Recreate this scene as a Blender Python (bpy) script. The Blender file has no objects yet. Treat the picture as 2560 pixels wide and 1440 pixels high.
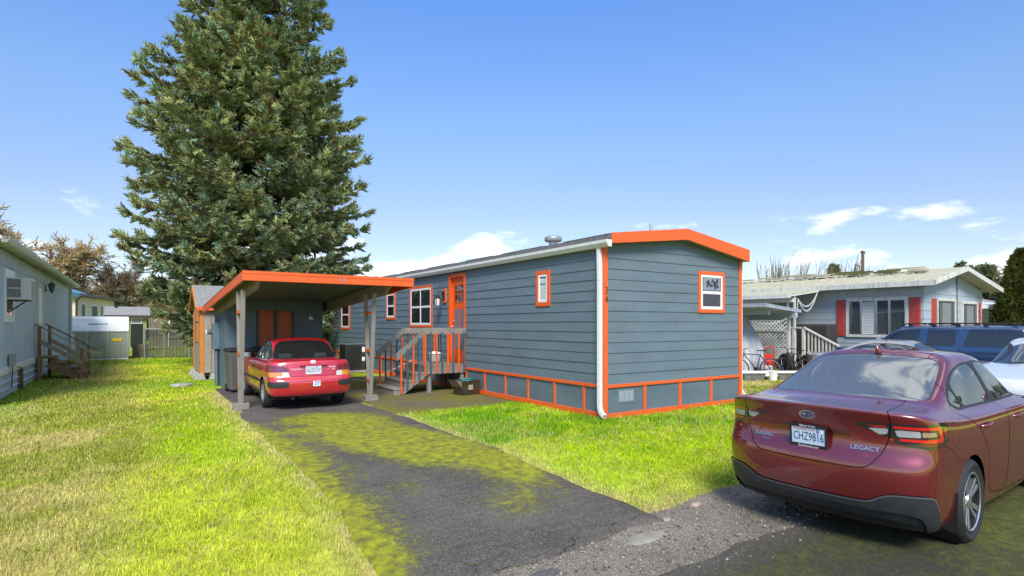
import bpy, bmesh, math, random
import numpy as np
from mathutils import Vector, Matrix

# ------------------------------------------------------------------ camera, sky, sun, exposure
scene = bpy.context.scene
COL = scene.collection
R = math.radians
cam_d = bpy.data.cameras.new('camera'); cam = bpy.data.objects.new('camera', cam_d); COL.objects.link(cam)
cam.location = (-7.098, -7.610, 1.72)
cam.rotation_euler = (R(90), 0, -math.atan2(.5548, .8320))
cam_d.sensor_width = 36; cam_d.lens = 36 * 1415 / 2560
cam_d.shift_y = 90 / 2560
cam_d.clip_start = .05; cam_d.clip_end = 3000
scene.camera = cam

SUN_EL = R(43); SUN_AZ = math.atan2(-.50, -.87)          # compass angle from +Y towards +X
world = bpy.data.worlds.new('World'); scene.world = world; world.use_nodes = True
nt = world.node_tree; nt.nodes.clear()
def wn(t, **k):
    n = nt.nodes.new(t)
    for a, b in k.items(): setattr(n, a, b)
    return n
sky = wn('ShaderNodeTexSky', sky_type='NISHITA', sun_disc=False)
sky.sun_elevation = SUN_EL; sky.sun_rotation = SUN_AZ; sky.air_density = 1.0; sky.dust_density = .15; sky.ozone_density = 2.2; sky.altitude = 100
hsv = wn('ShaderNodeHueSaturation'); hsv.inputs['Saturation'].default_value = 1.0; hsv.inputs['Value'].default_value = 1.0
nt.links.new(sky.outputs[0], hsv.inputs['Color'])
tc0 = wn('ShaderNodeTexCoord'); sp0 = wn('ShaderNodeSeparateXYZ'); nt.links.new(tc0.outputs['Generated'], sp0.inputs[0])
rmp = wn('ShaderNodeValToRGB'); nt.links.new(sp0.outputs[2], rmp.inputs[0]); e_ = rmp.color_ramp.elements
e_[0].position = .0; e_[0].color = (.40, .38, .41, 1); e_[1].position = 1.; e_[1].color = (.52, .68, .86, 1)
for p_, c_ in ((.10, (.46, .42, .44)), (.20, (.49, .455, .49)), (.34, (.515, .57, .65)), (.5, (.435, .60, .82))): q_ = e_.new(p_); q_.color = (*c_, 1)
grd = wn('ShaderNodeMix', data_type='RGBA', blend_type='MULTIPLY'); grd.inputs['Factor'].default_value = 1
nt.links.new(hsv.outputs[0], grd.inputs['A']); nt.links.new(rmp.outputs[0], grd.inputs['B'])
tc = wn('ShaderNodeTexCoord')
mp = wn('ShaderNodeMapping'); mp.inputs['Scale'].default_value = (5.2, 5.2, 15.0); mp.inputs['Location'].default_value = (3.1, 1.7, .35)
nt.links.new(tc.outputs['Generated'], mp.inputs[0])
cn = wn('ShaderNodeTexNoise'); cn.inputs['Scale'].default_value = 1.15; cn.inputs['Detail'].default_value = 8; cn.inputs['Roughness'].default_value = .56
nt.links.new(mp.outputs[0], cn.inputs['Vector'])
sep = wn('ShaderNodeSeparateXYZ'); nt.links.new(tc.outputs['Generated'], sep.inputs[0])
# how many clouds there are at each height above the horizon
el = wn('ShaderNodeFloatCurve'); nt.links.new(sep.outputs[2], el.inputs['Value'])
c = el.mapping.curves[0]
c.points[0].location = (0, .54); c.points[1].location = (1, .66)
for x, y in ((.05, .60), (.10, .625), (.15, .60), (.185, .45), (.25, .20), (.50, .20), (.62, .52), (.75, .66)): c.points.new(x, y)
el.mapping.update()
ad = wn('ShaderNodeMath', operation='ADD'); nt.links.new(cn.outputs['Fac'], ad.inputs[0]); nt.links.new(el.outputs[0], ad.inputs[1])
cr = wn('ShaderNodeMapRange', interpolation_type='SMOOTHSTEP'); cr.inputs['From Min'].default_value = 1.10; cr.inputs['From Max'].default_value = 1.27
nt.links.new(ad.outputs[0], cr.inputs['Value'])
cm = wn('ShaderNodeMix', data_type='RGBA'); cm.inputs['B'].default_value = (4.6, 4.7, 4.9, 1)
nt.links.new(cr.outputs[0], cm.inputs['Factor']); nt.links.new(grd.outputs['Result'], cm.inputs['A'])
bg = wn('ShaderNodeBackground'); bg.inputs['Strength'].default_value = .15
nt.links.new(cm.outputs['Result'], bg.inputs['Color'])
wo = wn('ShaderNodeOutputWorld'); nt.links.new(bg.outputs[0], wo.inputs['Surface'])

sun_d = bpy.data.lights.new('sun', 'SUN'); sun_d.energy = 2.1; sun_d.angle = R(20); sun_d.color = (1, .96, .89)
sun = bpy.data.objects.new('sun', sun_d); COL.objects.link(sun)
sd = Vector((math.sin(SUN_AZ) * math.cos(SUN_EL), math.cos(SUN_AZ) * math.cos(SUN_EL), math.sin(SUN_EL)))
sun.rotation_euler = sd.to_track_quat('Z', 'Y').to_euler(); sun.location = (-6, -8, 14)
scene.view_settings.view_transform = 'Standard'; scene.view_settings.look = 'None'
scene.view_settings.exposure = 1.15; scene.view_settings.gamma = 1
rng = np.random.default_rng(7); random.seed(7)

# ------------------------------------------------------------------ materials
MATS = {}
def mat(name, col, rough=.6, metal=0., var=.0, scale=6., bump=0., bscale=40., spec=.5, coat=0., alpha=1., col2=None, attr=None, stretch=(1, 1, 1), trans=0., ior=1.5, streak=0., coatrough=.03, fleck=0.):
    if name in MATS: return MATS[name]
    m = bpy.data.materials.new(name); m.use_nodes = True; MATS[name] = m
    t = m.node_tree; p = t.nodes['Principled BSDF']; L = t.links.new
    p.inputs['Roughness'].default_value = rough; p.inputs['Metallic'].default_value = metal
    p.inputs['Specular IOR Level'].default_value = spec; p.inputs['IOR'].default_value = ior
    p.inputs['Coat Weight'].default_value = coat; p.inputs['Coat Roughness'].default_value = coatrough; p.inputs['Coat IOR'].default_value = 1.9
    p.inputs['Alpha'].default_value = alpha; p.inputs['Transmission Weight'].default_value = trans
    p.inputs['Base Color'].default_value = (*col, 1)
    tcn = t.nodes.new('ShaderNodeTexCoord'); mpn = t.nodes.new('ShaderNodeMapping'); mpn.inputs['Scale'].default_value = stretch
    L(tcn.outputs['Object'], mpn.inputs[0])
    src = None
    if attr:
        a = t.nodes.new('ShaderNodeAttribute'); a.attribute_name = attr; src = a.outputs['Color']
    if var > 0 or col2:
        n = t.nodes.new('ShaderNodeTexNoise'); n.inputs['Scale'].default_value = scale; n.inputs['Detail'].default_value = 6; n.inputs['Roughness'].default_value = .6
        L(mpn.outputs[0], n.inputs['Vector'])
        mr = t.nodes.new('ShaderNodeMapRange'); mr.inputs['From Min'].default_value = .32; mr.inputs['From Max'].default_value = .68
        L(n.outputs['Fac'], mr.inputs['Value'])
        mx = t.nodes.new('ShaderNodeMix'); mx.data_type = 'RGBA'
        L(mr.outputs[0], mx.inputs['Factor'])
        if col2:
            mx.inputs['A'].default_value = (*col, 1); mx.inputs['B'].default_value = (*col2, 1)
            if src: pass
        elif src:
            v = t.nodes.new('ShaderNodeMix'); v.data_type = 'RGBA'; v.blend_type = 'MULTIPLY'; v.inputs['Factor'].default_value = 1
            mx.inputs['A'].default_value = (1 - var, 1 - var, 1 - var, 1); mx.inputs['B'].default_value = (1 + var, 1 + var, 1 + var, 1)
            L(src, v.inputs['A']); L(mx.outputs['Result'], v.inputs['B']); mx = v
        else:
            mx.inputs['A'].default_value = (*[x * (1 - var) for x in col], 1); mx.inputs['B'].default_value = (*[min(1, x * (1 + var)) for x in col], 1)
        src = mx.outputs['Result']
        if rough > .15:
            rr = t.nodes.new('ShaderNodeMapRange'); rr.inputs['To Min'].default_value = max(0, rough - .08); rr.inputs['To Max'].default_value = min(1, rough + .08)
            L(n.outputs['Fac'], rr.inputs['Value']); L(rr.outputs[0], p.inputs['Roughness'])
    if streak > 0:                                   # weather streaks running down, dirt with a shape of its own
        ms = t.nodes.new('ShaderNodeMapping'); ms.inputs['Scale'].default_value = (9, 9, .5); L(tcn.outputs['Object'], ms.inputs[0])
        ns = t.nodes.new('ShaderNodeTexNoise'); ns.inputs['Scale'].default_value = 1.3; ns.inputs['Detail'].default_value = 5; L(ms.outputs[0], ns.inputs['Vector'])
        m2 = t.nodes.new('ShaderNodeMapRange'); m2.inputs['From Min'].default_value = .5; m2.inputs['From Max'].default_value = .72; m2.inputs['To Max'].default_value = streak
        L(ns.outputs['Fac'], m2.inputs['Value'])
        sx = t.nodes.new('ShaderNodeMix'); sx.data_type = 'RGBA'; sx.inputs['B'].default_value = (.13, .12, .09, 1)
        L(m2.outputs[0], sx.inputs['Factor'])
        if src: L(src, sx.inputs['A'])
        else: sx.inputs['A'].default_value = (*col, 1)
        src = sx.outputs['Result']
    if fleck > 0:
        vf = t.nodes.new('ShaderNodeTexVoronoi'); vf.inputs['Scale'].default_value = 900; L(tcn.outputs['Object'], vf.inputs['Vector'])
        fx = t.nodes.new('ShaderNodeMix'); fx.data_type = 'RGBA'; fx.blend_type = 'MULTIPLY'; fx.inputs['Factor'].default_value = fleck
        if src: L(src, fx.inputs['A'])
        else: fx.inputs['A'].default_value = (*col, 1)
        bw = t.nodes.new('ShaderNodeMapRange'); bw.inputs['To Min'].default_value = .6; bw.inputs['To Max'].default_value = 1.5
        sp_ = t.nodes.new('ShaderNodeSeparateColor'); L(vf.outputs['Color'], sp_.inputs[0]); L(sp_.outputs[0], bw.inputs['Value'])
        L(bw.outputs[0], fx.inputs['B']); src = fx.outputs['Result']
    if src: L(src, p.inputs['Base Color'])
    if bump > 0:
        bn = t.nodes.new('ShaderNodeTexNoise'); bn.inputs['Scale'].default_value = bscale; bn.inputs['Detail'].default_value = 5
        L(mpn.outputs[0], bn.inputs['Vector'])
        b = t.nodes.new('ShaderNodeBump'); b.inputs['Strength'].default_value = bump; b.inputs['Distance'].default_value = .01
        L(bn.outputs['Fac'], b.inputs['Height']); L(b.outputs[0], p.inputs['Normal'])
    return m

BLUE = mat('blue_siding_paint', (.125, .172, .200), .62, var=.10, scale=2.5, bump=.35, bscale=60, stretch=(.35, .35, 1.6), streak=.12)
BLUE2 = mat('blue_skirt_paint', (.112, .155, .182), .62, var=.13, scale=3, bump=.5, bscale=50, stretch=(.4, .4, 1.2), streak=.15)
ORANGE = mat('orange_trim_paint', (.74, .115, .018), .5, var=.07, scale=5, bump=.15, bscale=40, streak=.07)
DOORO = mat('orange_door_paint', (.74, .10, .008), .4, var=.04, scale=3, bump=.05)
WHITE = mat('white_vinyl', (.78, .78, .76), .4, var=.03, scale=4, streak=.06)
GUTW = mat('white_gutter_paint', (.66, .66, .62), .42, var=.05, scale=3, streak=.18)
OLDW = mat('weathered_white_paint', (.60, .59, .53), .6, var=.14, scale=5, bump=.3, bscale=30, streak=.4)
GREYW = mat('grey_stained_wood', (.23, .215, .185), .7, var=.18, scale=4, bump=.5, bscale=60, stretch=(1, 1, 1), streak=.2)
GREYP = mat('grey_post_paint', (.245, .225, .19), .65, var=.1, scale=4, bump=.25, streak=.15)
GREYD = mat('dark_grey_soffit_paint', (.15, .155, .16), .7, var=.12, scale=4, bump=.2)
BLUEP = mat('blue_baluster_paint', (.06, .10, .125), .55, var=.08)
BLUES = mat('blue_shed_paint', (.10, .145, .18), .65, var=.1, scale=3, bump=.25)
ROOFG = mat('grey_roll_roofing', (.16, .16, .155), .9, var=.25, scale=10, bump=.8, bscale=120)
SHING = mat('grey_shingle', (.24, .235, .22), .9, var=.3, scale=14, bump=.8, bscale=60, stretch=(1, 1, 4))
CONC = mat('concrete', (.34, .33, .30), .85, var=.2, scale=7, bump=.5, bscale=50)
CONCM = mat('mossy_concrete', (.20, .18, .12), .9, col2=(.14, .16, .05), scale=2.4, bump=.6, bscale=50)
BLACK = mat('black_plastic', (.015, .015, .016), .5, var=.2)
DKPL = mat('dark_grey_plastic', (.028, .030, .032), .55, var=.2, scale=10, bump=.1, bscale=200)
DKMET = mat('dark_metal', (.03, .035, .04), .4, metal=.4)
GALV = mat('galvanised_steel', (.45, .46, .46), .45, metal=.7, var=.12, scale=12)
CHROME = mat('chrome', (.75, .76, .78), .12, metal=1)
SATIN = mat('satin_silver', (.6, .61, .63), .28, metal=.9, var=.05)
WGLASS = mat('window_glass', (.018, .022, .024), .03, spec=.9, ior=1.7)
BLIND = mat('blind_white', (.62, .63, .60), .6, var=.06)
BROWNW = mat('brown_stained_wood', (.20, .105, .045), .75, var=.3, scale=6, bump=.5, bscale=50, stretch=(3, 3, 1), streak=.25)
TANW = mat('tan_weathered_wood', (.26, .20, .11), .75, var=.25, scale=6, bump=.4, stretch=(1, 1, 1), streak=.2)
LBLUE = mat('pale_blue_siding', (.47, .55, .61), .65, var=.07, scale=2, bump=.3, bscale=40, streak=.14)
RBLUE = mat('light_grey_blue_siding', (.36, .42, .46), .65, var=.07, scale=2, bump=.2, bscale=40, streak=.16)
CREAM = mat('cream_siding', (.66, .60, .45), .65, var=.07, scale=2, streak=.12)
BLUMET = mat('blue_metal_roof', (.10, .235, .37), .35, metal=.2, var=.1, scale=5)
BEIGE = mat('beige_shed_siding', (.33, .285, .235), .75, var=.12, scale=5, bump=.4, bscale=70, streak=.15)
RED = mat('red_shutter_paint', (.50, .075, .055), .5, var=.12, scale=5)
SHUTO = mat('orange_shutter_paint', (.68, .20, .02), .5, var=.08)
DOORR = mat('red_brown_door_paint', (.42, .09, .035), .55, var=.12)
OLDROOF = mat('mossy_white_roof', (.50, .47, .37), .85, col2=(.36, .34, .20), scale=5, bump=.5, bscale=20)
TARP = mat('grey_tarp', (.36, .37, .37), .5, var=.15, scale=7, bump=.5, bscale=14)
GREEN_S = mat('green_shed_paint', (.26, .30, .11), .7, var=.1)
OLDFENCE = mat('weathered_fence_wood', (.21, .175, .125), .85, var=.3, scale=5, bump=.3)
BARK = mat('bark', (.085, .065, .045), .9, var=.3, scale=9, bump=.8, bscale=30)
TWIG = mat('bare_twig', (.19, .145, .09), .9, var=.3, scale=2)
TWIGP = mat('bare_twig_pale', (.50, .39, .22), .9, var=.3, scale=.6)
INNER = mat('car_interior_dark', (.012, .012, .013), .8)
SEAT = mat('car_seat_cloth', (.10, .10, .11), .9, var=.15)
TYRE = mat('tyre_rubber', (.017, .017, .017), .75, var=.25, scale=20, bump=.2, bscale=80)
YELLOW = mat('yellow_plastic', (.80, .56, .02), .5, var=.05)
TEAL = mat('teal_hose', (.01, .22, .18), .4, var=.2)
BROWNP = mat('brown_plastic', (.05, .035, .022), .5, var=.25, scale=9)
BRONZE = mat('bronze_downspout', (.06, .045, .035), .5, var=.1)
REDP = mat('red_enamel', (.55, .04, .02), .35, var=.06)

# ------------------------------------------------------------------ mesh helpers
def link(name, me, m, parent=None, kind=None):
    o = bpy.data.objects.new(name, me); COL.objects.link(o)
    if m is not None and me is not None and len(me.materials) == 0:
        for q in (m if isinstance(m, (list, tuple)) else (m,)): me.materials.append(q)
    if parent is not None: o.parent = parent
    if kind: o['kind'] = kind
    return o
def tag(o, label, cat, group=None):
    o['label'] = label; o['category'] = cat
    if group: o['group'] = group
    return o
def thing(name, label, cat, loc=(0, 0, 0), rz=0, group=None):
    o = bpy.data.objects.new(name, None); COL.objects.link(o); o.empty_display_size = .2
    o.location = loc; o.rotation_euler = (0, 0, rz)
    return tag(o, label, cat, group)
def copy_tree(o, parent=None):
    c = o.copy(); COL.objects.link(c); c.parent = parent
    if parent is not None: c.matrix_parent_inverse = o.matrix_parent_inverse.copy()
    for ch in o.children: copy_tree(ch, c)
    return c
class MB:
    def __init__(s): s.v = []; s.f = []; s.o = Vector((0, 0, 0))
    def at(s, *o): s.o = Vector(o); return s
    def poly(s, pts, faces):
        n = len(s.v); s.v += [tuple(Vector(p) + s.o) for p in pts]; s.f += [tuple(i + n for i in f) for f in faces]; return s
    def box(s, lo, hi):
        (x0, y0, z0), (x1, y1, z1) = lo, hi
        if x0 > x1: x0, x1 = x1, x0
        if y0 > y1: y0, y1 = y1, y0
        if z0 > z1: z0, z1 = z1, z0
        return s.poly([(x0, y0, z0), (x1, y0, z0), (x1, y1, z0), (x0, y1, z0), (x0, y0, z1), (x1, y0, z1), (x1, y1, z1), (x0, y1, z1)],
                      [(0, 3, 2, 1), (4, 5, 6, 7), (0, 1, 5, 4), (1, 2, 6, 5), (2, 3, 7, 6), (3, 0, 4, 7)])
    def prism(s, prof, axis, t0, t1):
        """profile of 2-d points (in the two other axes, x-y-z order) extruded along axis"""
        n = len(prof)
        def P(p, t):
            return {'x': (t, p[0], p[1]), 'y': (p[0], t, p[1]), 'z': (p[0], p[1], t)}[axis]
        pts = [P(p, t0) for p in prof] + [P(p, t1) for p in prof]
        area = sum(prof[i][0] * prof[(i + 1) % n][1] - prof[(i + 1) % n][0] * prof[i][1] for i in range(n))
        fl = (area > 0) ^ (t1 < t0) ^ (axis == 'y')
        a, b = tuple(range(n)), tuple(range(n, 2 * n))
        fs = [a[::-1], b] + [(i, (i + 1) % n, n + (i + 1) % n, n + i) for i in range(n)]
        if not fl: fs = [f[::-1] for f in fs]
        return s.poly(pts, fs)
    def bar(s, p, q, w, h, up=(0, 0, 1)):
        """a straight board from p to q, w wide and h deep"""
        p, q = Vector(p), Vector(q); d = (q - p).normalized(); up = Vector(up)
        if abs(d.dot(up)) > .99: up = Vector((1, 0, 0))
        x = d.cross(up).normalized(); y = x.cross(d)
        pts = [c + x * (a * w / 2) + y * (b * h / 2) for c in (p, q) for a, b in ((-1, -1), (1, -1), (1, 1), (-1, 1))]
        return s.poly(pts, [(3, 2, 1, 0), (4, 5, 6, 7), (0, 1, 5, 4), (1, 2, 6, 5), (2, 3, 7, 6), (3, 0, 4, 7)])
    def tube(s, path, r, n=8, caps=True):
        path = [Vector(p) for p in path]; k = len(path); rs = r if isinstance(r, (list, tuple)) else [r] * k
        ups = None; base = len(s.v); pts = []
        for i, p in enumerate(path):
            d = (path[min(i + 1, k - 1)] - path[max(i - 1, 0)]).normalized()
            if ups is None:
                ups = Vector((0, 0, 1)) if abs(d.z) < .9 else Vector((1, 0, 0))
            x = d.cross(ups)
            if x.length < 1e-4: x = d.cross(Vector((.3, .9, .1)))
            x.normalize(); y = x.cross(d); ups = y
            pts += [p + (x * math.cos(2 * math.pi * j / n) + y * math.sin(2 * math.pi * j / n)) * rs[i] for j in range(n)]
        fs = [(i * n + j, i * n + (j + 1) % n, (i + 1) * n + (j + 1) % n, (i + 1) * n + j) for i in range(k - 1) for j in range(n)]
        if caps: fs += [tuple(range(n))[::-1], tuple((k - 1) * n + j for j in range(n))]
        return s.poly(pts, fs)
    def lathe(s, prof, n=24, c=(0, 0, 0), axis='z', caps=True):
        """profile of (radius, height) turned round an axis through c"""
        pts = []; k = len(prof)
        for r, h in prof:
            for j in range(n):
                a = 2 * math.pi * j / n; u, v = r * math.cos(a), r * math.sin(a)
                q = {'z': (u, v, h), 'y': (v, h, u), 'x': (h, u, v)}[axis]
                pts.append((q[0] + c[0], q[1] + c[1], q[2] + c[2]))
        fs = [(i * n + j, i * n + (j + 1) % n, (i + 1) * n + (j + 1) % n, (i + 1) * n + j) for i in range(k - 1) for j in range(n)]
        if caps and prof[0][0] > 1e-6: fs.append(tuple(range(n))[::-1])
        if caps and prof[-1][0] > 1e-6: fs.append(tuple((k - 1) * n + j for j in range(n)))
        return s.poly(pts, fs)
    def mesh(s, name, bevel=0, smooth=False, seg=1):
        me = bpy.data.meshes.new(name)
        me.from_pydata(s.v, [], s.f); me.validate(); 
        if bevel > 0:
            bm = bmesh.new(); bm.from_mesh(me)
            ed = [e for e in bm.edges if len(e.link_faces) == 2 and e.calc_face_angle(0) > .6]
            bmesh.ops.bevel(bm, geom=ed, offset=bevel, segments=seg, affect='EDGES', profile=.6)
            bm.to_mesh(me); bm.free()
        if smooth:
            me.shade_smooth()
            me.set_sharp_from_angle(angle=R(smooth if smooth is not True else 40))
        me.update(); return me
    def build(s, name, m, parent=None, bevel=0, smooth=False, kind=None, seg=1):
        return link(name, s.mesh(name, bevel, smooth, seg), m, parent, kind)
def box(name, lo, hi, m, parent=None, bevel=.0, kind=None):
    return MB().box(lo, hi).build(name, m, parent, bevel, kind=kind)
def np_mesh(name, V, F, m, parent=None, colors=None, kind=None, smooth=False, normals=None, cname='tint'):
    """fast mesh of triangles or quads from arrays"""
    V = np.asarray(V, np.float32); F = np.asarray(F, np.int32); k = F.shape[1]
    me = bpy.data.meshes.new(name)
    me.vertices.add(len(V)); me.vertices.foreach_set('co', V.ravel())
    me.loops.add(F.size); me.loops.foreach_set('vertex_index', F.ravel())
    me.polygons.add(len(F)); me.polygons.foreach_set('loop_start', np.arange(0, F.size, k, dtype=np.int32))
    if smooth: me.polygons.foreach_set('use_smooth', np.ones(len(F), bool))
    if colors is not None:
        a = me.attributes.new(cname, 'FLOAT_COLOR', 'POINT')
        cc = np.ones((len(V), 4), np.float32); cc[:, :3] = colors; a.data.foreach_set('color', cc.ravel())
    me.update(calc_edges=True)
    if normals is not None: me.normals_split_custom_set_from_vertices(np.asarray(normals, np.float32))
    return link(name, me, m, parent, kind)
def text(body, size, m, parent, M, name='lettering', depth=.002, sx=1., align='CENTER'):
    cu = bpy.data.curves.new('t', 'FONT'); cu.body = body; cu.size = size; cu.extrude = depth; cu.align_x = align; cu.align_y = 'CENTER'; cu.resolution_u = 2
    o = bpy.data.objects.new('t', cu); COL.objects.link(o)
    bpy.context.view_layer.update()
    me = bpy.data.meshes.new_from_object(o.evaluated_get(bpy.context.evaluated_depsgraph_get()))
    bpy.data.objects.remove(o); me.transform(M @ Matrix.Diagonal((sx, 1, 1, 1))); me.materials.clear(); me.name = name
    return link(name, me, m, parent)
def frame_m(o, x, y):
    """matrix with origin o, local x and y directions"""
    x = Vector(x).normalized(); y = Vector(y).normalized(); z = x.cross(y)
    return Matrix(((x.x, y.x, z.x, o[0]), (x.y, y.y, z.y, o[1]), (x.z, y.z, z.z, o[2]), (0, 0, 0, 1)))
# smooth value noise in numpy
_perm = rng.random((256, 256))
def vnoise(x, y, s=1., octv=4, seed=0):
    x = np.asarray(x, float) * s + 17.3 * seed; y = np.asarray(y, float) * s + 9.1 * seed
    o = np.zeros_like(x); amp = 1; tot = 0
    for k in range(octv):
        xi = np.floor(x).astype(int); yi = np.floor(y).astype(int); fx = x - xi; fy = y - yi
        fx = fx * fx * (3 - 2 * fx); fy = fy * fy * (3 - 2 * fy)
        P = lambda i, j: _perm[(xi + i) % 256, (yi + j) % 256]
        o += amp * ((P(0, 0) * (1 - fx) + P(1, 0) * fx) * (1 - fy) + (P(0, 1) * (1 - fx) + P(1, 1) * fx) * fy)
        tot += amp; amp *= .5; x = x * 2.03 + 31.7; y = y * 2.03 + 11.9
    return o / tot
def ss(x, a, b):
    t = np.clip((np.asarray(x, float) - a) / (b - a), 0, 1); return t * t * (3 - 2 * t)
# ------------------------------------------------------------------ ground
def gz(x, y):
    x = np.asarray(x, float); y = np.asarray(y, float)
    return -.195 * ss(-y, 1.2, 4.3) - .10 * ss(x, 5., 9.) * ss(-y, -6, 0) * (1 - ss(-y, 1.2, 4.3))
def gzf(x, y): return float(gz(x, y))
CAMP = np.array([-7.098, -7.610])
def drvL(y): return -5.47 - .05 * ss(-y, 0, 4) - .16 * ss(-y, 1.5, 5) + (vnoise(y, 0 * np.asarray(y), 1.6, 3, 3) - .5) * .16
def drvR(y): return -2.98 + .16 * ss(-y, 2.2, 4) + (vnoise(y, 0 * np.asarray(y), 1.9, 3, 4) - .5) * .18
def drvE(x): return -3.93 + (vnoise(x, 0 * np.asarray(x), 1.7, 4, 5) - .5) * .30 + .03 * (x + 4)
def shoE(x): return -3.58 + (vnoise(x, 0 * np.asarray(x), 1.1, 4, 6) - .5) * .34 - .16 * ss(-x, 1.6, 2.8)
def rdE(x): return -4.62 + (vnoise(x, 0 * np.asarray(x), .9, 4, 8) - .5) * .36 + .14 * ss(x, -4, -2)
def lawn_mask(x, y):
    left = (x < drvL(y)) & (y > -4.75 + (vnoise(x, y, 1.3, 3, 9) - .5) * .3) & ~((y > 8.1) & (x < -9.62))
    left &= ~((x > -5.5) & (y > 9.0) & (y < 15))
    right = (x > drvR(y)) & (y > shoE(x)) & (y < 2.72 + .05 * x + (vnoise(x, y, 2, 2, 2) - .5) * .12) & ~((x > -.02) & (x < 4.06) & (y > -.04))
    right &= (x < 8.2)
    right2 = (x > 4.1) & (x < 15) & (y > 0) & (y < 40)
    back = (y > 11.2) & (x > -5.5) & (x < -1.2) & ~((x > -5.45) & (x < -3.0) & (y < 14.7))
    back2 = (y > 18.5) & (x > -9.6) & (x < 14)
    return left | right | right2 | back | back2
def lawn_col(x, y):
    x = np.asarray(x, float); y = np.asarray(y, float)
    n1 = vnoise(x, y, .55, 4, 11)[:, None]; n2 = vnoise(x, y, 2.1, 4, 12)[:, None]; n3 = vnoise(x, y, 7., 3, 13)[:, None]
    straw = np.array([.46, .40, .12]); olive = np.array([.30, .33, .035]); vivid = np.array([.34, .47, .008])
    lush = np.array([.150, .330, .005]); moss = np.array([.56, .58, .045]); dry = np.array([.52, .44, .17]); brown = np.array([.20, .15, .06])
    L = lambda c, d, t: c * (1 - t) + d * t
    dull = L(olive, straw, ss(n1 * .55 + n2 * .45, .42, .60))
    viv = L(vivid, moss, ss(n1 * .4 + n2 * .6, .44, .62))
    onr = ss(x + (n1[:, 0] - .5) * 1.6 + (n2[:, 0] - .5) * .8, -7.6, -6.5)[:, None]
    c = L(dull, viv, onr)
    near = ss(-y, -2.5, 3.5)[:, None] * ss(x, -7.6, -6.3)[:, None]
    c = L(c, L(moss, vivid, ss(n2, .42, .68)), near * .75)
    # lusher growth further back on the left lawn and right beside the walls
    band = np.exp(-((y - 11.2) / 1.6) ** 2)[:, None] * ss(x, -9.2, -7.6)[:, None] * (x < -5)[:, None]
    band = np.maximum(band, np.exp(-((y - 22.5) / 2.2) ** 2)[:, None])
    wall = np.exp(-((x + 9.65) / .8) ** 2)[:, None] * ((y > 6)[:, None])
    tuft = np.exp(-(((x + 7.2) / .35) ** 2 + ((y + 4.0) / .35) ** 2))[:, None]
    c = L(c, lush, np.clip(band * .8 + wall * .8 + tuft * .9, 0, 1) * ss(n2, .25, .6))
    r = (x > drvR(y) - .2)[:, None] & (y < 3.2)[:, None] & (y > -4.4)[:, None]
    rl = L(lush, vivid, ss(n1 * .5 + n2 * .5 + .16 * ss(-y, -1., 3.0)[:, None], .38, .64)); rl = L(rl, moss * .9, ss(n2 * .6 + n3 * .4, .55, .72) * .6 * ss(-y, -1, 3)[:, None])
    edge = np.clip(np.exp(-(x - drvR(y)) / .22), 0, 1)[:, None] * .8 + np.clip(np.exp(-(y - shoE(x)) / .28), 0, 1)[:, None] * .9
    rl = L(rl, dry, np.clip(edge, 0, 1) * ss(n2 + .2, .35, .7))
    c = np.where(r, rl, c)
    eL = np.clip(np.exp(-(drvL(y) - x) / .20), 0, 1)[:, None] * (x < -5)[:, None] * (y < 8.5)[:, None]
    c = L(c, dry, eL * ss(n3 + .1, .3, .6))
    far = (y > 1)[:, None] & (x > 4.2)[:, None]
    c = np.where(far, L(dry, olive, ss(n2, .35, .6)), c)
    c = L(c, brown, ss(n3 * .5 + n2 * .5, .66, .78) * .6)
    n4 = vnoise(x, y, 16., 2, 14)[:, None]
    return c * (.55 + .5 * n3 + .5 * n4) * (.86 + .28 * n1)

def axis(lo, hi, step, far):
    a = list(np.arange(lo, hi + 1e-6, step)); s = step
    b = [];  v = lo
    while v > -far: s *= 1.35; v -= s; b.append(v)
    s = step; v = hi; d = []
    while v < far: s *= 1.35; v += s; d.append(v)
    return np.array(b[::-1] + a + d)
gx = axis(-13, 9.5, .14, 1400); gy = axis(-7.5, 26, .14, 1400)
GX, GY = np.meshgrid(gx, gy, indexing='ij'); fx, fy = GX.ravel(), GY.ravel()
nx, ny = len(gx), len(gy)
ii, jj = np.meshgrid(np.arange(nx - 1), np.arange(ny - 1), indexing='ij')
q0 = (ii * ny + jj).ravel()
gc = np.zeros((len(fx), 3))
for k in range(0, len(fx), 50000): gc[k:k + 50000] = lawn_col(fx[k:k + 50000], fy[k:k + 50000])
GROUND = mat('lawn_soil', (.1, .1, .05), .95, var=.35, scale=14, attr='tint', bump=1., bscale=40, spec=.2)
g_h = gz(fx, fy) + (vnoise(fx, fy, 1.2, 3, 20) - .5) * .03
ground = np_mesh('ground', np.stack([fx, fy, g_h - .012], 1), np.stack([q0, q0 + ny, q0 + ny + 1, q0 + 1], 1), GROUND, colors=gc * .8, kind='structure', smooth=True)

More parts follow.
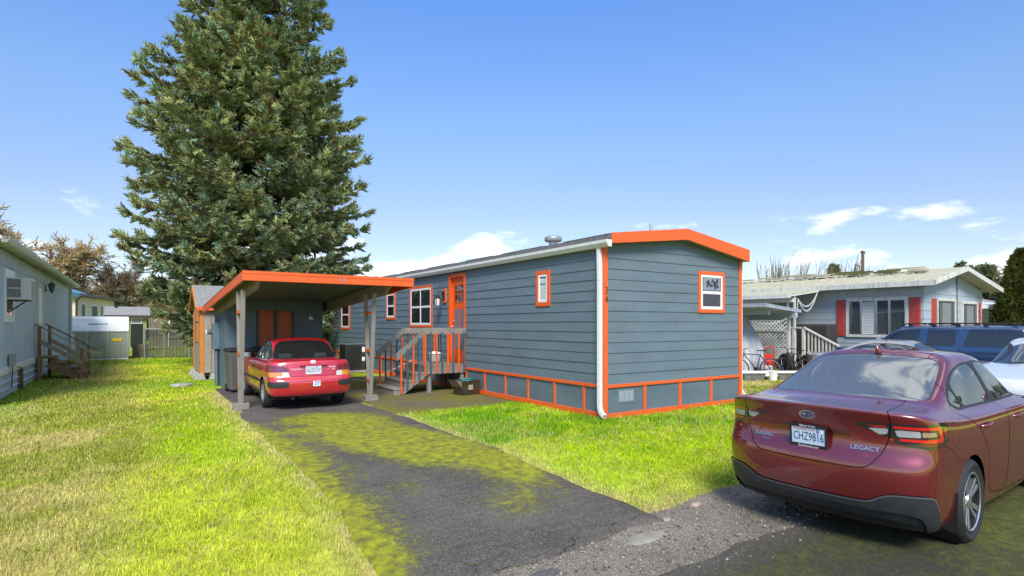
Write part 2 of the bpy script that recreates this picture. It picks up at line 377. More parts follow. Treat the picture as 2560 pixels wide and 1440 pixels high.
def sheet(name, x0, x1, y0f, y1f, step, m, lift, attr=None, ystep=None, rim=.05):
    """a laid surface with worn, uneven edges: y limits are functions of x"""
    xs = np.arange(x0, x1 + step * .5, step); k = max(2, int((np.mean(y1f(xs)) - np.mean(y0f(xs))) / (ystep or step)))
    t = np.linspace(0, 1, k + 1)
    X = np.repeat(xs[:, None], k + 1, 1); Y = y0f(xs)[:, None] * (1 - t) + y1f(xs)[:, None] * t
    Z = gz(X, Y) + lift + (vnoise(X, Y, 1.1, 3, 21) - .5) * .012
    Z[:, 0] -= rim; Z[:, -1] -= rim; Z[0] -= rim; Z[-1] -= rim
    n = k + 1; i, j = np.meshgrid(np.arange(len(xs) - 1), np.arange(k), indexing='ij'); q = (i * n + j).ravel()
    V = np.stack([X.ravel(), Y.ravel(), Z.ravel()], 1)
    cols = attr(V[:, 0], V[:, 1]) if attr else None
    return np_mesh(name, V, np.stack([q, q + n, q + n + 1, q + 1], 1), m, colors=cols, kind='structure', smooth=True, cname='moss')

def asphalt(name, base, base2, mosscol, mosscol2, speck, thr=.5, bump=1.):
    m = bpy.data.materials.new(name); m.use_nodes = True; t = m.node_tree; p = t.nodes['Principled BSDF']; L = t.links.new
    N = t.nodes.new
    tc = N('ShaderNodeTexCoord')
    def noise(s, d=5, r=.6):
        n = N('ShaderNodeTexNoise'); n.inputs['Scale'].default_value = s; n.inputs['Detail'].default_value = d; n.inputs['Roughness'].default_value = r; L(tc.outputs['Object'], n.inputs['Vector']); return n.outputs['Fac']
    def rngm(v, a, b, lo=0., hi=1.):
        n = N('ShaderNodeMapRange'); n.inputs[1].default_value = a; n.inputs[2].default_value = b; n.inputs[3].default_value = lo; n.inputs[4].default_value = hi; L(v, n.inputs[0]); return n.outputs[0]
    def mix(f, a, b, bt='MIX'):
        n = N('ShaderNodeMix'); n.data_type = 'RGBA'; n.blend_type = bt
        for s, v in (('Factor', f), ('A', a), ('B', b)):
            if isinstance(v, (int, float)): n.inputs[s].default_value = v
            elif isinstance(v, tuple): n.inputs[s].default_value = (*v, 1)
            else: L(v, n.inputs[s])
        return n.outputs['Result']
    def math_(op, a, b):
        n = N('ShaderNodeMath'); n.operation = op
        for i, v in enumerate((a, b)):
            if isinstance(v, (int, float)): n.inputs[i].default_value = v
            else: L(v, n.inputs[i])
        return n.outputs[0]
    c = mix(rngm(noise(1.6, 6), .35, .65), base, base2)
    vo = N('ShaderNodeTexVoronoi'); vo.inputs['Scale'].default_value = 95; L(tc.outputs['Object'], vo.inputs['Vector'])
    sc = N('ShaderNodeSeparateColor'); L(vo.outputs['Color'], sc.inputs[0])
    c = mix(rngm(sc.outputs[0], 0, 1, .0, .75), c, mix(sc.outputs[1], (.02, .02, .02), tuple(x * 2.1 for x in base2)))
    light = math_('MULTIPLY', rngm(sc.outputs[2], .80, .90), rngm(vo.outputs['Distance'], .35, .2))
    c = mix(light, c, speck)
    at = N('ShaderNodeAttribute'); at.attribute_name = 'moss'; sa = N('ShaderNodeSeparateColor'); L(at.outputs['Color'], sa.inputs[0])
    f = math_('ADD', math_('ADD', sa.outputs[0], math_('MULTIPLY', math_('SUBTRACT', noise(13, 6, .7), .5), .9)), math_('MULTIPLY', math_('SUBTRACT', noise(70, 3, .7), .5), .9))
    mf = rngm(f, thr, thr + .28)
    mc = mix(rngm(noise(9, 5), .35, .65), mosscol, mosscol2)
    c = mix(math_('MULTIPLY', mf, .92), c, mc)
    dust = math_('MULTIPLY', sa.outputs[2], rngm(noise(22, 5, .7), .3, .6, .2, 1.))
    c = mix(dust, c, mix(sc.outputs[1], (.10, .085, .06), (.26, .225, .175)))
    # hair cracks, where the slab is breaking up (second channel)
    wv = N('ShaderNodeTexVoronoi'); wv.feature = 'DISTANCE_TO_EDGE'; wv.inputs['Scale'].default_value = 1.9
    wm = N('ShaderNodeMapping'); L(tc.outputs['Object'], wm.inputs[0]); wa = N('ShaderNodeMix'); wa.data_type = 'VECTOR'; wa.inputs[0].default_value = .12
    wn_ = N('ShaderNodeTexNoise'); wn_.inputs['Scale'].default_value = 5; L(tc.outputs['Object'], wn_.inputs['Vector']); L(wm.outputs[0], wa.inputs[4]); L(wn_.outputs['Color'], wa.inputs[5]); L(wa.outputs[1], wv.inputs['Vector'])
    ck = math_('MULTIPLY', math_('MULTIPLY', rngm(wv.outputs['Distance'], .011, .003), sa.outputs[1]), rngm(noise(7, 4), .42, .56))
    c = mix(math_('MULTIPLY', ck, .85), c, mix(rngm(noise(15, 3), .45, .6), (.018, .015, .01), (.12, .13, .015)))
    L(c, p.inputs['Base Color']); p.inputs['Roughness'].default_value = .9; p.inputs['Specular IOR Level'].default_value = .3
    b = N('ShaderNodeBump'); b.inputs['Strength'].default_value = bump; b.inputs['Distance'].default_value = .012
    h = math_('ADD', math_('ADD', math_('MULTIPLY', vo.outputs['Distance'], .5), math_('MULTIPLY', mf, .5)), math_('MULTIPLY', ck, -1.))
    L(math_('ADD', h, math_('MULTIPLY', noise(45, 4), .6)), b.inputs['Height']); L(b.outputs[0], p.inputs['Normal'])
    return m
ASPH = asphalt('old_driveway_asphalt', (.048, .042, .035), (.115, .102, .086), (.15, .145, .018), (.36, .38, .008), (.36, .33, .27), .44)
ROADM = asphalt('mossy_road_asphalt', (.030, .029, .023), (.050, .047, .036), (.070, .072, .014), (.125, .135, .016), (.34, .32, .22), .42)
GRAV = asphalt('worn_gravel', (.13, .11, .082), (.25, .215, .165), (.17, .17, .05), (.25, .25, .07), (.40, .37, .31), .62, 1.6)
PATIO = asphalt('mossy_patio_concrete', (.10, .085, .055), (.15, .125, .08), (.125, .115, .016), (.21, .19, .022), (.30, .27, .18), .40, .7)

def moss_field(x, y):
    n = vnoise(x, y, .8, 5, 31); n2 = vnoise(x, y, 2.2, 4, 32)
    g = lambda cx, cy, sx, sy: np.exp(-(((x - cx) / sx) ** 2 + ((y - cy) / sy) ** 2))
    m = .75 * g(-4.15, 2.7, 1.0, 1.0) + .78 * g(-4.30, 1.0, .60, 1.3) + .62 * g(-4.0, -.6, .55, 1.2) + .50 * g(-3.45, .4, .35, 1.9) + .3 * g(-5.0, 1.5, .3, 1.4)
    m += .46 * g(-3.35, -2.0, .5, .8) + .44 * g(-3.9, -2.9, .42, .5) + .44 * g(-3.1, -1.0, .3, 1.6) + .36 * g(-4.75, -1.9, .3, .5)
    le = np.exp(-np.clip(x - drvL(y), 0, 9) / .42) * ss(-y, -4.2, -2.0); m = np.maximum(m, 1.0 * le)
    re = np.exp(-np.clip(drvR(y) - x, 0, 9) / .16) * .4 * ss(-y, -4.3, -2.5); m = np.maximum(m, re)
    m = m * (.55 + .9 * n2) + (n - .5) * .42 + .13
    m *= ss(-y, -4.35, -3.3); m += .16 * (y > 3.6) * n
    crack = np.clip(np.exp(-np.abs(y - drvE(x)) / .35) * 1.3 + .25 * (n > .56), 0, 1)
    return np.stack([np.clip(m, 0, 1), crack, 0 * m], 1)
def two(a, b): return lambda x: a(x)
driveway = None
def _drive():
    ys = np.arange(-4.5, 9.2, .028); k = 92; t = np.linspace(0, 1, k + 1)
    x0 = drvL(ys); x1 = drvR(ys); x0 = np.where(ys > 4.3, -5.35, x0); x1 = np.where(ys > 4.6, -2.42, x1)
    X = x0[:, None] * (1 - t) + x1[:, None] * t; Y = np.repeat(ys[:, None], k + 1, 1)
    e = drvE(X); Y = np.maximum(Y, e)
    Z = gz(X, Y) + .018 + (vnoise(X, Y, 1.1, 3, 21) - .5) * .02
    Z[:, 0] -= .06; Z[:, -1] -= .06; Z = np.where(Y <= e + 1e-6, Z - .05, Z)
    n = k + 1; i, j = np.meshgrid(np.arange(len(ys) - 1), np.arange(k), indexing='ij'); q = (i * n + j).ravel()
    V = np.stack([X.ravel(), Y.ravel(), Z.ravel()], 1); F = np.stack([q, q + 1, q + n + 1, q + n], 1)
    keep = (np.ptp(V[F, 1], axis=1) > 1e-4); F = F[keep]
    return np_mesh('driveway', V, F, ASPH, colors=moss_field(V[:, 0], V[:, 1]), kind='structure', smooth=True, cname='moss')
driveway = _drive()
def road_moss(x, y):
    n = vnoise(x, y, .9, 4, 41); d = ss(-y, 4.5, 5.1) * .40 + .20
    e = np.clip(rdE(x) - y, 0, 9); return np.stack([np.clip(d + (n - .5) * .5, 0, 1), .3 * (n > .6), np.clip(np.exp(-e / .22) * (.6 + n * .8), 0, 1)], 1)
road = sheet('road', -30, 40, lambda x: -11.5 + 0 * x, rdE, .09, ROADM, .010, road_moss, rim=.04)
def grav_moss(x, y):
    n = vnoise(x, y, 1.4, 4, 42); e = np.exp(-np.abs(y - drvE(x)) / .10) * .5 * (x < -2.9)
    return np.stack([np.clip(e + .20 + (n - .5) * .5, 0, 1), 0 * n, 0 * n], 1)
shoulder = sheet('gravel_shoulder', -30, 40, lambda x: rdE(x) - .25, lambda x: np.where(x < -3.0, drvE(x) + .2, shoE(x) + .1), .06, GRAV, .002, grav_moss, rim=.03)
patio = sheet('patio_slab', -2.95, -.03, lambda x: 2.70 + .05 * x + (vnoise(x, 0 * x, 3, 3, 2) - .5) * .12, lambda x: 10.4 + 0 * x, .08, PATIO, .020,
              lambda x, y: np.stack([np.clip(.56 + (vnoise(x, y, 1.3, 4, 45) - .5) * .8 + .15 * np.exp(-np.abs(x + 2.9) / .3), 0, 1), .5 * (vnoise(x, y, .8, 2, 46) > .55), 0 * x], 1), rim=.04)
yard = sheet('gravel_parking', 8.0, 22, lambda x: shoE(x) - .2, lambda x: np.where(x < 12.4, 1.4, .25) + (vnoise(x, 0 * x, 1, 3, 50) - .5) * .4, .2, GRAV, .012, lambda x, y: np.stack([.3 + .3 * vnoise(x, y, 1, 4, 48), 0 * x, 0 * x], 1))

# grass blades: dense near the viewer's side of the lawn, thinner and broader farther off
BLADE = mat('grass_blade', (.1, .2, .03), .75, attr='tint', var=.12, scale=3, spec=.08)
def blades(name, n, rmin, rmax, hmul, seed, label, mask, colf, wmul=1., amin=-62, amax=62, flat=.75):
    rg = np.random.default_rng(seed)
    r = np.exp(rg.uniform(np.log(rmin), np.log(rmax), n)); th = np.radians(rg.uniform(amin, amax, n)) + math.atan2(.5548, .832)
    x = CAMP[0] + r * np.sin(th); y = CAMP[1] + r * np.cos(th)
    k = mask(x, y); x, y, r = x[k], y[k], r[k]; n = len(x)
    c = colf(x, y); nb = vnoise(x, y, 3.2, 3, 77)
    h = hmul * (.018 + .045 * rg.random(n) * (.4 + nb)) * (1 + .25 * ss(r, 6, 25))
    lush = (c[:, 1] > 1.75 * c[:, 0]); h = np.where(lush, h * 1.55, h)
    w = np.maximum(.0022, r * .00062) * wmul * (.7 + .6 * rg.random(n))
    az = rg.uniform(0, 2 * np.pi, n); lean = rg.uniform(.1, 1., n) * flat; la = rg.uniform(0, 2 * np.pi, n)
    z = gz(x, y) - .008
    dx, dy = np.cos(az) * w, np.sin(az) * w
    V = np.empty((n, 3, 3)); V[:, 0] = np.stack([x - dx, y - dy, z], 1); V[:, 1] = np.stack([x + dx, y + dy, z], 1)
    V[:, 2] = np.stack([x + np.cos(la) * h * lean, y + np.sin(la) * h * lean, z + h], 1)
    u = rg.random((n, 1)); cb = vnoise(x, y, 1.7, 3, 78)[:, None]
    if 'grass' in name: c = np.where(u < .05 + .26 * ss(cb, .42, .65), np.array([.50, .42, .16]), c); c = np.where((u > .93) & (cb < .5), np.array([.16, .26, .02]), c); h = h * np.where(u[:, 0] > .97, 1.7, 1.) * (.7 + .7 * ss(vnoise(x, y, 6., 2, 79), .3, .7))
    cc = c * rg.uniform(.55, 1.4, (n, 1)) * (1 + rg.normal(0, .07, (n, 3)))
    cc = np.clip(np.repeat(cc[:, None], 3, 1) * np.array([.85, .85, 1.1])[None, :, None], 0, 1)  # blade foot darkened and tip lightened: shade low in the turf painted in
    o = np_mesh(name, V.reshape(-1, 3), np.arange(n * 3).reshape(-1, 3), BLADE, colors=cc.reshape(-1, 3), kind='stuff')
    o['label'] = label; o['category'] = 'grass' if 'grass' in name else 'moss'
    return o
blades('grass', 760000, 3.2, 46, 1., 5, 'patchy yellow green lawn grass on both sides of the driveway', lawn_mask, lawn_col)
def dm(x, y):
    k = (x > drvL(y)) & (x < drvR(y)) & (y > drvE(x)) & (y < 4.2); m = np.zeros(len(x)); m[k] = moss_field(x[k], y[k])[:, 0]
    return k & (m + (vnoise(x, y, 9, 3, 51) - .5) * .8 + (vnoise(x, y, 34, 2, 53) - .5) * .5 > .58)
def dmc(x, y):
    n = vnoise(x, y, 5, 3, 52)[:, None]; return np.array([.26, .26, .015]) * (1 - n) + np.array([.50, .52, .010]) * n
blades('moss_tufts', 480000, 3.4, 15, .24, 6, 'bright yellow green moss growing over the driveway asphalt', dm, dmc, .55, -40, 30, .5)

# loose stones of the shoulder
def stones(n, seed):
    rg = np.random.default_rng(seed)
    x = -6.2 + 9 * rg.random(n) ** 1.3; y0 = rdE(x) - .5 * rg.random(n) ** 2; y1 = np.where(x < -3.0, drvE(x), shoE(x)); y = y0 + (y1 - y0) * rg.random(n)
    s = .004 + .012 * rg.random(n) ** 3 * 1.6
    oc = np.array([(1, 0, 0), (-1, 0, 0), (0, 1, 0), (0, -1, 0), (0, 0, 1), (0, 0, -1)], float); of = np.array([(0, 2, 4), (2, 1, 4), (1, 3, 4), (3, 0, 4), (2, 0, 5), (1, 2, 5), (3, 1, 5), (0, 3, 5)])
    V = oc[None] * rg.uniform(.6, 1.3, (n, 6, 1)); V[:, :, 2] *= .6
    a = rg.uniform(0, 6.28, n); ca, sa = np.cos(a)[:, None], np.sin(a)[:, None]
    V = np.stack([V[:, :, 0] * ca - V[:, :, 1] * sa, V[:, :, 0] * sa + V[:, :, 1] * ca, V[:, :, 2]], 2) * s[:, None, None]
    V += np.stack([x, y, gz(x, y) + s * .3], 1)[:, None]
    F = (of[None] + (np.arange(n) * 6)[:, None, None]).reshape(-1, 3)
    c = np.repeat(np.array([.20, .185, .155])[None] * rg.uniform(.35, 1.6, (n, 1)), 6, 0)
    o = np_mesh('gravel', V.reshape(-1, 3), F, mat('gravel_stone', (.3, .3, .3), .85, attr='tint', var=.2, scale=60), colors=c, kind='stuff')
    o['label'] = 'loose pale gravel along the broken edge of the driveway'; o['category'] = 'gravel'
stones(6500, 3)
def rock(name, cx, cy, sx, sy, sz, seed, m, label, cat, n=22):
    rg = np.random.default_rng(seed); mb = MB()
    rr = 1 + (rg.random(n) - .5) * .9; rr = (rr + np.roll(rr, 1)) / 2
    z = gzf(cx, cy)
    rings = [(1.0, -.01), (1.02, sz * .45), (.93, sz * .85), (.6, sz * 1.05)]
    pts = [(cx + sx * k * rr[i] * math.cos(2 * math.pi * i / n), cy + sy * k * rr[i] * math.sin(2 * math.pi * i / n), z + h + (rg.random() - .5) * sz * .15) for k, h in rings for i in range(n)]
    fs = [(a * n + i, a * n + (i + 1) % n, (a + 1) * n + (i + 1) % n, (a + 1) * n + i) for a in range(3) for i in range(n)] + [tuple(3 * n + i for i in range(n))]
    mb.poly(pts, fs); o = mb.build(name, m, smooth=60); tag(o, label, cat); return o
PALEC = mat('pale_broken_concrete', (.27, .245, .20), .9, var=.2, scale=9, bump=.6, bscale=60)
rock('concrete_chunk', -3.30, -4.08, .24, .10, .012, 1, PALEC, 'flat pale broken concrete piece beside the driveway end', 'stone')
rock('edge_stone', -2.80, -3.86, .06, .04, .02, 2, PALEC, 'small pale stone at the corner of driveway and lawn', 'stone')
rock('edge_stone', -2.2, -3.74, .07, .04, .02, 3, mat('pinkish_stone', (.40, .31, .24), .9, var=.2, scale=12, bump=.4), 'pinkish tan stone on the dry lawn edge near the dark red car', 'stone')
rock('asphalt_chunk', -4.5, -4.16, .10, .06, .02, 4, mat('asphalt_piece', (.10, .098, .095), .95, var=.3, scale=40, bump=1., bscale=90), 'cracked asphalt lump broken off the driveway end', 'asphalt piece')
rock('stepping_stone', -5.99, 10.53, .24, .2, .07, 5, CONC, 'round grey stepping stone lying alone on the left lawn', 'stone')
# ------------------------------------------------------------------ the blue mobile home
HW, HL, Z0, CH = 4.03, 17.85, .61, .193
def pm(plane, u, n, z):                       # u along the wall, n out of it
    return (-n, u, z) if plane == 's' else (u, -n, z)
def pbox(mb, plane, u0, u1, n0, n1, z0, z1):
    a, b = pm(plane, u0, n0, z0), pm(plane, u1, n1, z1)
    return mb.box(a, b)
def pb(name, plane, u0, u1, n0, n1, z0, z1, m, parent, bevel=0): return pbox(MB(), plane, u0, u1, n0, n1, z0, z1).build(name, m, parent, bevel)
home = thing('mobile_home', 'dark blue lap sided mobile home with bright orange trim and skirt', 'house')
def lap_board(name, plane, u0, u1, z0, h, m, parent, clip=None, proud=.017, back=-.095, j=0.):
    pts = [(u0, z0), (u1, z0), (u1, z0 + h + .012), (u0, z0 + h + .012)]
    if clip:
        for (pu, pz, nu, nz) in clip:          # keep the half plane below each roof line
            out = []
            for i in range(len(pts)):
                p, q = pts[i], pts[(i + 1) % len(pts)]
                fp = (p[0] - pu) * nu + (p[1] - pz) * nz; fq = (q[0] - pu) * nu + (q[1] - pz) * nz
                if fp <= 0: out.append(p)
                if fp * fq < 0: t = fp / (fp - fq); out.append((p[0] + (q[0] - p[0]) * t, p[1] + (q[1] - p[1]) * t))
            pts = out
            if len(pts) < 3: return None
    n = len(pts); fr = [pm(plane, u, proud + j - .013 * (z - z0) / h, z) for u, z in pts]; bk = [pm(plane, u, back, z) for u, z in pts]
    fs = [tuple(range(n)), tuple(range(n, 2 * n))[::-1]] + [(i, n + i, n + (i + 1) % n, (i + 1) % n) for i in range(n)]
    if plane == 's': fs = [f[::-1] for f in fs]
    return MB().poly(fr + bk, fs).build(name, m, parent)
box('core', (.10, .10, .05), (HW - .02, HL - .02, 3.14), GREYD, home)
side = box('side_wall', (.096, .09, .56), (.115, HL - .1, 3.16), BLUE, home)
gable = box('gable_wall', (.09, .096, .56), (HW - .06, .115, 3.18), BLUE, home)
rr = random.Random(4)
DOOR0, DOOR1 = 5.17, 6.08
k = 0; z = Z0
while z < 3.12:
    h = min(CH, 3.15 - z)
    spans = [(.0, DOOR0 - .002), (DOOR1 + .002, HL)]
    for s0, s1 in spans:
        cuts = [s0]
        first = s0 + rr.uniform(1.2, 3.6)
        while first < s1 - .8: cuts.append(first); first += 3.66
        cuts.append(s1)
        for c0, c1 in zip(cuts, cuts[1:]): lap_board('board', 's', c0 + .0015, c1 - .0015, z, h, BLUE, side, j=rr.uniform(-.0012, .0012))
    z += CH; k += 1
roofclip = [(2.02, 3.42, -.125, 1), (2.02, 3.42, .125, 1)]
z = Z0
gcuts = {2: [2.9], 3: [1.7], 4: [2.55], 5: [1.9], 7: [3.2], 9: [2.3], 10: [1.1], 12: [.5], 13: [.9, 2.4]}
k = 0
while z < 3.42:
    cs = [.0] + gcuts.get(k, []) + [HW]
    for c0, c1 in zip(cs, cs[1:]): lap_board('board', 'g', c0 + .0015, c1 - .0015, z, CH, BLUE, gable, clip=roofclip, j=rr.uniform(-.0012, .0012))
    z += CH; k += 1
# skirt: panels between battens
skirt = box('skirt', (.05, .05, -.12), (HW - .05, HL - .05, .555), GREYD, home)
sb = [0.0, .57, 1.47, 2.40, 3.30, 4.22, 5.15, 6.2, 7.2, 8.2, 9.2, 10.2, 11.2, 12.2, 13.2, 14.2, 15.2, 16.3, HL]
for c0, c1 in zip(sb, sb[1:]): pb('panel', 's', c0 + .01, c1 - .01, -.05, -.004, .06, .556, BLUE2, skirt)
gb = [0.0, 1.03, 2.04, 3.02, HW]
for c0, c1 in zip(gb, gb[1:]): pb('panel', 'g', c0 + .01, c1 - .01, -.05, -.004, .02, .556, BLUE2, skirt)
for c in sb[1:-1]: pb('batten', 's', c - .03, c + .03, -.01, .018, .102, .548, ORANGE, skirt, .003)
for c in gb[1:-1]: pb('batten', 'g', c - .035, c + .035, -.01, .018, .084, .548, ORANGE, skirt, .003)
pb('band', 's', .052, HL, -.01, .028, .55, .612, ORANGE, skirt, .004)
pb('band', 'g', .052, HW + .012, -.01, .028, .55, .612, ORANGE, skirt, .004)
pb('base_rail', 's', .052, HL, -.01, .026, .0, .10, ORANGE, skirt, .004)
pb('base_rail', 'g', .052, HW + .012, -.01, .026, -.015, .082, ORANGE, skirt, .004)
pb('footing', 'g', .2, HW, -.06, .008, -.2, -.02, CONC, skirt)
pb('footing', 's', .2, 12, -.06, .006, -.2, .0, CONC, skirt)
# corner boards
for nm, lo, hi in (('corner_board', (-.032, -.034, .0), (.05, .05, 3.17)), ('corner_board', (HW - .06, -.034, -.01), (HW + .03, .06, 3.10))):
    box(nm, lo, hi, ORANGE, home, .004)
box('corner_board', (-.03, HL - .06, .0), (.05, HL + .03, 3.17), ORANGE, home)
# roof, fascia, gutters
roof = MB().prism([(-.03, 3.335), (2.02, 3.598), (HW + .05, 3.325), (HW + .05, 3.25), (2.02, 3.50), (-.03, 3.25)], 'y', -.185, HL + .15).build('roof', ROOFG, home)
for i in range(9):                                                    # roll roofing laps
    z0 = -.17 + i * 2.02
    MB().prism([(-.035, 3.338), (2.02, 3.602), (2.02, 3.610), (-.035, 3.346)], 'y', z0, z0 + 1.0 + .6 * rr.random()).build('roofing_strip', ROOFG, roof)
fl = MB(); P = lambda x, y, z: (x, y, z)
for nm, (x0, zt0, zb0, x1, zt1, zb1) in (('fascia', (-.02, 3.352, 3.160, 2.02, 3.612, 3.388)), ('fascia', (2.0202, 3.612, 3.388, HW + .045, 3.336, 3.075))):
    MB().poly([(x0, -.215, zb0), (x1, -.215, zb1), (x1, -.215, zt1), (x0, -.215, zt0), (x0, -.187, zb0), (x1, -.187, zb1), (x1, -.187, zt1), (x0, -.187, zt0)],
              [(0, 1, 2, 3), (7, 6, 5, 4), (0, 4, 5, 1), (1, 5, 6, 2), (2, 6, 7, 3), (3, 7, 4, 0)]).build(nm, ORANGE, roof, .004)
MB().poly([(-.02, -.186, 3.165), (2.02, -.186, 3.392), (HW + .04, -.186, 3.08), (HW + .04, .0, 3.11), (2.02, .0, 3.42), (-.02, .0, 3.19)], [(0, 5, 4, 1), (1, 4, 3, 2)]).build('soffit', GREYP, roof)
gprof = [(0, 0), (-.085, 0), (-.125, .07), (-.125, .125), (-.118, .125), (-.118, .074), (-.082, .008), (-.006, .008), (-.006, .125), (0, .125)]
g = MB().prism([(-.035 + x, 3.10 + z) for x, z in gprof], 'y', -.215, HL + .1).build('gutter', GUTW, home)
MB().prism([(-.035, 3.10), (-.12, 3.10), (-.16, 3.17), (-.16, 3.225), (-.035, 3.225)], 'y', -.2165, -.2205).build('gutter_cap', GUTW, g)
g2 = MB().prism([(HW + .05 - x, 3.09 + z) for x, z in gprof], 'y', -.16, HL + .1).build('gutter', GUTW, home)
MB().prism([(HW + .05, 3.09), (HW + .135, 3.09), (HW + .175, 3.16), (HW + .175, 3.215), (HW + .05, 3.215)], 'y', -.1605, -.1645).build('gutter_cap', GUTW, g2)
def spout(name, path, w, d, m, parent):
    mb = MB()
    for i in range(len(path) - 1): 
        p, q = Vector(path[i]), Vector(path[i + 1]); e = (q - p).normalized() * .012
        mb.bar(p - (e if i else e * 0), q + (e if i < len(path) - 2 else e * 0), w - .0006 * i, d - .0006 * i, up=(.3, .2, .05) if abs(e.z) > .009 else (0, 0, 1))
    return mb.build(name, m, parent, .006)
def dspout(name, pts2, x0, x1, parent, m):     # rectangular pipe drawn by its centre line in (y,z)
    mb = MB(); n = len(pts2); pts = []
    for i, (y, z) in enumerate(pts2):
        a = Vector(pts2[max(i - 1, 0)]); b = Vector(pts2[min(i + 1, n - 1)]); t = (b - a).normalized(); nn = Vector((-t.y, t.x)) * .035
        pts += [(x0, y + nn.x, z + nn.y), (x1, y + nn.x, z + nn.y), (x1, y - nn.x, z - nn.y), (x0, y - nn.x, z - nn.y)]
    fs = [(4 * i + j, 4 * i + (j + 1) % 4, 4 * i + 4 + (j + 1) % 4, 4 * i + 4 + j) for i in range(n - 1) for j in range(4)] + [(3, 2, 1, 0)]
    mb.poly(pts, fs); return mb.build(name, m, parent, smooth=50)
dspout('downspout', [(.075, 3.105), (.07, 3.0), (.06, 2.6), (.06, 2.55), (.06, .62), (.06, .26), (.055, .19), (.03, .13), (-.01, .09), (-.075, .055)], -.105, -.036, home, WHITE)
MB().box((-.11, .02, 2.52), (-.03, .10, 2.535)).build('spout_strap', WHITE, home)
MB().box((-.11, .02, .60), (-.03, .10, .612)).build('spout_strap', WHITE, home)
spout('downspout', [(HW + .075, .03, 3.09), (HW + .075, .03, .25), (HW + .17, -.04, .10)], .07, .06, WHITE, home)
# roof vent and pipe
MB().lathe([(.10, 0), (.10, .16), (.19, .17), (.21, .20), (.20, .27), (.15, .30), (0, .305)], 20, (1.15, 3.0, 3.50)).build('roof_vent', GALV, home, smooth=50)
MB().lathe([(.035, 0), (.035, .40), (.028, .40), (.028, .36), (0, .36)], 12, (2.3, 1.0, 3.52)).build('vent_pipe', mat('grey_pipe', (.42, .42, .40), .6, var=.1), home, smooth=50)
# windows
BLDK = mat('dark_room', (.02, .022, .022), .8)
def window(plane, u0, u1, z0, z1, cols=1, rows=2, blind=False, tw=.075, parent=home, frame=WHITE, trim=ORANGE, fr=.045, screen=True, name='window'):
    mb = MB()
    pbox(mb, plane, u0, u1, .0, .034, z1 - tw, z1); pbox(mb, plane, u0, u1, .0, .034, z0, z0 + tw)
    pbox(mb, plane, u0, u0 + tw, .0, .0335, z0 + tw + .0005, z1 - tw - .0005); pbox(mb, plane, u1 - tw, u1, .0, .0335, z0 + tw + .0005, z1 - tw - .0005)
    w = mb.build(name, trim, parent, .003)
    a0, a1, b0, b1 = u0 + tw, u1 - tw, z0 + tw, z1 - tw
    f = MB(); pbox(f, plane, a0, a1, .0, .030, b1 - fr, b1); pbox(f, plane, a0, a1, .0, .030, b0, b0 + fr)
    pbox(f, plane, a0, a0 + fr, .0, .0295, b0 + fr, b1 - fr); pbox(f, plane, a1 - fr, a1, .0, .0295, b0 + fr, b1 - fr)
    f.build('frame', frame, w, .003)
    du, dz = (a1 - a0 - fr) / cols, (b1 - b0 - fr) / rows
    for i in range(1, cols): pb('mullion', plane, a0 + fr / 2 + du * i - .022, a0 + fr / 2 + du * i + .022, .0, .029, b0 + fr, b1 - fr, frame, w, .003)
    for j in range(1, rows): pb('meeting_rail', plane, a0 + fr, a1 - fr, .0, .0285, b0 + fr / 2 + dz * j - .022, b0 + fr / 2 + dz * j + .022, frame, w, .003)
    for i in range(cols):
        for j in range(rows):
            p0, p1 = a0 + fr / 2 + du * i + .022, a0 + fr / 2 + du * (i + 1) - .022
            r0, r1 = b0 + fr / 2 + dz * j + .022, b0 + fr / 2 + dz * (j + 1) - .022
            if rows == 2 and j == 0:            # inner sash rim of the lower, moving half
                s = MB(); e = .014
                pbox(s, plane, p0, p1, .0, .0255, r1 - e, r1); pbox(s, plane, p0, p1, .0, .0255, r0, r0 + e); pbox(s, plane, p0, p0 + e, .0, .025, r0 + e, r1 - e); pbox(s, plane, p1 - e, p1, .0, .025, r0 + e, r1 - e)
                s.build('sash', frame, w); p0 += e; p1 -= e; r0 += e; r1 -= e
            if blind:
                nb = int((r1 - r0) / .035)
                s = MB()
                for q in range(nb): pbox(s, plane, p0, p1, .010, .0165, r0 + q * .035, r0 + q * .035 + .029)
                s.build('blind', BLIND, w)
            else:
                pb('pane', plane, p0, p1, .002, .0205 + .0004 * i, r0, r1, WGLASS, w)
    return w
window('s', 1.601, 2.087, 2.089, 2.831, rows=1, blind=True, tw=.085)
wb = window('s', 7.119, 8.699, 1.617, 2.846, cols=2, rows=2, tw=.07, fr=.06)
window('s', 9.858, 10.668, 1.864, 2.78, rows=2, tw=.075)
window('s', 14.549, 15.70, 1.499, 2.70, rows=2, tw=.08, fr=.06)
gw = window('g', 2.59, 3.451, 1.952, 2.82, rows=2, tw=.075, fr=.05)
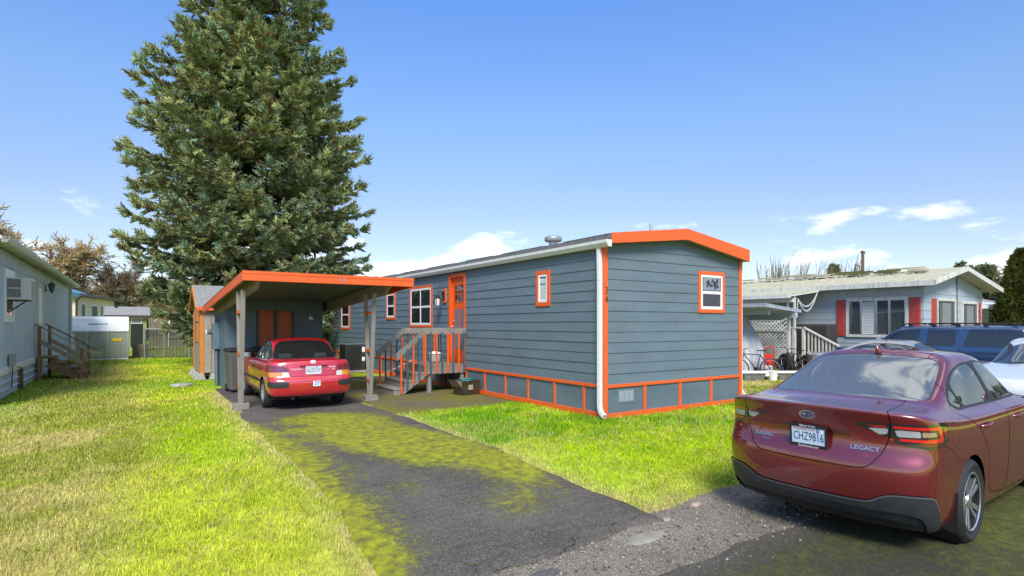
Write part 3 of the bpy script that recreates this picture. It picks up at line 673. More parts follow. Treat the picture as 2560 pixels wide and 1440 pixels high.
# a dark pattern of cut-out leaves hung behind the upper pane
CUT = mat('dark_cutout', (.03, .032, .036), .6); PALE = mat('pale_backing', (.24, .26, .31), .5, var=.15)
pb('curtain', 'g', 2.745, 3.295, .0205, .0222, 2.43, 2.70, PALE, gw)
mb = MB()
for cx, cz, rx, rz, an in ((2.90, 2.60, .06, .035, .4), (2.96, 2.55, .07, .03, -.5), (3.04, 2.62, .05, .03, .9), (3.12, 2.56, .05, .075, .2), (3.20, 2.62, .035, .06, -.3), (3.02, 2.52, .045, .025, .2), (3.15, 2.49, .05, .03, .8), (2.88, 2.53, .03, .05, .2), (3.22, 2.52, .03, .05, .5)):
    n = 9; ps = [(cx + rx * math.cos(6.283 * i / n) * math.cos(an) - rz * math.sin(6.283 * i / n) * math.sin(an), cz + rx * math.cos(6.283 * i / n) * math.sin(an) + rz * math.sin(6.283 * i / n) * math.cos(an)) for i in range(n)]
    mb.prism(ps, 'y', -.0226 - .0002 * len(mb.v) / 18, -.0221)
mb.build('cutout', CUT, gw)
pb('curtain', 'g', 2.76, 3.28, .0250 - .004, .0222, 2.07, 2.345, mat('dark_sheer', (.06, .055, .075), .6, var=.3, scale=20), gw)
# front door, set back in its orange frame
df = MB(); pbox(df, 's', DOOR0, DOOR0 + .075, -.09, .034, .64, 3.045); pbox(df, 's', DOOR1 - .075, DOOR1, -.09, .034, .64, 3.045); pbox(df, 's', DOOR0 + .0755, DOOR1 - .0755, -.09, .0335, 2.955, 3.045)
df.build('door_frame', DOORO, home, .004)
pb('threshold', 's', DOOR0 + .02, DOOR1 - .02, -.09, .03, .62, .69, DKMET, home)
d0, d1 = DOOR0 + .078, DOOR1 - .078
dr = pb('door', 's', d0, d1, -.094, -.055, .70, 2.952, DOORO, home)
w3 = (d1 - d0 - .30) / 3
for i in range(3):
    for j in range(2):
        u = d0 + .13 + i * (w3 + .02); zz = 2.30 + j * .235
        pb('pane', 's', u, u + w3, -.056, -.052, zz, zz + .215, WGLASS, dr)
lf = MB(); pbox(lf, 's', d0 + .10, d1 - .10, -.056, -.048, 2.275, 2.298); pbox(lf, 's', d0 + .10, d1 - .10, -.056, -.048, 2.752, 2.78)
for i in range(4): u = d0 + .108 + i * (w3 + .02); pbox(lf, 's', u, u + .02, -.056, -.0485, 2.298, 2.752)
pbox(lf, 's', d0 + .128, d1 - .128, -.056, -.047, 2.516, 2.534)
lf.build('lite_frame', DOORO, dr)
PANELG = mat('grey_blue_door_panel', (.15, .165, .20), .45, var=.06)
for u in (d0 + .11, d0 + .41): pb('panel', 's', u, u + .235, -.056, -.052, 1.05, 2.12, PANELG, dr)
MB().lathe([(.028, 0), (.028, .012), (.012, .02), (.012, .05), (.03, .06), (.033, .08), (.02, .095), (0, .097)], 16, (.055, d1 - .07, 1.64), 'x').build('door_knob', SATIN, dr, smooth=50).scale.x = 1
for o in dr.children:
    if o.name.startswith('door_knob'): o.data.transform(Matrix.Translation((.055, 0, 0)) @ Matrix.Diagonal((-1, 1, 1, 1)) @ Matrix.Translation((-.055, 0, 0))); o.data.flip_normals()
MB().lathe([(0, 0), (.026, .0), (.03, .02), (.03, .03)], 16, (.023, d1 - .07, 1.80), 'x').build('deadbolt', SATIN, dr, smooth=50)
# wall lamp left of the door
MB().box((-.05, 6.23, 2.30), (-.012, 6.43, 2.68)).build('lamp_board', ORANGE, home, .004)
lm = MB(); lm.box((-.075, 6.28, 2.38), (-.0505, 6.38, 2.62)); lm.tube([(-.07, 6.33, 2.52), (-.14, 6.33, 2.60), (-.22, 6.33, 2.62), (-.24, 6.33, 2.57)], .012, 8)
lm.lathe([(.0, .18), (.02, .17), (.03, .10), (.085, .05), (.10, .03), (.095, .02)], 8, (-.24, 6.33, 2.40)); lm.lathe([(.075, -.20), (.04, -.215), (0, -.22)], 8, (-.24, 6.33, 2.42))
for i in range(4):
    a = math.pi / 4 + i * math.pi / 2; lm.bar((-.24 + .092 * math.cos(a), 6.33 + .092 * math.sin(a), 2.43), (-.24 + .066 * math.cos(a), 6.33 + .066 * math.sin(a), 2.21), .012, .012)
wl = lm.build('wall_lamp', BLACK, home, smooth=40)
MB().lathe([(.055, -.2), (.08, .01), (.0, .012)], 8, (-.24, 6.33, 2.42)).build('lamp_glass', mat('frosted_glass', (.75, .75, .72), .3), wl, smooth=50)
# crawl space vent with louvres
vt = pb('skirt_vent', 'g', .34, .735, -.003, .008, .265, .49, mat('grey_vent', (.22, .27, .30), .5), home)
for i in range(3):
    for j in range(9): pb('louvre', 'g', .365 + i * .12, .365 + i * .12 + .09, .0085, .016, .29 + j * .02, .29 + j * .02 + .011, mat('pale_louvre', (.42, .46, .48), .5), vt)
# house number painted on the corner board
NUM = mat('black_numeral', (.012, .012, .012), .5)
text('3', .20, NUM, home, frame_m((.010, -.036, 2.32), (1, 0, 0), (0, 0, 1)), 'house_number', .0012, .8)
text('4', .20, NUM, home, frame_m((.010, -.036, 2.16), (1, 0, 0), (0, 0, 1)), 'house_number', .0012, .8)

# ------------------------------------------------------------------ porch stairs
st = thing('porch_stairs', 'grey wooden porch steps with orange and blue balusters at the front door', 'stairs', (0, 0, 0))
YN, YF, XE, DT = 5.15, 6.42, -1.12, .70
for i in range(8):
    x0 = -.035 - .136 * (i + 1); MB().box((x0 + .004, YN - .015, DT - .035), (x0 + .132, YF + .015, DT + rr.uniform(-.001, .002))).build('deck_board', GREYW, st, .004)
box('rim_board', (XE + .002, YN - .01, DT - .22), (-.04, YN + .03, DT - .036), GREYW, st); box('rim_board', (XE + .002, YF - .03, DT - .22), (-.04, YF + .01, DT - .036), GREYW, st)
box('rim_board', (XE + .001, YN + .031, DT - .22), (XE + .04, YF - .031, DT - .036), GREYW, st)
for i in range(3):
    zt = DT - .175 * (i + 1); x1 = XE - .275 * i; x0 = x1 - .29
    MB().box((x0 - .02, YN - .012, zt - .04), (x1 - .002, YF + .012, zt)).build('tread', GREYW, st, .004)
    MB().box((x0 + .0, YN + .002, zt - .175), (x0 + .022, YF - .002, zt - .0405)).build('riser', GREYW, st)
for y in (YN + .004, YF - .042):
    MB().prism([(XE, DT - .04), (XE - .02, DT - .21), (XE - .29, DT - .2155), (XE - .30, DT - .39), (XE - .57, DT - .3905), (XE - .585, DT - .565), (XE - .845, DT - .566), (XE - .85, .0), (XE - .62, .0), (XE + .04, DT - .24)], 'y', y, y + .038).build('stringer', GREYW, st)
for x, y in ((-1.06, YN + .04), (-1.06, YF - .13), (-.14, YN + .04), (-.14, YF - .13)):
    box('post', (x, y, .0), (x + .09, y + .09, DT - .222), GREYW, st, .004)
for y, nf in ((YN - .055, -1), (YF + .017, 1)):
    yb = y; zt = 1.615
    MB().box((XE - .06, yb, zt - .15), (-.03, yb + .038, zt)).build('hand_rail', GREYW, st, .004)
    MB().poly([(XE - .062, yb + .0, zt - .15), (XE - .062, yb, zt), (XE - .80, yb, zt - .60), (XE - .80, yb, zt - .78),
               (XE - .062, yb + .038, zt - .15), (XE - .062, yb + .038, zt), (XE - .80, yb + .038, zt - .60), (XE - .80, yb + .038, zt - .78)],
              [(0, 1, 2, 3), (7, 6, 5, 4), (0, 4, 5, 1), (1, 5, 6, 2), (2, 6, 7, 3), (3, 7, 4, 0)]).build('hand_rail', GREYW, st)
    yo = y - .0365 if nf < 0 else y + .0385
    for i in range(12):
        x = -.105 - i * .155
        if x > XE - .03: zb, ztop = DT - .20, zt - .10
        else: t = (XE - x); zb = DT - .22 - .62 * t; ztop = zt - .06 - .81 * t
        MB().box((x - .019, yo, max(zb, .02)), (x + .019, yo + .035, ztop)).build('baluster', BLUEP if i % 2 == 0 else ORANGE, st, .003)

# ------------------------------------------------------------------ carport with its storage room
cp = thing('carport', 'low sloping carport with orange fascia and grey twin posts over the red car', 'carport')
YB0, YB1 = 4.0, 11.4
rz_ = lambda y: 2.70 - .066 * (y - YB0)           # top of the roof deck
XA, XB = -5.42, -1.98
# corrugated roof sheets, ribs running front to back
sheets = np.arange(XA, XB - .01, .86)
for i, x0 in enumerate(sheets):
    x1 = min(x0 + .862, XB); n = 33; xs = np.linspace(x0, x1, n); ph = (xs - XA) / .215
    zz = .022 * np.clip(np.cos(2 * np.pi * ph) * 1.6 - .5, 0, 1)
    V = []; F = []
    for y in (YB0 - .03, YB1 + .04):
        for lift in (0, -.004): V += [(x, y, rz_(y) + .012 + q + lift + .0015 * (i % 2)) for x, q in zip(xs, zz)]
    F += [(j, j + 1, 2 * n + j + 1, 2 * n + j) for j in range(n - 1)] + [(n + j + 1, n + j, 3 * n + j, 3 * n + j + 1) for j in range(n - 1)] + [(j + 1, j, n + j, n + j + 1) for j in range(n - 1)]
    me = bpy.data.meshes.new('roof_sheet'); me.from_pydata(V, [], F); me.shade_smooth(); me.set_sharp_from_angle(angle=R(50)); link('roof_sheet', me, mat('brown_metal_roof', (.17, .12, .08), .55, var=.3, scale=3), cp)
def slab(name, x0, x1, y0, y1, zo0, zo1, m, parent=cp, bevel=0):
    MB_ = MB().poly([(x0, y0, rz_(y0) + zo0), (x1, y0, rz_(y0) + zo0), (x1, y1, rz_(y1) + zo0), (x0, y1, rz_(y1) + zo0), (x0, y0, rz_(y0) + zo1), (x1, y0, rz_(y0) + zo1), (x1, y1, rz_(y1) + zo1), (x0, y1, rz_(y1) + zo1)],
                    [(0, 3, 2, 1), (4, 5, 6, 7), (0, 1, 5, 4), (1, 2, 6, 5), (2, 3, 7, 6), (3, 0, 4, 7)])
    return MB_.build(name, m, parent, bevel)
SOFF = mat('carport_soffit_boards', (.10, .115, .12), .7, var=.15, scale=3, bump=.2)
for i in range(13):                                                    # deck boards under the metal, seen from below
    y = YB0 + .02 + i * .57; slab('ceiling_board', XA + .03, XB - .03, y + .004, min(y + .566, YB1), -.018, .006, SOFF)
slab('fascia', XA, XB, YB0 - .035, YB0, -.165, .012, ORANGE, bevel=.003)
slab('fascia_cap', XA - .004, XB + .004, YB0 - .042, YB0 - .02, -.035, .020, ORANGE)
slab('fascia', XA - .001, XA + .034, YB0 + .001, YB1, -.165, .012, ORANGE, bevel=.003)
slab('fascia', XB - .034, XB + .001, YB0 + .001, YB1, -.165, .012, ORANGE)
for xb in (-5.15, -2.46):                                              # two main beams with snipped front ends
    y0 = YB0 + .09; mb = MB()
    prof = [(y0, -.02), (y0, -.075), (y0 + .42, -.27), (YB1 - .1, -.27), (YB1 - .1, -.02)]
    pts = [(x, y, rz_(y) + zo) for x in (xb, xb + .085) for y, zo in prof]; n = 5
    mb.poly(pts, [tuple(range(n)), tuple(range(n, 2 * n))[::-1]] + [(i, n + i, n + (i + 1) % n, (i + 1) % n) for i in range(n)]).build('beam', GREYP, cp, .004)
    box('beam_end', (xb + .001, y0 - .006, rz_(y0) - .071), (xb + .084, y0 - .0005, rz_(y0) - .022), WHITE, cp)
for xb, yp in ((-5.36, 4.90), (-2.74, 4.74)):
    t = rz_(yp) - .27; xm = xb + .04
    for d in (-1, 1):                                                 # two legs closing to a narrow V at the foot
        a = Vector((xm, yp + d * .045, .12)); b = Vector((xm, yp + d * .30, t + .02))
        MB().bar(a, b, .085, .04, up=(0, 1, 0)).build('post', GREYP, cp, .003)
    for f in (.12, .42, .80): 
        zq = .17 + (t - .17) * f; hw = .045 + .255 * f
        box('spacer_block', (xm - .046, yp - hw + .021, zq), (xm + .046, yp + hw - .021, zq + .06), ORANGE, cp)
    MB().poly([(xm - .14, yp - .15, -.02), (xm + .15, yp - .15, -.02), (xm + .15, yp + .15, -.02), (xm - .14, yp + .15, -.02), (xm - .13, yp - .14, .13), (xm + .14, yp - .14, .13), (xm + .14, yp + .14, .13), (xm - .13, yp + .14, .13)],
              [(0, 3, 2, 1), (4, 5, 6, 7), (0, 1, 5, 4), (1, 2, 6, 5), (2, 3, 7, 6), (3, 0, 4, 7)]).build('footing', mat('painted_concrete', (.22, .205, .175), .8, var=.15, bump=.3), cp, .008)
# storage room
SF = 8.95
wl_ = lambda y: rz_(y) - .02
for nm, x0, x1, y0, y1 in (('room_wall', -5.04, -2.68, 11.22, 11.3), ('room_wall', -5.12, -4.36, SF, SF + .08), ('room_wall', -3.40, -2.60, SF, SF + .08), ('room_wall', -5.12, -5.05, SF + .081, 11.3), ('room_wall', -2.67, -2.60, SF + .081, 11.3)):
    MB().poly([(x0, y0, .0), (x1, y0, .0), (x1, y1, .0), (x0, y1, .0), (x0, y0, wl_(y0)), (x1, y0, wl_(y0)), (x1, y1, wl_(y1)), (x0, y1, wl_(y1))], [(0, 3, 2, 1), (4, 5, 6, 7), (0, 1, 5, 4), (1, 2, 6, 5), (2, 3, 7, 6), (3, 0, 4, 7)]).build(nm, BLUES, cp)
box('room_wall', (-4.36, SF + .002, 2.10), (-3.40, SF + .078, wl_(SF)), BLUES, cp)
for x0 in (-4.345, -3.875):
    dd = box('room_door', (x0, SF - .012, .12), (x0 + .46, SF + .02, 2.09), DOORR, cp, .004)
    for fx in (0, .41): box('stile', (x0 + fx, SF - .026, .13), (x0 + fx + .05, SF - .0125, 2.08), mat('dark_olive_trim', (.08, .075, .05), .6), dd)
ldr = MB().lathe([(.0, .12), (.05, .12), (.055, .09), (.05, .07)], 12, (-2.95, SF - .1, 1.86)).build('globe_lamp', mat('lamp_cap', (.35, .12, .06), .5), cp, smooth=50)
MB().lathe([(0, -.02), (.05, 0), (.075, .04), (.05, .085), (.0, .09)], 16, (-2.95, SF - .1, 1.84)).build('globe', mat('white_globe', (.75, .74, .68), .25), ldr, smooth=50)
MB().box((-2.975, SF - .09, 1.92), (-2.925, SF, 1.96)).build('bracket', DKMET, ldr)
# electric meter and its conduits on the room's side wall
mt = box('meter_box', (-5.30, 10.0, 1.02), (-5.121, 10.36, 1.74), BLUES, cp, .01)
MB().lathe([(0, -.12), (.07, -.11), (.085, -.02), (.085, .0)], 14, (-5.30, 10.18, 1.50), 'x').build('meter', mat('meter_glass', (.10, .11, .12), .15), mt, smooth=50)
box('meter_cap', (-5.46, 10.13, 1.46), (-5.425, 10.23, 1.56), WHITE, mt)
box('backplate', (-5.16, 10.40, .95), (-5.121, 10.62, 1.84), BLUES, mt)
for y, r in ((10.10, .04), (10.22, .03), (10.30, .03)): MB().tube([(-5.20, y, 1.019), (-5.19, y, .0)], r, 10).build('conduit', BLUES, mt, smooth=50)
# number on the carport fascia
GNUM = mat('grey_numeral', (.30, .27, .30), .5)
for i, ch in enumerate('34'): text(ch, .13, GNUM, cp, frame_m((-3.60 + i * .085, YB0 - .0375, rz_(YB0) - .088), (1, 0, -.03 - .04 * i), (.03, 0, 1)), 'house_number', .0015)
# ------------------------------------------------------------------ cars: a smooth shell from lofted rings, cut into panels, panes and lamps
def bs_basis(n, k):
    t = np.linspace(0, n - 1, (n - 1) * k + 1); B = np.zeros((len(t), n + 2))
    for r, x in enumerate(t):
        i = min(int(x), n - 2); u = x - i
        w = np.array([(1 - u) ** 3, 3 * u ** 3 - 6 * u ** 2 + 4, -3 * u ** 3 + 3 * u ** 2 + 3 * u + 1, u ** 3]) / 6
        B[r, i:i + 4] += w
    return B                                        # columns: phantom, 0..n-1, phantom
def ring(sr, sf, W, z, bow=.06, bowf=.14, wp=.02, cr=1.):
    Ln = sf - sr; sc = min(1., Ln / 3.); off = min(.75, .27 * Ln)
    zs = np.array(z if isinstance(z, (list, tuple)) else [(0, z), (1, z)], float)
    cols = [(sr, 0), (sr + .10 * bow, .36), (sr + .42 * bow, .68), (sr + bow, .88), (sr + bow + .08 * cr * sc, .957), (sr + bow + .24 * cr * sc, .985)]
    a, b = sr + max(off, bow + .3 * sc), sf - max(off, bowf + .35 * sc)
    cols += [(a + (b - a) * i / 6, 1. - wp * (2 * i / 6 - 1) ** 2) for i in range(7)]
    cols += [(sf - bowf - .28 * sc, .965), (sf - bowf - .10 * sc, .90), (sf - bowf, .80), (sf - .35 * bowf, .48), (sf, 0)]
    out = []
    for s, w in cols:
        zz = np.interp(s, zs[:, 0], zs[:, 1]) if isinstance(z, (list, tuple)) else z
        out.append((s, w * W, zz))
    return out
class Shell:
    def __init__(s, rings, ku=10, kv=8, qrow=7):
        G = np.array(rings, float); nv, nu = G.shape[:2]; s.nu = nu
        Bu = bs_basis(nu, ku); Bv = bs_basis(nv, kv)
        def ext_u(A, odd):
            f = -1 if odd else 1
            return np.concatenate([f * A[:, 1:2], A, f * A[:, -2:-1]], 1)
        X = [ext_u(G[:, :, c], c == 1) @ Bu.T for c in range(3)]
        Y = []
        for A in X:
            E = np.concatenate([2 * A[:1] - A[1:2], A, 2 * A[-1:] - A[-2:-1]], 0); Y.append(Bv @ E)
        P = np.stack(Y, 2); P[:, :, 1] = np.maximum(P[:, :, 1], 0)
        du = np.gradient(P, axis=1); dv = np.gradient(P, axis=0); N = np.cross(du, dv); N /= np.linalg.norm(N, axis=2, keepdims=True) + 1e-12
        if N[len(N) // 4, len(N[0]) // 2, 1] < 0: N = -N
        row = P[qrow * kv]; q = np.concatenate([[0], np.cumsum(np.linalg.norm(np.diff(row, axis=0), axis=1))])
        Q = np.repeat(q[None], P.shape[0], 0)
        s.P = np.concatenate([P, N, Q[:, :, None]], 2).reshape(-1, 7)
        a, b = P.shape[:2]; i, j = np.meshgrid(np.arange(a - 1), np.arange(b - 1), indexing='ij'); k = (i * b + j).ravel()
        s.T = np.concatenate([np.stack([k, k + 1, k + b + 1], 1), np.stack([k, k + b + 1, k + b], 1)])
        s.mesh = (s.P, s.T)
        s.qs = lambda ss_: float(np.interp(ss_, row[:, 0][len(row) // 6:], q[len(row) // 6:]))
    def at(s, q, z, zmin=None):                       # surface point and normal at unrolled (q,z)
        d = (s.P[:, 6] - q) ** 2 + (s.P[:, 2] - z) ** 2; i = int(np.argmin(d)); return s.P[i, :3], s.P[i, 3:6]
def split(m, f):
    """cut a triangle mesh along f = 0; returns (f<0 part, f>=0 part)"""
    P, T = m; fv = f(P); ins = fv[T] < 0; n = ins.sum(1); newP = [P]; base = len(P); Tin = [T[n == 3]]; Tout = [T[n == 0]]
    for cnt in (1, 2):
        t = T[n == cnt]
        if not len(t): continue
        s_ = (fv[t] < 0) if cnt == 1 else (fv[t] >= 0); r = np.argmax(s_, 1)
        t = np.stack([t[np.arange(len(t)), (r + i) % 3] for i in range(3)], 1)
        f0, f1, f2 = fv[t[:, 0]], fv[t[:, 1]], fv[t[:, 2]]
        a = (f0 / (f0 - f1))[:, None]; b = (f0 / (f0 - f2))[:, None]
        pa = P[t[:, 0]] * (1 - a) + P[t[:, 1]] * a; pb_ = P[t[:, 0]] * (1 - b) + P[t[:, 2]] * b
        ia = base + np.arange(len(t)); ib = ia + len(t); base += 2 * len(t); newP += [pa, pb_]
        tri = np.stack([t[:, 0], ia, ib], 1); quad = np.concatenate([np.stack([ia, t[:, 1], t[:, 2]], 1), np.stack([ia, t[:, 2], ib], 1)])
        (Tin if cnt == 1 else Tout).append(tri); (Tout if cnt == 1 else Tin).append(quad)
    P = np.concatenate(newP)
    return (P, np.concatenate(Tin)), (P, np.concatenate(Tout))
def chaikin(p, n=2):
    p = np.array(p, float)
    for _ in range(n): q = np.roll(p, -1, 0); f = np.minimum(.2, .06 / (np.linalg.norm(q - p, axis=1, keepdims=True) + 1e-9)); p = np.stack([p * (1 - f) + q * f, p * f + q * (1 - f)], 1).reshape(-1, 2)
    return p
def sdf(poly, x, y):
    d = np.full(len(x), 1e9); ins = np.zeros(len(x), bool); n = len(poly)
    for i in range(n):
        ax, ay = poly[i]; bx, by = poly[(i + 1) % n]; ex, ey = bx - ax, by - ay
        t = np.clip(((x - ax) * ex + (y - ay) * ey) / (ex * ex + ey * ey + 1e-12), 0, 1)
        d = np.minimum(d, np.hypot(x - ax - t * ex, y - ay - t * ey))
        c = ((ay > y) != (by > y)) & (x < ex * (y - ay) / (by - ay + 1e-12) + ax); ins ^= c
    return np.where(ins, -d, d)
def f_side(poly, r=2, wmin=.4, zmin=None):
    pl = chaikin(poly, r) if r else np.array(poly, float)
    return lambda P: np.maximum(sdf(pl, P[:, 0], P[:, 2]), wmin - P[:, 1])
def f_unr(poly, r=2, smax=9):
    pl = chaikin(poly, r) if r else np.array(poly, float)
    return lambda P: np.maximum(sdf(pl, P[:, 6], P[:, 2]), P[:, 0] - smax)
def f_top(poly, r=2, zmin=.9):
    pl = chaikin(poly, r) if r else np.array(poly, float)
    return lambda P: np.maximum(sdf(pl, P[:, 0], P[:, 1]), zmin - P[:, 2])
def grow(f, e): return lambda P: f(P) - e
def emit(name, m, material, parent, side='B', off=0.):
    P, T = m
    if not len(T): return None
    u, inv = np.unique(T.ravel(), return_inverse=True); P = P[u]; T = inv.reshape(-1, 3)
    Vs, Ns, Fs = [], [], []; b = 0
    for sg in ((-1,) if side == 'R' else (1,) if side == 'L' else (-1, 1)):
        N = P[:, 3:6] * [1, sg, 1]; V = P[:, :3] * [1, sg, 1] + N * off
        t = T.copy(); fn = np.cross(V[t[:, 1]] - V[t[:, 0]], V[t[:, 2]] - V[t[:, 0]]); fl = (fn * N[t[:, 0]]).sum(1) < 0
        t[fl] = t[fl][:, ::-1]; Vs.append(V); Ns.append(N); Fs.append(t + b); b += len(V)
    F = np.concatenate(Fs); V = np.concatenate(Vs); N = np.concatenate(Ns)
    ar = np.linalg.norm(np.cross(V[F[:, 1]] - V[F[:, 0]], V[F[:, 2]] - V[F[:, 0]]), axis=1); F = F[ar > 1e-9]
    N = N / (np.linalg.norm(N, axis=1, keepdims=True) + 1e-9)
    return np_mesh(name, V, F, material, parent, smooth=True, normals=N)
def car_glass(name, tint, ior=1.6, dif=.0, dc=(.5, .5, .5)):
    m = bpy.data.materials.new(name); m.use_nodes = True; t = m.node_tree; t.nodes.clear(); N = t.nodes.new; L = t.links.new
    tr = N('ShaderNodeBsdfTransparent'); tr.inputs[0].default_value = (*tint, 1); gl = N('ShaderNodeBsdfGlossy'); gl.inputs['Roughness'].default_value = .015; gl.inputs[0].default_value = (.95, 1, 1, 1)
    fr = N('ShaderNodeFresnel'); fr.inputs[0].default_value = ior; mx = N('ShaderNodeMixShader'); o = N('ShaderNodeOutputMaterial')
    L(fr.outputs[0], mx.inputs[0]); L(gl.outputs[0], mx.inputs[2])
    if dif > 0:                                       # pale sky reflection painted in as an even grey film on the pane
        d = N('ShaderNodeBsdfDiffuse'); d.inputs[0].default_value = (*dc, 1); m2 = N('ShaderNodeMixShader'); m2.inputs[0].default_value = dif
        L(tr.outputs[0], m2.inputs[1]); L(d.outputs[0], m2.inputs[2]); L(m2.outputs[0], mx.inputs[1])
    else: L(tr.outputs[0], mx.inputs[1])
    L(mx.outputs[0], o.inputs[0]); return m
GL_L = car_glass('tinted_car_glass', (.30, .33, .33), 2.5, .06)
GL_R = car_glass('rear_car_glass', (.26, .30, .30), 2.6, .16, (.55, .58, .57))
GL_D = car_glass('dark_car_glass', (.05, .055, .055), 1.9, .03)
def paint(name, c, metal=.35, fl=.25): return mat(name, c, .38, metal=metal, coat=1., coatrough=.025, fleck=fl, var=.04, scale=1.5)
def wheel(car, s, w, r, rim_r, width, style, sg, tint=None, rz=.0):
    """sg -1: right side (outside face towards -y)"""
    wd = width; y0 = sg * w; inn = y0 - sg * wd
    prof = [(rim_r, 0), (rim_r + .012, 0.006), (r * .86, -.012), (r * .955, .012), (r * .99, .035), (r, .06), (r, wd - .06), (r * .98, wd - .03), (r * .9, wd), (rim_r, wd)]
    mb = MB(); mb.lathe([(a, y0 - sg * h) for a, h in prof], 48, (s, 0, r - .004), 'y', False)
    for k in range(3):                                # tread grooves
        h = .075 + k * (wd - .15) / 2; mb.lathe([(r + .0005, y0 - sg * (h - .004)), (r - .006, y0 - sg * h), (r + .0005, y0 - sg * (h + .004))], 40, (s, 0, r - .004), 'y', False)
    W = mb.build('wheel', TYRE, car, smooth=35)
    zc = r - .004
    rim = MB().lathe([(rim_r + .002, y0 - sg * .004), (rim_r - .006, y0 - sg * .001), (rim_r - .02, y0 - sg * .012), (rim_r - .03, y0 - sg * .10), (.07, y0 - sg * .12), (0, y0 - sg * .12)], 40, (s, 0, zc), 'y', False).build('rim', tint or (mat('dark_rim', (.03, .03, .032), .45, metal=.5)), W, smooth=40)
    def P(rad, a, d): return (s + rad * math.cos(a), y0 - sg * d, zc + rad * math.sin(a))
    if style == 'twist':
        for k in range(5):
            a0 = rz + k * 2 * math.pi / 5
            for pts in ([(.045, -.25), (.10, -.12), (rim_r - .015, .02), (rim_r - .015, .20), (.11, .16), (.05, .35)], [(.05, .42), (.115, .30), (rim_r - .015, .36), (rim_r - .015, .56), (rim_r - .09, .60), (.06, .62)]):
                n = len(pts); f = [P(q, a0 + t, .010 + .022 * (1 - q / rim_r)) for q, t in pts]; b = [P(q, a0 + t, .05) for q, t in pts]
                MB().poly(f + b, [tuple(range(n)), tuple(range(n, 2 * n))[::-1]] + [(i, n + i, n + (i + 1) % n, (i + 1) % n) for i in range(n)]).build('spoke', SATIN, rim, .002)
        MB().lathe([(rim_r + .001, y0 - sg * .0035), (rim_r - .004, y0 + sg * .0015), (rim_r - .016, y0 - sg * .006)], 48, (s, 0, zc), 'y', False).build('rim_lip', SATIN, rim, smooth=50)
        MB().lathe([(.06, y0 - sg * .035), (.05, y0 - sg * .018), (.03, y0 - sg * .014), (0, y0 - sg * .013)], 20, (s, 0, zc), 'y', False).build('hub_cap', SATIN, rim, smooth=40)
    else:
        cap = MB().lathe([(rim_r - .004, y0 - sg * .004), (rim_r * .9, y0 + sg * .004), (rim_r * .62, y0 + sg * .001), (rim_r * .5, y0 - sg * .02), (rim_r * .3, y0 - sg * .012), (0, y0 - sg * .01)], 40, (s, 0, zc), 'y', False).build('hub_cap', mat('silver_wheel_cover', (.52, .53, .53), .35, metal=.6, var=.08), rim, smooth=40)
        for k in range(12):
            a = rz + k * math.pi / 6; f = []
            for q, t in ((rim_r * .68, -.09), (rim_r * .68, .09), (rim_r * .86, .13), (rim_r * .86, -.13)): f.append(P(q, a + t, -.0045 if q > rim_r * .8 else -.004))
            b = [(x, y - sg * .012, z) for x, y, z in f]
            MB().poly(f + b, [(0, 1, 2, 3), (7, 6, 5, 4)] + [(i, 4 + i, 4 + (i + 1) % 4, (i + 1) % 4) for i in range(4)]).build('slot', BLACK, rim)
    return W
def rbox(name, lo, hi, m, parent, b=.05):
    return MB().box(lo, hi).build(name, m, parent, b, smooth=60, seg=3)
def interior(car, srow, frow, hw, zs, zh, m=SEAT, dash=None):
    rbox('floor_pan', (srow - .5, -hw - .1, .19), (frow + 1.6, hw + .1, .33), INNER, car, .02)
    rbox('rear_seat', (srow - .12, -hw, zs), (srow + .10, hw, zh), m, car, .06)
    rbox('seat_cushion', (srow + .1, -hw, zs - .1), (srow + .55, hw, zs + .1), m, car, .06)
    rbox('parcel_shelf', (srow - .55, -hw, zh - .06), (srow - .12, hw, zh - .03), INNER, car, .01)
    for y in (-.36, .36):
        rbox('front_seat', (frow, y - .25, zs), (frow + .14, y + .25, zh + .04), m, car, .06)
        rbox('headrest', (frow + .02, y - .13, zh + .06), (frow + .12, y + .13, zh + .22), m, car, .04)
        rbox('headrest', (srow - .08, y - .13, zh + .01), (srow + .02, y + .13, zh + .12), m, car, .04)
    if dash: rbox('dashboard', (dash, -hw, zs + .15), (dash + .4, hw, zs + .42), INNER, car, .05)
def surf_text(sh, car, body, q, z, size, m, name='badge', sx=1., depth=.002, off=.004, side=1):
    p, n = sh.at(abs(q), z); o = Vector((p[0], -p[1] * (1 if q > 0 else -1), p[2])); N_ = Vector((n[0], -n[1] * (1 if q > 0 else -1), n[2])).normalized()
    x = Vector((0, 0, 1)).cross(N_).normalized(); y = N_.cross(x)
    return text(body, size, m, car, frame_m(o + N_ * off, x, y), name, depth, sx)
def flat_plate(sh_p, n, w, h): pass

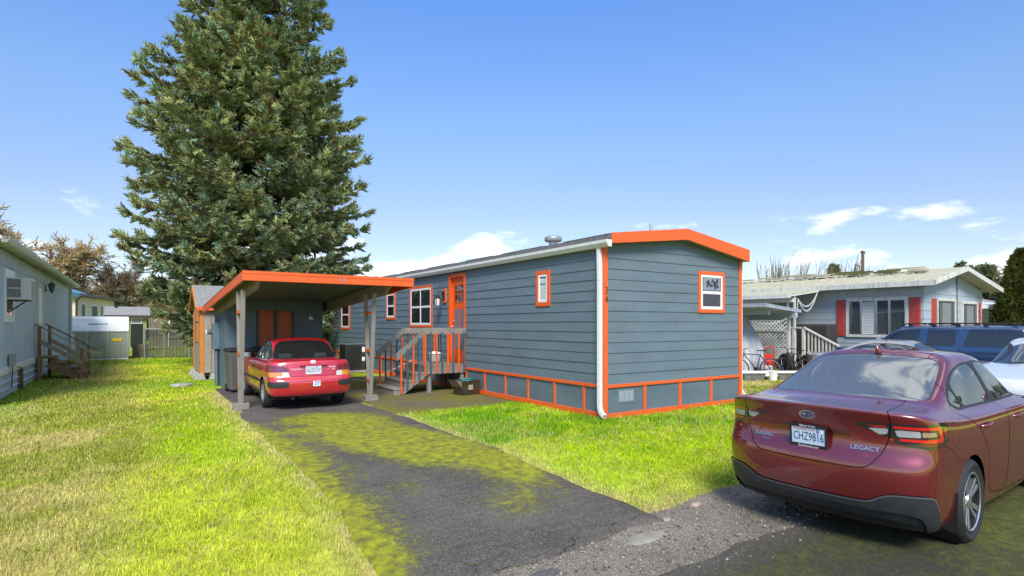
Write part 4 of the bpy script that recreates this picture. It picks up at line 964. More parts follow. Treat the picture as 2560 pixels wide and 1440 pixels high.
# ------------------------------------------------------------------ dark red sedan in the foreground
RBX, RBY, RYAW = -2.15, -4.87, .04
sub = thing('parked_car', 'dark metallic red sedan seen from behind at the right, parked on the road edge', 'car', (RBX, RBY, -.20), RYAW)
sub.scale = (1, 1, 1.105)
SUBP = paint('crimson_pearl_paint', (.165, .008, .012), .40, .4)
Zs = lambda r, s_, f, a=.6, b=3.7: [(0, r), (a, s_), (b, s_), (4.84, f)]
rings = [ring(.34, 4.60, .78, .17, .10, .3), ring(.17, 4.70, .86, .20, .12, .3), ring(.075, 4.78, .897, .31, .13, .3), ring(.025, 4.82, .91, .45, .14, .3), ring(.0, 4.84, .918, .60, .145, .3),
         ring(.012, 4.84, .922, Zs(.715, .70, .66), .145, .3), ring(.055, 4.83, .922, Zs(.765, .76, .70), .14, .3), ring(.075, 4.81, .920, Zs(.86, .85, .73), .14, .3), ring(.062, 4.79, .912, Zs(.985, .925, .76), .14, .3),
         ring(.018, 4.76, .898, Zs(1.068, .975, .79), .15, .3), ring(.012, 4.75, .888, [(0, 1.090), (.5, 1.02), (1.0, .988), (3.7, .98), (4.84, .80)], .15, .3), ring(.020, 4.73, .875, [(0, 1.101), (.5, 1.03), (1.0, .995), (3.7, .985), (4.84, .81)], .15, .3),
         ring(.10, 4.62, .835, [(0, 1.110), (.6, 1.05), (1.2, 1.010), (3.6, 1.0), (4.84, .84)], .13, .3), ring(.42, 4.1, .80, [(0, 1.118), (.6, 1.09), (1.2, 1.025), (3.4, 1.015), (4.2, .94)], .11, .3),
         ring(.60, 3.62, .782, [(0, 1.13), (.8, 1.12), (1.4, 1.04), (3.3, 1.03), (3.7, 1.03)], .10, .3), ring(.67, 3.53, .770, [(0, 1.145), (.8, 1.14), (1.4, 1.07), (3.3, 1.06), (3.6, 1.06)], .10, .3),
         ring(1.02, 3.10, .712, [(0, 1.30), (1.5, 1.245), (2.7, 1.235), (3.2, 1.24)], .08, .25), ring(1.36, 2.72, .640, [(0, 1.425), (1.7, 1.40), (2.6, 1.39), (2.8, 1.38)], .06, .18), ring(1.52, 2.58, .575, [(0, 1.462), (2, 1.458), (2.7, 1.44)], .05, .15),
         ring(1.60, 2.50, .40, [(0, 1.483), (2, 1.49), (2.7, 1.465)], .03, .1), ring(1.60, 2.50, .0, [(0, 1.487), (2, 1.496), (2.7, 1.47)], .0, .0)]
sh = Shell(rings, 12, 8)
m = sh.mesh
# glass
DLO = [(1.16, 1.035), (.985, 1.09), (1.01, 1.15), (1.17, 1.25), (1.42, 1.345), (1.74, 1.392), (2.2, 1.405), (2.58, 1.365), (2.95, 1.235), (3.28, 1.07), (3.20, 1.035), (2.2, 1.035), (1.25, 1.035)]
fd = f_side(DLO, 2, .5)
_, m0 = split(m, fd); dlo, _ = split(m, fd)
fr_ = f_top([(.64, -.5), (.65, .3), (.69, .60), (.77, .68), (.98, .655), (1.42, .575), (1.475, .48), (1.50, .2), (1.505, -.5)], 1, 1.06)
rg, m0 = split(m0, fr_)
ws = f_top([(3.53, -.5), (3.50, .4), (3.30, .66), (3.05, .64), (2.72, .55), (2.64, .3), (2.62, -.5)], 1, 1.02)
wg, m0 = split(m0, ws)
inner = m0
for wc in (1.10, 3.85):                                                # wheel openings
    fa = lambda P, wc=wc: np.maximum(np.hypot(P[:, 0] - wc, P[:, 2] - .33) - .375, .5 - P[:, 1])
    _, m0 = split(m0, fa); _, inner = split(inner, grow(fa, .006))
PLB = [(-.9, .93), (.335, .93), (.355, .90), (.29, .735), (.25, .715), (-.9, .715)]
fp = f_unr(PLB, 1, .4); _, inner = split(inner, grow(fp, .01))
emit('inner_shell', inner, INNER, sub, off=-.016)
panes = {'quarter': [(1.21, 1.055), (1.045, 1.10), (1.07, 1.15), (1.175, 1.215), (1.33, 1.055)], 'rear': [(1.36, 1.055), (1.205, 1.235), (1.44, 1.33), (1.74, 1.376), (1.97, 1.388), (2.12, 1.055)], 'front': [(2.20, 1.055), (2.06, 1.39), (2.3, 1.388), (2.57, 1.345), (2.92, 1.225), (3.20, 1.075), (3.14, 1.055)]}
rest = dlo
for nm, pl in panes.items():
    g_, rest = split(rest, f_side(pl, 1, .4))
    for s_ in 'RL': o = emit('side_window', g_, GL_L, sub, s_, -.004)
emit('pillar_trim', rest, BLACK, sub, off=-.001)
fch = lambda P: np.abs(fd(P)) - .0065                                 # bright strip round the side glass
emit('rear_window', rg, GL_R, sub, off=-.002); emit('windscreen', wg, GL_L, sub, off=-.002)
blk, m0 = split(m0, grow(fr_, .008)); emit('rear_window_seal', blk, BLACK, sub, off=-.001)
# tail lamps, wrapping round the corner
TAIL = [(.365, .985), (.47, 1.002), (.80, 1.010), (1.00, 1.010), (1.22, 1.018), (1.24, .985), (1.19, .915), (1.12, .850), (.90, .828), (.70, .848), (.59, .905), (.48, .945)]
ft = f_unr(TAIL, 1, .62)
tl, m0 = split(m0, ft)
# lower bumper moulding
BLK = [(-.9, .415), (.40, .415), (.50, .425), (.575, .47), (.66, .50), (.90, .505), (.985, .485), (1.06, .30), (1.075, .13), (-.9, .10)]
fb = f_unr(BLK, 2, .75)
bm_, m0 = split(m0, fb)
PLB = [(-.9, .93), (.335, .93), (.355, .90), (.29, .735), (.25, .715), (-.9, .715)]
fp = f_unr(PLB, 1, .4)
# panel gaps
TRK = [(-.9, .655), (.42, .655), (.50, .68), (.575, .78), (.625, .90), (.655, 1.06), (.66, 1.3), (-.9, 1.3)]
ftr = lambda P: np.maximum(sdf(chaikin(TRK, 2), P[:, 6], P[:, 2]), P[:, 0] - .66)
def strip(m, f, e):
    """cut a band |f| < e out of a mesh: returns (band, rest)"""
    a, b = split(m, grow(f, e)); c, d = split(a, grow(f, -e))
    return d, (c[0], np.concatenate([b[1], c[1]]))
def groove(m, f, e=.0040): return strip(m, f, e)[1]
m0 = groove(m0, ftr); tl_in = tl
q1 = sh.qs(.5) - .5
rear_door = [(1.60, .33), (2.12, .27), (2.14, 1.06), (2.06, 1.5), (1.2, 1.5), (.97, 1.04), (1.18, .96), (1.36, .86), (1.50, .72), (1.555, .55)]
front_door = [(2.14, .27), (3.18, .27), (3.22, .5), (3.25, .9), (3.22, 1.06), (2.6, 1.5), (2.06, 1.5), (2.14, 1.06)]
fdr = f_side(rear_door, 1, .45); ffd = f_side(front_door, 0, .45)
m0 = groove(m0, fdr); m0 = groove(m0, ffd)
fuel = [(.70 + .085 * math.cos(t), .905 + .085 * math.sin(t)) for t in np.linspace(0, 6.28, 20)[:-1]]
m0 = groove(m0, f_side(fuel, 0, .5), .0022)
bump = lambda P: np.maximum(sdf(np.array([(-.5, .74), (.47, .78), (.62, .74), (.80, .66), (.80, -.3), (-.5, -.3)]), P[:, 0], P[:, 2]), np.where((P[:, 6] < .62), 1, -1) * .0 - 0)
bseam = f_side([(.45, .845), (.62, .80), (.86, .66), (.9, .0), (.30, .0), (.30, .86)], 1, .80)
m0 = groove(m0, bseam, .002)
lid, m0 = split(m0, ftr)
lp, lid = split(lid, fp)
dRear, m0 = split(m0, fdr); dFront, m0 = split(m0, ffd)
emit('body', m0, SUBP, sub); emit('boot_lid', lid, SUBP, sub)
for s_ in 'RL': emit('door', dRear, SUBP, sub, s_); emit('door', dFront, SUBP, sub, s_)
# recessed plate pocket
def pocket(P, f, depth, e=.05):
    Q = P.copy(); t = np.clip(-f(P) / e, 0, 1); Q[:, 0] += depth * t; Q[:, 3:6] = P[:, 3:6]; return Q
pk = pocket(lp[0], fp, .045, .04)
o = emit('plate_pocket', (pk, lp[1]), SUBP, sub); 
# refine lamps: dark housing, red light bars, clear reverse lamp, amber
REDL = mat('red_lamp_lens', (.62, .012, .010), .12, coat=1., var=.1, scale=30); CLRL = mat('clear_lamp_lens', (.36, .37, .36), .15, coat=1., var=.2, scale=60, stretch=(1, 1, 3)); DKL = mat('smoked_lamp_lens', (.02, .016, .018), .08, coat=1.); AMB = mat('amber_lamp_lens', (.75, .22, .01), .15, coat=1.); DRED = mat('dark_red_lens', (.22, .006, .004), .12, coat=1.)
ga, tl = strip(tl, ftr, .005)
bars = [('upper_bar', REDL, [(.47, .982), (.62, .989), (.62, .977), (.52, .972)]), ('lamp_bar', REDL, [(.655, .992), (1.075, .990), (1.085, .975), (1.07, .883), (1.03, .876), (.69, .882), (.685, .900), (1.0, .905), (1.02, .918), (1.02, .955), (1.005, .968), (.66, .972)]),
        ('reverse_lamp', CLRL, [(.475, .962), (.625, .968), (.61, .925), (.555, .918)]), ('turn_lamp', CLRL, [(.665, .962), (.84, .960), (.84, .915), (.68, .912)]), ('turn_bulb', mat('tan_bulb_lens', (.34, .24, .15), .15, coat=1.), [(.85, .957), (.98, .952), (.985, .925), (.85, .918)]), ('lower_bar', REDL, [(.555, .906), (.655, .893), (.66, .882), (.60, .886)]),
        ('reflector_strip', DRED, [(.70, .872), (1.05, .868), (1.06, .858), (.90, .856), (.72, .862)]), ('side_marker', DRED, [(1.10, .972), (1.20, .965), (1.14, .905), (1.105, .905)])]
bits = []
for nm, mm, pl in bars:
    b_, tl = split(tl, f_unr(pl, 0, .62)); bits.append((nm, mm, b_))
for s_ in 'RL':
    t_ = emit('tail_lamp', tl, DKL, sub, s_, -.001)
    for nm, mm, b_ in bits: emit(nm, b_, mm, t_, s_, .0015)
# bumper moulding with its raised upper edge and recessed lower diffuser
topb, low = split(bm_, lambda P: -(sdf(chaikin([(-.9, .35), (.55, .355), (.72, .36), (.86, .34), (.905, .25), (.91, .1), (-.9, .05)], 2), P[:, 6], P[:, 2])))
emit('bumper_moulding', topb, DKPL, sub, off=.010)
dfp = low[0].copy(); tt = np.clip((.36 - dfp[:, 2]) / .1, 0, 1); dfp[:, 0] += .03 * tt
emit('diffuser', (dfp, low[1]), DKPL, sub, off=.002)
edge_, _ = strip(topb, lambda P: fb(P) + .008, .006); edge_, _ = split(edge_, lambda P: .385 - P[:, 2]); emit('moulding_edge', edge_, mat('grey_edge_plastic', (.10, .105, .11), .35), sub, off=.013)
# interior, wheels
interior(sub, 1.45, 2.35, .60, .42, 1.0, mat('light_grey_trim', (.18, .18, .17), .85), 3.0)
for s in (1.10, 3.85):
    for sg in (-1, 1): wheel(sub, s, .905, .338, .232, .215, 'twist', sg, rz=.35)
MB().lathe([(.36, 0), (.36, .42)], 32, (1.10, .42, .33), 'y', False).build('wheel_well', BLACK, sub); MB().lathe([(.36, 0), (.36, .42)], 32, (1.10, -.86, .33), 'y', False).build('wheel_well', BLACK, sub)
for sg in (-1, 1):                                                    # mud flaps
    MB().poly([(.745, sg * .905, .46), (.735, sg * .90, .15), (.75, sg * .77, .17), (.76, sg * .77, .42), (.735, sg * .907, .46), (.725, sg * .902, .15), (.738, sg * .77, .17), (.748, sg * .77, .42)],
              [(0, 1, 2, 3), (7, 6, 5, 4), (0, 4, 5, 1), (1, 5, 6, 2), (2, 6, 7, 3), (3, 7, 4, 0)]).build('mud_flap', BLACK, sub)
    for s0 in (1.37, 2.34):                                           # door handles
        MB().tube([(s0 - .02, sg * .905, .905), (s0 + .0, sg * .935, .912), (s0 + .10, sg * .94, .915), (s0 + .19, sg * .935, .915), (s0 + .21, sg * .905, .912)], .013, 8).build('door_handle', SUBP, sub, smooth=60)
    rbox('door_mirror', (3.02, sg * .90 - (.0 if sg > 0 else .18), 1.03), (3.14, sg * .90 + (.18 if sg > 0 else 0), 1.17), SUBP, sub, .04)
MB().box((.85, -.80, .18), (4.4, .80, .24)).build('underbody', BLACK, sub)
MB().tube([(.20, .35, .22), (.75, .35, .25)], .07, 12).build('silencer', DKMET, sub)
# shark fin
MB().poly([(1.50, -.028, 1.462), (1.50, .028, 1.462), (1.74, .004, 1.487), (1.74, -.004, 1.487), (1.49, -.004, 1.535), (1.49, .004, 1.535), (1.545, .006, 1.540), (1.545, -.006, 1.540)],
          [(0, 1, 5, 4), (1, 2, 6, 5), (2, 3, 7, 6), (3, 0, 4, 7), (4, 5, 6, 7)]).build('roof_fin', SUBP, sub, .004, smooth=40)
# plate, frame, badges
def cplate(car, x, zc, tilt, w, h, bgm, top, num, extra, framem=None, topc=None, numc=None, numsize=.085, nsx=.72):
    U = Vector((math.sin(tilt), 0, math.cos(tilt))); N_ = Vector((-math.cos(tilt), 0, math.sin(tilt))); X_ = Vector((0, -1, 0)); O = Vector((x, 0, zc))
    def pt(u, v, d): return O + X_ * u + U * v + N_ * d
    def slabp(nm, u0, u1, v0, v1, d0, d1, mm, par):
        ps = [pt(u, v, d) for d in (d0, d1) for u, v in ((u0, v0), (u1, v0), (u1, v1), (u0, v1))]
        return MB().poly(ps, [(3, 2, 1, 0), (4, 5, 6, 7), (0, 1, 5, 4), (1, 2, 6, 5), (2, 3, 7, 6), (3, 0, 4, 7)]).build(nm, mm, par)
    pl = slabp('licence_plate', -w / 2, w / 2, -h / 2, h / 2, 0, .003, bgm, car)
    F_ = lambda u, v, d=.0035: frame_m(pt(u, v, d), X_, U)
    text(num, numsize, numc, pl, F_(0, -.008), 'plate_number', .0004, nsx)
    if top: text(top, .030, topc, pl, F_(-w * .13, h * .33), 'plate_state', .0004, .95)
    return pl, slabp, F_
PLW = mat('plate_blue_white', (.62, .70, .76), .35, col2=(.45, .62, .78), scale=7); PLN = mat('plate_navy', (.01, .04, .10), .4); PLR = mat('plate_red', (.45, .06, .04), .4); WTX = mat('white_print', (.8, .8, .8), .4)
pl, slabp, F_ = cplate(sub, .068, .832, -.10, .305, .152, PLW, 'WASHINGTON', 'CHZ9816', None, topc=PLR, numc=PLN, numsize=.100, nsx=.66)
for a in ((-.165, .165, .070, .098), (-.165, .165, -.098, -.066), (-.165, -.147, -.066, .070), (.147, .165, -.066, .070)): slabp('plate_frame', a[0], a[1], a[2], a[3], .0005, .009, BLACK, pl)
text('Believe in nice.', .024, WTX, pl, F_(0, .083, .0092), 'frame_print', .0003); text('DickHannah.com', .026, WTX, pl, F_(0, -.083, .0092), 'frame_print', .0003)
slabp('plate_sticker', .072, .098, .034, .062, .003, .0036, mat('blue_sticker', (.05, .12, .45), .4), pl); slabp('plate_sticker', .104, .138, .036, .060, .003, .0036, WTX, pl)
text('4', .026, WTX, pl, F_(.085, .047, .0038), 'sticker_print', .0002)
surf_text(sh, sub, 'SUBARU', -.43, .795, .042, CHROME, sx=1.25, depth=.002); surf_text(sh, sub, 'AWD', -.405, .758, .024, CHROME, sx=1.3, depth=.0015); surf_text(sh, sub, 'LEGACY', .44, .800, .048, CHROME, sx=1.2, depth=.002)
p_, n_ = sh.at(0, 1.005); O = Vector((p_[0], 0, p_[2])); N_ = Vector((n_[0], 0, n_[2])).normalized(); U = N_.cross(Vector((0, 0, 1)).cross(N_).normalized()); X_ = Vector((0, -1, 0))
def oval(a, b, d0, d1, n=28): 
    ps = [O + X_ * (a * math.cos(6.2832 * i / n)) + U * (b * math.sin(6.2832 * i / n)) + N_ * d for d in (d0, d1) for i in range(n)]
    return MB().poly(ps, [tuple(range(n))[::-1], tuple(range(n, 2 * n))] + [(i, (i + 1) % n, n + (i + 1) % n, n + i) for i in range(n)])
em = oval(.070, .037, -.002, .006).build('emblem', CHROME, sub)
oval(.063, .031, .0055, .0068).build('emblem_field', mat('emblem_blue', (.01, .03, .10), .2, coat=1.), em)
def star(u, v, r):
    ps = [O + X_ * (u + (r if i % 2 == 0 else r * .26) * (1.25 if i in (0, 4) else 1) * math.cos(math.pi * i / 4)) + U * (v + (r * .8 if i % 2 == 0 else r * .26) * math.sin(math.pi * i / 4)) + N_ * d for d in (.0065, .0078) for i in range(8)]
    return MB().poly(ps, [tuple(range(8))[::-1], tuple(range(8, 16))] + [(i, (i + 1) % 8, 8 + (i + 1) % 8, 8 + i) for i in range(8)])
for u, v, r in ((-.024, .006, .026), (.022, .008, .010), (.040, .004, .010), (.012, -.010, .010), (.030, -.014, .010), (.046, -.009, .009)): star(u, v, r).build('emblem_star', CHROME, em)
# ------------------------------------------------------------------ the red compact under the carport
ter = thing('parked_car', 'bright red compact sedan parked under the carport with its boot towards us', 'car', (-4.13, 3.86, .012), R(90))
TP = paint('bright_red_paint', (.52, .010, .018), .05, .05)
Zt = lambda r, s_, f, a=.7, b=3.1: [(0, r), (a, s_), (b, s_), (4.1, f)]
ter.scale = (1, 1, 1.05)
rt = [ring(.12, 3.95, .76, .275, .08, .25), ring(.075, 4.02, .79, .295, .09, .25), ring(.045, 4.08, .805, .35, .10, .25), ring(.02, 4.11, .815, .44, .10, .25), ring(.01, 4.12, .82, .53, .10, .25), ring(.03, 4.12, .822, .595, .10, .25),
      ring(.085, 4.10, .824, .625, .10, .25), ring(.10, 4.08, .826, .72, .11, .25), ring(.12, 4.06, .82, Zt(.82, .80, .68), .12, .25), ring(.135, 4.03, .805, Zt(.905, .865, .72), .13, .25), ring(.16, 3.98, .785, Zt(.948, .885, .75), .13, .25),
      ring(.22, 3.85, .755, Zt(.962, .895, .78), .12, .25), ring(.42, 3.4, .73, Zt(.968, .90, .83, .8, 2.9), .10, .25), ring(.62, 2.98, .712, Zt(.972, .905, .90, .9, 2.7), .09, .25), ring(.68, 2.88, .705, Zt(.99, .93, .93, .9, 2.6), .09, .25),
      ring(.86, 2.55, .655, [(0, 1.14), (1.3, 1.11), (2.4, 1.10), (2.7, 1.10)], .07, .2), ring(1.04, 2.24, .595, [(0, 1.275), (1.4, 1.265), (2.3, 1.25)], .05, .15), ring(1.14, 2.12, .54, [(0, 1.318), (1.5, 1.318), (2.2, 1.30)], .04, .12),
      ring(1.22, 2.05, .36, [(0, 1.335), (1.5, 1.345), (2.2, 1.32)], .02, .08), ring(1.22, 2.05, 0, [(0, 1.338), (1.5, 1.350), (2.2, 1.325)], 0, 0)]
th = Shell(rt, 10, 7, 7); m = th.mesh
DLO = [(.80, .945), (.95, 1.11), (1.10, 1.23), (1.32, 1.275), (1.75, 1.282), (2.10, 1.23), (2.38, 1.10), (2.66, .955), (2.6, .925), (1.4, .925)]
fd = f_side(DLO, 1, .45); dlo, m0 = split(m, fd)
fr_ = f_top([(.66, -.5), (.675, .35), (.74, .60), (.84, .62), (1.02, .535), (1.085, .45), (1.10, -.5)], 1, .96); rgl, m0 = split(m0, fr_)
ws = f_top([(2.88, -.5), (2.85, .35), (2.68, .62), (2.5, .60), (2.24, .50), (2.20, -.5)], 1, .93); wgl, m0 = split(m0, ws)
inner = m0
for wc in (.93, 3.31):
    fa = lambda P, wc=wc: np.maximum(np.hypot(P[:, 0] - wc, P[:, 2] - .29) - .325, .45 - P[:, 1])
    _, m0 = split(m0, fa); _, inner = split(inner, grow(fa, .006))
emit('inner_shell', inner, INNER, ter, off=-.016)
rest = dlo
for pl in ([(.865, .95), (.97, 1.075), (1.06, 1.17), (1.10, 1.19), (1.16, .945)], [(1.185, .945), (1.125, 1.205), (1.32, 1.258), (1.62, 1.268), (1.70, .945)], [(1.76, .945), (1.68, 1.268), (1.78, 1.265), (2.08, 1.215), (2.36, 1.085), (2.58, .965), (2.5, .945)]):
    g_, rest = split(rest, f_side(pl, 1, .4))
    for s_ in 'RL': emit('side_window', g_, GL_L, ter, s_, -.004)
emit('window_trim', rest, BLACK, ter, off=-.001)
GL_T = car_glass('compact_rear_glass', (.42, .46, .46), 1.55, .03)
emit('rear_window', rgl, GL_T, ter, off=-.002); emit('windscreen', wgl, GL_L, ter, off=-.002)
sl, m0 = split(m0, grow(fr_, .016)); emit('rear_window_seal', sl, BLACK, ter, off=-.001)
TL = [(.505, .835), (.72, .855), (.97, .845), (.985, .83), (.96, .655), (.94, .64), (.455, .638), (.448, .655)]
tl, m0 = split(m0, f_unr(TL, 1, .5))
TRK = [(-.9, .645), (.42, .645), (.435, .66), (.50, .85), (.56, .95), (.575, 1.2), (-.9, 1.2)]
ftr = lambda P: np.maximum(sdf(chaikin(TRK, 1), P[:, 6], P[:, 2]), P[:, 0] - .68)
m0 = groove(m0, ftr)
rub, m0 = split(m0, f_unr([(.50, .555), (.985, .555), (1.0, .545), (1.0, .465), (.985, .455), (.50, .455), (.485, .465), (.485, .545)], 1, .6))
side_rub, m0 = split(m0, lambda P: np.maximum(np.maximum(np.abs(P[:, 2] - .525) - .025, 1.22 - P[:, 0]), P[:, 0] - 3.0))
dr_ = f_side([(1.20, .28), (1.73, .26), (1.73, .93), (1.66, 1.3), (1.0, 1.3), (1.02, .93), (1.13, .80), (1.18, .6)], 1, .4); df_ = f_side([(1.73, .26), (2.72, .26), (2.75, .6), (2.70, .93), (2.1, 1.3), (1.66, 1.3), (1.73, .93)], 0, .4)
m0 = groove(m0, dr_, .003); m0 = groove(m0, df_, .003)
lid, m0 = split(m0, ftr); a_, m0 = split(m0, dr_); b_, m0 = split(m0, df_)
fp = f_unr([(-.9, .83), (.255, .83), (.26, .815), (.245, .66), (-.9, .66)], 1, .3)
lp, lid = split(lid, fp); 
_, inner2 = split(inner, grow(fp, .01))
emit('body', m0, TP, ter); emit('boot_lid', lid, TP, ter); emit('plate_pocket', (pocket(lp[0], fp, .012, .02), lp[1]), TP, ter)
for s_ in 'RL': emit('door', a_, TP, ter, s_); emit('door', b_, TP, ter, s_)
emit('side_moulding', side_rub, DKPL, ter, off=.008)
TRED = mat('red_tail_lens', (.16, .004, .006), .15, coat=1., var=.1, scale=40); TAMB = mat('amber_tail_lens', (.72, .24, .01), .15, coat=1., var=.1, scale=40); TCLR = mat('clear_tail_lens', (.62, .58, .50), .15, coat=1., var=.1, scale=40)
up_, lo_ = split(tl, lambda P: .728 - P[:, 2]); cl_, am_ = split(lo_, lambda P: P[:, 6] - .585)
for s_ in 'RL':
    t_ = emit('tail_lamp', up_, TRED, ter, s_, .003); emit('turn_lamp', am_, TAMB, t_, s_, .003); emit('reverse_lamp', cl_, TCLR, t_, s_, .003)
    emit('bumper_pad', rub, DKPL, ter, s_, .014)
# bar over the number plate
MB().box((.095, -.27, .832), (.125, .27, .862)).build('plate_bar', TP, ter, .008)
interior(ter, 1.0, 1.75, .55, .40, .92, mat('grey_blue_cloth', (.16, .19, .21), .9, var=.2), 2.45)
for s in (.93, 3.31):
    for sg in (-1, 1): wheel(ter, s, .80, .288, .185, .175, 'cap', sg)
MB().box((.5, -.70, .19), (3.8, .70, .26)).build('underbody', BLACK, ter); MB().tube([(.16, .38, .24), (.6, .38, .26)], .03, 10).build('exhaust_pipe', DKMET, ter)
rbox('fuel_tank', (.3, -.45, .20), (1.3, .25, .30), BLACK, ter, .03)
for sg in (-1, 1):
    rbox('door_mirror', (2.44, sg * .80 - (.0 if sg > 0 else .16), .90), (2.54, sg * .80 + (.16 if sg > 0 else 0), 1.02), mat('pale_mirror', (.33, .43, .47), .2, metal=.5) if sg > 0 else TP, ter, .035)
    for s0 in (1.12, 1.86): MB().box((s0, sg * .812, .735), (s0 + .14, sg * .832, .775)).build('door_handle', BLACK, ter, .006)
PLT = mat('plate_white', (.66, .70, .73), .35, col2=(.50, .64, .75), scale=6)
pl, slabp, F_ = cplate(ter, .105, .755, -.05, .305, .152, PLT, 'WASHINGTON', 'AQZ5137', None, topc=PLR, numc=PLN, numsize=.100, nsx=.66)
slabp('plate_sticker', .05, .085, .045, .066, .003, .0036, PLR, pl)
tb = surf_text(th, ter, 'TOYOTA', -.33, .775, .042, WTX, sx=1.25, depth=.0015); surf_text(th, ter, 'TERCEL', .365, .795, .036, WTX, sx=1.25, depth=.0015); surf_text(th, ter, 'DX', .40, .762, .034, WTX, sx=1.3, depth=.0015); surf_text(th, ter, 'C', .30, .757, .030, WTX, depth=.0015)
p_, n_ = th.at(0, .905); O = Vector((p_[0], 0, p_[2])); N_ = Vector((n_[0], 0, n_[2])).normalized(); U = N_.cross(Vector((0, 0, 1)).cross(N_).normalized()); X_ = Vector((0, -1, 0))
def ovr(cu, cv, a, b, w=.006, n=24):
    mb = MB(); mb.tube([O + X_ * (cu + a * math.cos(6.2832 * i / n)) + U * (cv + b * math.sin(6.2832 * i / n)) + N_ * .005 for i in range(n + 1)], w, 6, False); return mb
e_ = ovr(0, 0, .052, .030, .0055).build('emblem', WTX, ter); ovr(0, .0, .020, .028, .005).build('emblem_loop', WTX, e_); ovr(0, .014, .038, .013, .005).build('emblem_loop', WTX, e_)
p_, n_ = th.at(.02, .50); o_ = Vector((p_[0] - .004, -.02, .50)); X0 = Vector((0, -1, 0))
bs = MB().box((p_[0] - .006, -.11, .455), (p_[0] + .01, .03, .555)).build('bumper_sticker', mat('white_sticker', (.7, .72, .76), .4), ter)
BP = mat('blue_print', (.04, .08, .4), .4)
for i_, (y_, z_, w_, h_) in enumerate(((-.085, .522, .03, .02), (-.05, .524, .025, .018), (-.015, .522, .028, .02), (-.07, .482, .02, .022), (-.04, .478, .018, .026), (-.012, .480, .02, .02))): box('sticker_print', (p_[0] - .0068, y_ - w_ / 2, z_), (p_[0] - .0055, y_ + w_ / 2, z_ + h_), BP, bs)

# ------------------------------------------------------------------ plainer cars behind
def side_car(root, rings_, paintm, dlo_poly, panes_, rear, front, wheels, glass, wr, doors=(), low=None, qrow=7, rack=None, hwid=.9, ku=8, kv=6):
    sh_ = Shell(rings_, ku, kv, qrow); m_ = sh_.mesh
    f = f_side(dlo_poly, 1 if rack is None else 0, .4); d_, m_ = split(m_, f); r_, m_ = split(m_, rear); w_, m_ = split(m_, front)
    inn_ = m_
    for wc in wheels:
        fa = lambda P, wc=wc: np.maximum(np.hypot(P[:, 0] - wc, P[:, 2] - wr) - wr * 1.14, .4 - P[:, 1]); _, m_ = split(m_, fa)
    emit('inner_shell', m_, INNER, root, off=-.02)
    for dp in doors: m_ = groove(m_, f_side(dp, 1, .4), .004)
    for pl_ in panes_:
        g_, d_ = split(d_, f_side(pl_, 1 if rack is None else 0, .3))
        for s_ in 'RL': emit('side_window', g_, glass, root, s_, -.004)
    emit('window_trim', d_, BLACK if rack is None else paintm, root, off=-.001)
    emit('rear_window', r_, glass, root, off=-.002); emit('windscreen', w_, GL_L, root, off=-.002)
    emit('body', m_, paintm, root)
    for wc in wheels:
        for sg in (-1, 1): wheel(root, wc, hwid, wr, wr * .62, .21, 'cap', sg)
    MB().box((wheels[0] - .4, -hwid * .85, .18), (wheels[1] + .4, hwid * .85, .26)).build('underbody', BLACK, root)
    return sh_
# silvery beige sedan, its roof showing over the red one
bei = thing('parked_car', 'pale beige sedan almost hidden behind the dark red car', 'car', (10.3, 1.55, -.20), R(-90))
side_car(bei, rings, paint('champagne_paint', (.42, .39, .34), .5, .1), [(1.00, 1.045), (1.17, 1.195), (1.42, 1.325), (1.74, 1.392), (2.2, 1.405), (2.58, 1.365), (2.95, 1.235), (3.28, 1.07), (3.20, 1.035), (2.2, 1.035), (1.25, 1.035)],
         list(panes.values()), f_top([(.64, -.5), (.655, .3), (.70, .58), (.78, .635), (.98, .615), (1.42, .545), (1.465, .45), (1.495, -.5)], 1, 1.06), f_top([(3.53, -.5), (3.50, .4), (3.30, .66), (3.05, .64), (2.72, .55), (2.64, .3), (2.62, -.5)], 1, 1.02),
         (1.10, 3.85), GL_L, .335, doors=(rear_door, front_door))
interior(bei, 1.45, 2.35, .60, .42, 1.0, SEAT, 3.0)
MB().poly([(1.60, -.025, 1.475), (1.60, .025, 1.475), (1.80, .0, 1.49), (1.59, .0, 1.55)], [(0, 1, 3), (1, 2, 3), (2, 0, 3)]).build('roof_fin', MATS['champagne_paint'], bei)
# white car facing us at the right edge of the picture
whc = thing('parked_car', 'white car facing us at the right edge of the picture', 'car', (10.05, -4.30, -.17), R(180))
side_car(whc, rings, paint('white_car_paint', (.62, .64, .64), .1, .05), [(1.00, 1.045), (1.17, 1.195), (1.42, 1.325), (1.74, 1.392), (2.2, 1.405), (2.58, 1.365), (2.95, 1.235), (3.28, 1.07), (3.20, 1.035), (2.2, 1.035), (1.25, 1.035)],
         list(panes.values()), f_top([(.64, -.5), (.655, .3), (.70, .58), (.78, .635), (.98, .615), (1.42, .545), (1.465, .45), (1.495, -.5)], 1, 1.06), f_top([(3.53, -.5), (3.50, .4), (3.30, .66), (3.05, .64), (2.72, .55), (2.64, .3), (2.62, -.5)], 1, 1.02),
         (1.10, 3.85), GL_L, .335, doors=(rear_door, front_door))
interior(whc, 1.45, 2.35, .60, .42, 1.0, SEAT, 3.0)
whc.scale = (1, 1.02, 1.10)
for y in (-.35, .1): MB().bar((3.56, y, 1.055), (3.42, y + .45, 1.085), .02, .02).build('wiper', BLACK, whc)
